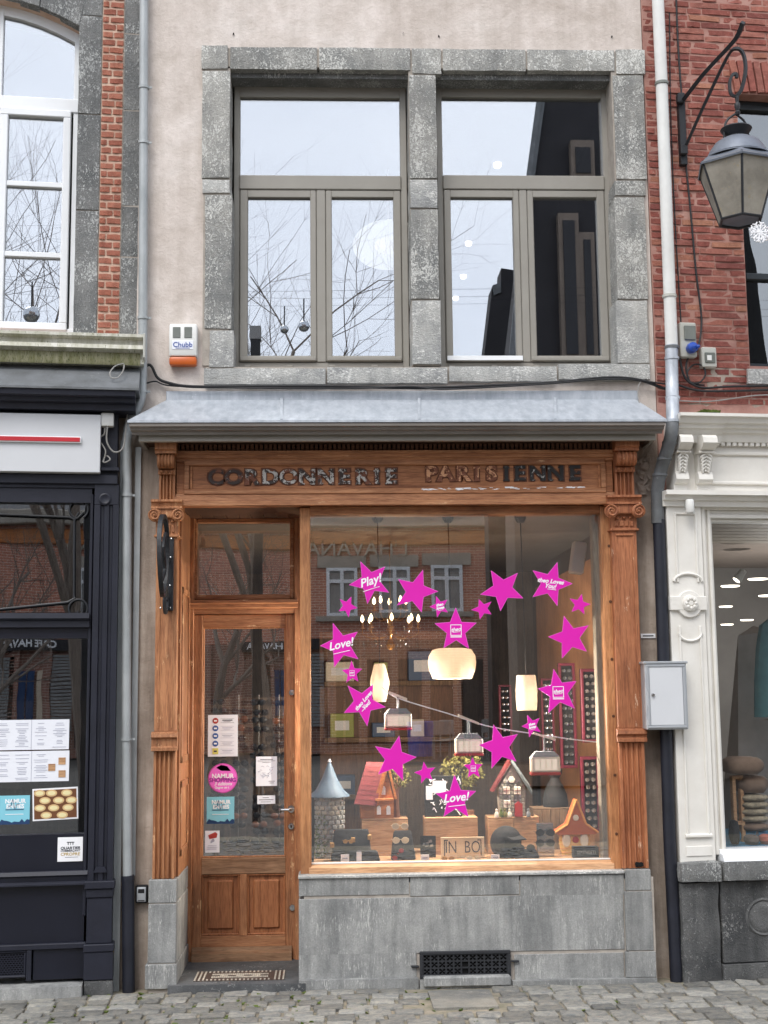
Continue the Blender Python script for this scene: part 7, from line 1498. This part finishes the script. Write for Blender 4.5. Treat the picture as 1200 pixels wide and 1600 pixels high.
# canvas tent, garment, cushions, slippers
paint('canvas', (150, 142, 134), (130, 123, 116), 5, .9, .3, 60); paint('teal_cloth', (70, 112, 116), (54, 92, 98), 8, .9, .4, 40, 0, 0, (110, 150, 150), .66); paint('skin_doll', (186, 130, 92), (170, 116, 80), 5, .7, .1); paint('brown_cushion', (128, 108, 92), (108, 90, 78), 14, .95, .5, 90); paint('camo', (168, 156, 132), (84, 76, 66), 26, .9, .4, 60); paint('blue_cloth', (56, 130, 164), (40, 104, 140), 8, .9, .3, 40); paint('slipper_grey', (98, 90, 86), (84, 76, 72), 14, .95, .5, 90); paint('slipper_pink', (176, 106, 94), (160, 92, 82), 14, .95, .5, 90)
tn = MB(); ap = f.at(1182, 977, 1.0); l_ = f.at(1152, 1110, 1.0); tn.hull([(f.u(1153, 993, .9), .9, f.z(1153, 993, .9)), (ap[0], 1.05, ap[1]), (f.u(1215, 985, 1.0), 1.05, f.z(1215, 985, 1.)), (f.u(1150, 1250, .9), .9, .5), (f.u(1215, 1250, .9), .9, .5), (f.u(1215, 1250, .9), 1.4, .5), (f.u(1165, 1250, .9), 1.4, .5)]); tn.single('canvas_tent', 'canvas', 'grey-brown canvas play tent inside the boutique', 'tent', FR)
dl = thing('teal_garment', 'teal garment on a doll-headed stand at the picture edge', 'garment', FR, (f.u(1213, 1090, .6), .6, .5)); u, z = f.at(1212, 965, .6)
m = MB(); m.lathe([(.16, z - .62), (.15, z - .4), (.13, z - .2), (.1, z - .05), (.03, z)], (u, .6, 0), 24, 'z', .5)
for vv in m.b.verts: a_ = math.atan2(vv.co.y - .6, vv.co.x - u); vv.co.x += .012 * math.cos(a_ * 7); vv.co.y += .012 * math.sin(a_ * 7)
m.part('cloth', 'teal_cloth', dl); MB().lathe([(0, z - .02), (.05, z - .01), (.055, z + .04), (.045, z + .07), (.035, z + .09), (.03, z + .12), (0, z + .13)], (u - .005, .56, 0), 16).part('head', 'skin_doll', dl); MB().lathe([(.11, z - .64), (.02, z - .62), (.02, .5), (.12, .49), (.12, .47)], (u, .62, 0), 12).part('stand', 'plank_wood', dl)
bz = f.z(1160, 1322, .1)
bt = MB(); bt.box(f.u(1110, 1300, .1), 2.8, .06, 1.1, bz - .06, bz); bt = bt.part('display_platform', 'blue_cloth', rh)
def pillow(px0, py0, px1, py1, v, mat, label, group, cat='cushion', th=.1):
    a, b, c, d = f.rect(px0, py0, px1, py1, v); m = MB(); n = 10; ru, rz = (b - a) / 2, (d - c) / 2; cu_, cz_ = (a + b) / 2, (c + d) / 2
    m.box(-1, 1, -1, 1, -1, 1); bmesh.ops.subdivide_edges(m.b, edges=m.b.edges[:], cuts=5, use_grid_fill=True)
    for q in m.b.verts:
        x, y, z = q.co; k = (1 - abs(x) ** 4 * .35); q.co = (cu_ + x * ru * (1 - .08 * abs(z) ** 2), v + th + y * th * k * (1 - .3 * abs(z) ** 3), cz_ + z * rz * k + noise.noise(Vector((x * 2, y, z * 2))) * .006)
    return m.single('cushion' if cat == 'cushion' else cat, mat, label, cat, FR, group, angle=60)
pillow(1142, 1183, 1198, 1211, .22, 'brown_cushion', 'topmost brown cushion with a pale animal motif', 'boutique cushions'); pillow(1160, 1212, 1205, 1240, .26, 'brown_cushion', 'brown cushion standing under the topmost one', 'boutique cushions')
for k, nm in enumerate(('top', 'second', 'third', 'bottom')): pillow(1164, 1242 + k * 11, 1206, 1253 + k * 11, .26, 'camo', f'{nm} folded pale patterned cloth of the stack of four', 'folded cloths', 'folded_cloth')
pillow(1166, 1287, 1206, 1300, .26, 'brown_cushion', 'low grey-brown cushion under the patterned cloths', 'boutique cushions')
m = MB(); a, b, c, d = f.rect(1146, 1212, 1163, 1300, .3); m.box(a, a + .02, .3, .34, bz, d); m.box(b - .02, b, .3, .34, bz, d); m.box(a + .02, b - .02, .305, .335, d - .02, d); m.box(a + .02, b - .02, .305, .335, bz + .1, bz + .12); m.single('wooden_rack', 'crate_wood', 'small wooden rack left of the cushions', 'rack', FR)
pillow(1155, 1296, 1206, 1318, .3, 'blue_cloth', 'bright blue cloth heaped behind the slippers', 'boutique cloths', 'blue_cloth')
for px, mt, lab in ((1174, 'slipper_grey', 'dark grey felt slipper on the blue cloth'), (1198, 'slipper_pink', 'pink felt slipper at the picture edge')):
    a, b, c, d = f.rect(px - 11, 1300, px + 11, 1320, .16); sp = MB(); sp.lathe([(0, -.01), (.03, -.008), (.042, .012), (.04, .035), (.026, .045), (.018, .03), (0, .02)], ((a + b) / 2, .16, bz + .01), 20, 'z', 1.5); sp = sp.single('slipper', mt, lab, 'slipper', FR, 'slippers'); MB().tube(bez([((a + b) / 2 + .02, .14, bz + .045), ((a + b) / 2 + .03, .14, bz + .075), ((a + b) / 2 + .04, .15, bz + .04)], 4), .003, 5).part('loop', mt, sp)
pillow(1144, 1282, 1157, 1320, .1, 'felt_black', 'dark upright pouch at the corner of the boutique window', 'boutique cloths', 'pouch', .03)
# ================================================================== the square behind the viewer (seen mirrored in the panes)
class Mirror:
    """places on the far side of the square, found from where they show in a pane"""
    th = math.pi
    def at(s, px, py, W): return F0.at(px, py, W)
def world_thing(name, label, cat, loc, group=None):
    o = bpy.data.objects.new(name, None); COL.objects.link(o); o.location = loc; BASE[o.name] = (loc[0], loc[1], loc[2]); tag(o, label, cat, group); return o
W1 = 31.0
def mz(px, py, W): return F0.at(px, py, W)
# --- brick cafe opposite
ex0, ez = mz(430, 812, W1); ex1, _ = mz(780, 812, W1); ex0 -= 6
br = world_thing('brick_cafe', 'brown brick cafe across the square, mirrored in the shop window', 'building', (ex0, -W1, 0))
def far_brick(name, c1, c2, mo):
    m, nt, N, L, out = _nt(name); b = N.new('ShaderNodeTexBrick'); b.inputs['Scale'].default_value = 2.6; b.inputs['Color1'].default_value = lin(c1); b.inputs['Color2'].default_value = lin(c2); b.inputs['Mortar'].default_value = lin(mo); b.inputs['Mortar Size'].default_value = .015; b.inputs['Brick Width'].default_value = .6; b.inputs['Row Height'].default_value = .2
    t = N.new('ShaderNodeTexCoord'); mp_ = N.new('ShaderNodeMapping'); mp_.inputs['Rotation'].default_value = (math.pi / 2, 0, 0); L.new(t.outputs['Object'], mp_.inputs[0]); L.new(mp_.outputs[0], b.inputs['Vector']); finish(N, L, out, b.outputs['Color'], .9); return m
far_brick('brick_far', (196, 130, 106), (176, 110, 90), (220, 204, 188)); far_brick('brick_far_dark', (150, 106, 92), (128, 92, 80), (186, 174, 162))
paint('far_stone', (176, 168, 156), (150, 144, 134), 2, .9, .2, 20); paint('far_dim', (124, 112, 102), (104, 94, 86), 1.5, .9, .2, 20); paint('far_slate', (46, 44, 47), (34, 33, 36), 2, .8, .2, 20); paint('far_roof', (70, 72, 78), (56, 58, 64), 2, .7, .2, 20); paint('far_cream', (206, 192, 172), (190, 176, 156), 2, .8, .1); flat('far_dark', (36, 36, 40), .6); paint('far_grey', (150, 150, 148), (130, 130, 130), 2, .8, .1)
Y = -W1; zf = mz(600, 1000, W1)[1]
MB().box(ex0, ex1, Y - 8, Y, zf, ez - .25).part('wall', 'brick_far', br); MB().box(ex0, ex1, Y - 8, Y - .02, 0, zf).part('ground_floor_wall', 'brick_far_dark', br)
MB().box(ex0 - .1, ex1 + .1, Y - .1, Y + .35, ez - .25, ez + .15, .03).part('gutter', 'far_stone', br); MB().box(ex0, ex1, Y, Y + .12, ez - .75, ez - .35, .03).part('cornice', 'toy_wood', br)
MB().hull([(ex0, Y + .2, ez + .15), (ex1, Y + .2, ez + .15), (ex0, Y - 8, ez + .15), (ex1, Y - 8, ez + .15), (ex0 + 1, Y - 4, ez + 1.6), (ex1 - 1, Y - 4, ez + 1.6)]).part('roof', 'far_roof', br)
for x0, x1, y0, y1 in ((510, 558, 887, 963), (592, 640, 885, 958), (674, 722, 882, 955)):
    u0, z0 = mz(x0, y1, W1); u1, z1 = mz(x1, y0, W1)
    w = MB(); w.box(u0 - .25, u1 + .25, Y, Y + .08, z1, z1 + .35); w.box(u0 - .3, u1 + .3, Y, Y + .12, z0 - .15, z0); w = w.part('window', 'far_stone', br)
    m = MB()
    frame_ring(m, u0, u1, z0, z1, .09, Y + .01, Y + .09, 0); m.box((u0 + u1) / 2 - .05, (u0 + u1) / 2 + .05, Y + .012, Y + .088, z0 + .09, z1 - .09); zt_ = z1 - (z1 - z0) * .28; m.box(u0 + .09, u1 - .09, Y + .014, Y + .092, zt_ - .05, zt_ + .05); m.part('frame', 'white_frame', w)
    MB().box(u0 + .05, u1 - .05, Y + .004, Y + .03, z0 + .05, z1 - .05).part('pane', 'far_grey', w)
    u0 -= 6.5; u1 -= 6.5
lt = MB(); u, z = mz(558, 858, W1); lt.text("L'HAVANA", .62, u, Y + .06, z, .12, 0, 0, flip=True); lt.part('wall_lettering', 'far_stone', br)
# ground floor: dark shopfront, sign, shutters
sgz = mz(40, 1004, 24)[1]
for k, (px0, px1, W_) in enumerate(((372, 522, W1),)):
    u0, z0 = mz(px0, 1016, W_); u1, z1 = mz(px1, 998, W_); m = MB().box(u0, u1, -W_, -W_ + .2, z0, z1); sb = m.part('sign_board', 'far_dark', br); MB().text('CAFE HAVANA', .26, mz(432, 1005, W_)[0], -W_ + .21, (z0 + z1) / 2, .02, 0, .008, flip=True).part('lettering', 'white_print', br)
def shutter(x0, y0, x1, y1, W_, par):
    u0, z0 = mz(x0, y1, W_); u1, z1 = mz(x1, y0, W_); n = 22
    for k in range(n): MB().box(u0, u1, -W_ + .01, -W_ + .1 , z0 + (z1 - z0) * k / n, z0 + (z1 - z0) * (k + .72) / n).part('slat', 'far_grey', par)
shutter(474, 1020, 506, 1135, W1, br); shutter(392, 1022, 420, 1135, W1, br)
for x0, x1, mt in ((424, 436, 'navy_print'), (438, 449, 'navy_print'), (454, 466, 'far_cream')):
    u0, z0 = mz(x0, 1120, W1); u1, z1 = mz(x1, 1045, W1); MB().box(u0, u1, Y, Y + .08, z0, z1).part('poster_pane', mt, br)
for x0, x1 in ((510, 535), (540, 566), (570, 600), (612, 660), (668, 716), (724, 770)):
    u0, z0 = mz(x0, 1160, W1); u1, z1 = mz(x1, 1030, W1); MB().box(u0, u1, Y, Y + .06, max(z0, .3), z1).part('shop_pane', 'far_dark', br)
for k in range(14):
    x = ex0 + (ex1 - ex0) * (k + .5) / 14; MB().box(x - .12, x + .12, Y, Y + .1, 0, zf).part('pier', 'brick_far_dark', br)
def refl(fr, px, py, dist):
    """the spot that shows at a pixel of a pane lying in a facade, dist metres beyond it"""
    r = CAM.to_3x3() @ Vector(((px - 600) / FPX, (800 - py) / FPX, -1)); r.normalize(); c = Vector((0, -DIST, EYE)); t = -(c - fr.o).dot(fr.n) / r.dot(fr.n); p = c + r * t
    d = r - fr.n * 2 * r.dot(fr.n); return p + d * dist
# --- tall slate-roofed house beside the square, dark against the sky in the right upper window
W3 = 16.0
th_ = world_thing('slate_house', 'tall dark slate-roofed house across the square, mirrored in the right upper window', 'building', (mz(900, 1100, W3)[0], -W3, 0)); Y = -W3
L3 = lambda px, py: mz(px, py, W3)
p1, p2, p3 = L3(806, 560), L3(836, 270), L3(852, 150); pe = L3(868, 30)
MB().prism([(L3(800, 640)[0], 0), (p1[0] + 9, 0), (p1[0] + 9, p1[1] - .6), (p1[0] - .1, p1[1] - .6), (L3(800, 640)[0], p1[1] - .6)], Y - 1.2, Y).part('wall', 'far_dim', th_)
MB().prism([(p1[0] - .15, p1[1] - .6), (p1[0] + 9, p1[1] - .6), (p1[0] + 8.4, pe[1]), pe, p3, p2], Y - 1.2, Y + .05).part('roof', 'far_slate', th_)
MB().tube([(p1[0] - .1, Y + .1, p1[1] - .6), (p2[0] - .05, Y + .1, p2[1]), (p3[0] - .05, Y + .1, p3[1]), (pe[0] - .04, Y + .1, pe[1])], .09, 6).part('hip_flashing', 'zinc_old', th_)
for k, (x0, y0, x1, y1) in enumerate(((880, 330, 905, 560), (912, 360, 930, 560), (895, 215, 930, 275))):
    (u0, z0), (u1, z1) = L3(x0, y1), L3(x1, y0); d_ = MB().box(u0, u1, Y, Y + .25, z0, z1).part('dormer', 'far_dim', th_); MB().box(u0 + .08, u1 - .08, Y + .24, Y + .28, z0 + .1, z1 - .15).part('pane', 'far_dark', d_)
W4 = 24.0; lh_ = world_thing('low_slate_house', 'lower slate house next to the tall one, mirrored in the right upper window', 'building', (mz(770, 1100, W4)[0], -W4, 0)); Y = -W4; L4 = lambda px, py: mz(px, py, W4)
q = [L4(758, 560), L4(772, 440), L4(785, 436), L4(786, 412), L4(812, 416), L4(812, 560)]
MB().prism([(q[0][0], 0), (q[5][0] + 4, 0), (q[5][0] + 4, q[4][1]), q[4], q[3], q[2], q[1], q[0]], Y - .8, Y).part('gable_wall', 'far_slate', lh_)
MB().prism([(q[1][0], q[1][1]), (q[2][0], q[2][1]), (q[2][0], q[2][1] - .25), (q[1][0] + .03, q[1][1] - .25)], Y, Y + .06).part('ridge_band', 'zinc_old', lh_)
# --- houses closing the square further off (all round, so no gap at the horizon)
for k, (x, y, w_, h_, mt) in enumerate(((-26, -46, 12, 9.5, 'far_cream'), (-14, -52, 11, 8.4, 'brick_far_dark'), (16, -44, 9, 8.6, 'brick_far'), (26, -36, 10, 10, 'far_cream'), (-34, -26, 10, 9, 'brick_far'), (34, -20, 8, 9, 'far_grey'))):
    h2 = world_thing('far_house', ('cream house in the far left corner of the square', 'dark brick house at the back of the square', 'brick house at the back right of the square', 'cream house at the right of the square', 'brick house closing the left side of the square', 'grey house closing the right side of the square')[k], 'building', (x, y, 0), 'houses round the square')
    MB().box(x - w_ / 2, x + w_ / 2, y - 6, y, 0, h_).part('wall', mt, h2); MB().hull([(x - w_ / 2 - .2, y + .2, h_), (x + w_ / 2 + .2, y + .2, h_), (x - w_ / 2 - .2, y - 6, h_), (x + w_ / 2 + .2, y - 6, h_), (x - w_ / 2, y - 3, h_ + 1.8), (x + w_ / 2, y - 3, h_ + 1.8)]).part('roof', 'far_roof', h2)
    for i in range(4):
        for j in range(2):
            u = x - w_ / 2 + w_ * (i + .5) / 4; z = 4 + j * 2.6
            if z + 1.7 < h_: w = MB().box(u - .6, u + .6, y, y + .06, z, z + 1.6).part('window', 'white_frame', h2); MB().box(u - .5, u + .5, y + .05, y + .08, z + .1, z + 1.5).part('pane', 'far_dark', w)
# --- bare trees
wood('bark', (120, 110, 102), (138, 128, 118), (88, 80, 74), 'z', .9)
def bare_tree(name, label, base, H, seed, spread=.5, trunk=.16):
    rg = random.Random(seed); t = world_thing(name, label, 'tree', base, 'bare trees on the square'); m, m2 = MB(), MB(); top = Vector(base)
    def grow(mb, p, d, L_, r, depth):
        n = 4; pts = [p]; rs = [r]
        for k in range(n):
            d = (d + Vector((rg.uniform(-1, 1), rg.uniform(-1, 1), rg.uniform(-.4, .8))) * .16).normalized(); p = p + d * L_ / n; pts.append(p); rs.append(r * (1 - .42 * (k + 1) / n))
        mb.tube(pts, rs, 7 if depth < 2 else (5 if depth < 3 else 3), cap=False)
        if depth >= 5: return
        nb = (3 if depth else 4) + (rg.random() < .5)
        for k in range(nb):
            i = rg.randint(1 if depth else 2, n); a = rg.uniform(0, 6.28); side = d.cross(Vector((math.cos(a), math.sin(a), .3))).normalized(); nd = (Vector((0, 0, .3)) + d * rg.uniform(.5, .9) + side * rg.uniform(.5, .9) * (1 if depth else spread * 1.6)).normalized()
            grow(m2, pts[i], nd, L_ * rg.uniform(.55, .8), rs[i] * .62, depth + 1)
    grow(m, Vector(base), Vector((0, 0, 1)), H * .38, trunk, 0)
    m.part('trunk', 'bark', t); m2.part('crown', 'bark', t); return t
p = refl(F0, 424, 560, 10.5); bare_tree('bare_tree', 'tall bare tree on the square, mirrored in the left upper window', (p.x, p.y, 0), 13.4, 21, .3, .11)
p = refl(FL, -95, 500, 12); bare_tree('bare_tree', 'bare tree mirrored in the white arched window', (p.x, p.y, 0), 14, 9, .75, .1)
p = refl(F0, 325, 900, 19); bare_tree('bare_tree', 'bare tree further across the square, mirrored in the door overlight', (p.x, p.y, 0), 8, 15, .6, .1)
# --- mirrored globes of the festive lights strung over the street
for k, (fr_, px, py, d_, r_) in enumerate(((F0, 474, 496, 6.5, .062), (F0, 443, 503, 9, .055), (FL, 45, 480, 5.5, .085))):
    p = refl(fr_, px, py, d_); g = MB(); g.lathe([(r_ * math.sin(math.pi * q / 14), -r_ * math.cos(math.pi * q / 14)) for q in range(15)], (0, 0, 0), 20); o = g.mesh('festive_globe', 'mirror_grey'); ob = bpy.data.objects.new('festive_globe', o); COL.objects.link(ob); ob.location = p; tag(ob, ('silver globe strung over the street before the tall bare tree', 'smaller silver globe strung beside the tall bare tree', 'large silver globe mirrored in the white arched window')[k], 'globe', 'festive globes over the street'); BASE[ob.name] = (0, 0, 0)
    dr = Vector((1, .1, 0)); MB().tube([(0, 0, r_), (0, 0, r_ + .25)], .008, 5).part('hanger', 'black', ob); MB().tube([(-14, 0, r_ + .6), (-7, 0, r_ + .35), (0, 0, r_ + .25), (7, 0, r_ + .35), (14, 0, r_ + .6)], .0016, 4).part('wire', 'black', ob)
p = refl(F0, 397, 520, 9); ch_ = MB(); ch_.box(-.18, .18, -.18, .18, p.z - 1.6, p.z + .2); c9 = world_thing('street_pole', 'dark square pole with a box on the square, mirrored in the left upper window', 'pole', (p.x, p.y, 0)); BASE[c9.name] = (0, 0, 0)
MB().box(-.06, .06, -.06, .06, 0, p.z + .0).part('shaft', 'iron_black', c9); MB().box(-.07, .07, -.07, .07, p.z, p.z + .17).part('box', 'far_grey', c9); ch_.b.free()
# --- cafe terrace: chairs, tables and planters stacked in front of the cafe
def terrace_chair(x, y, rz, label):
    t = thing('terrace_chair', label, 'chair', Frame(x, y, rz), (0, 0, 0), 'terrace chairs across the square')
    MB().box(-.22, .22, -.22, .22, .43, .46, .01).part('seat', 'far_grey', t); MB().box(-.22, .22, .19, .22, .6, .95, .01).part('backrest', 'far_grey', t)
    for sx in (-1, 1):
        for sy in (-1, 1): MB().box(sx * .2 - .015, sx * .2 + .015, sy * .2 - .015, sy * .2 + .015, 0, .43 if sy < 0 else .62).part('leg', 'far_grey', t)
for k, (px, d_) in enumerate(((690, 27), (705, 28), (745, 26.5), (770, 28), (800, 27))):
    p = refl(F0, px, 1170, d_); terrace_chair(p.x, p.y, k * .7, ('first', 'second', 'third', 'fourth', 'fifth')[k] + ' grey terrace chair from the left across the square')
p = refl(F0, 657, 1160, 28.5); o = MB().lathe([(.0, 0), (.32, 0), (.36, .9), (.33, .92), (0, .9)], (0, 0, 0), 20); ob = bpy.data.objects.new('planter', o.mesh('planter', 'plastic_blue')); COL.objects.link(ob); ob.location = (p.x, p.y, 0); tag(ob, 'tall blue planter on the terrace across the square', 'planter')
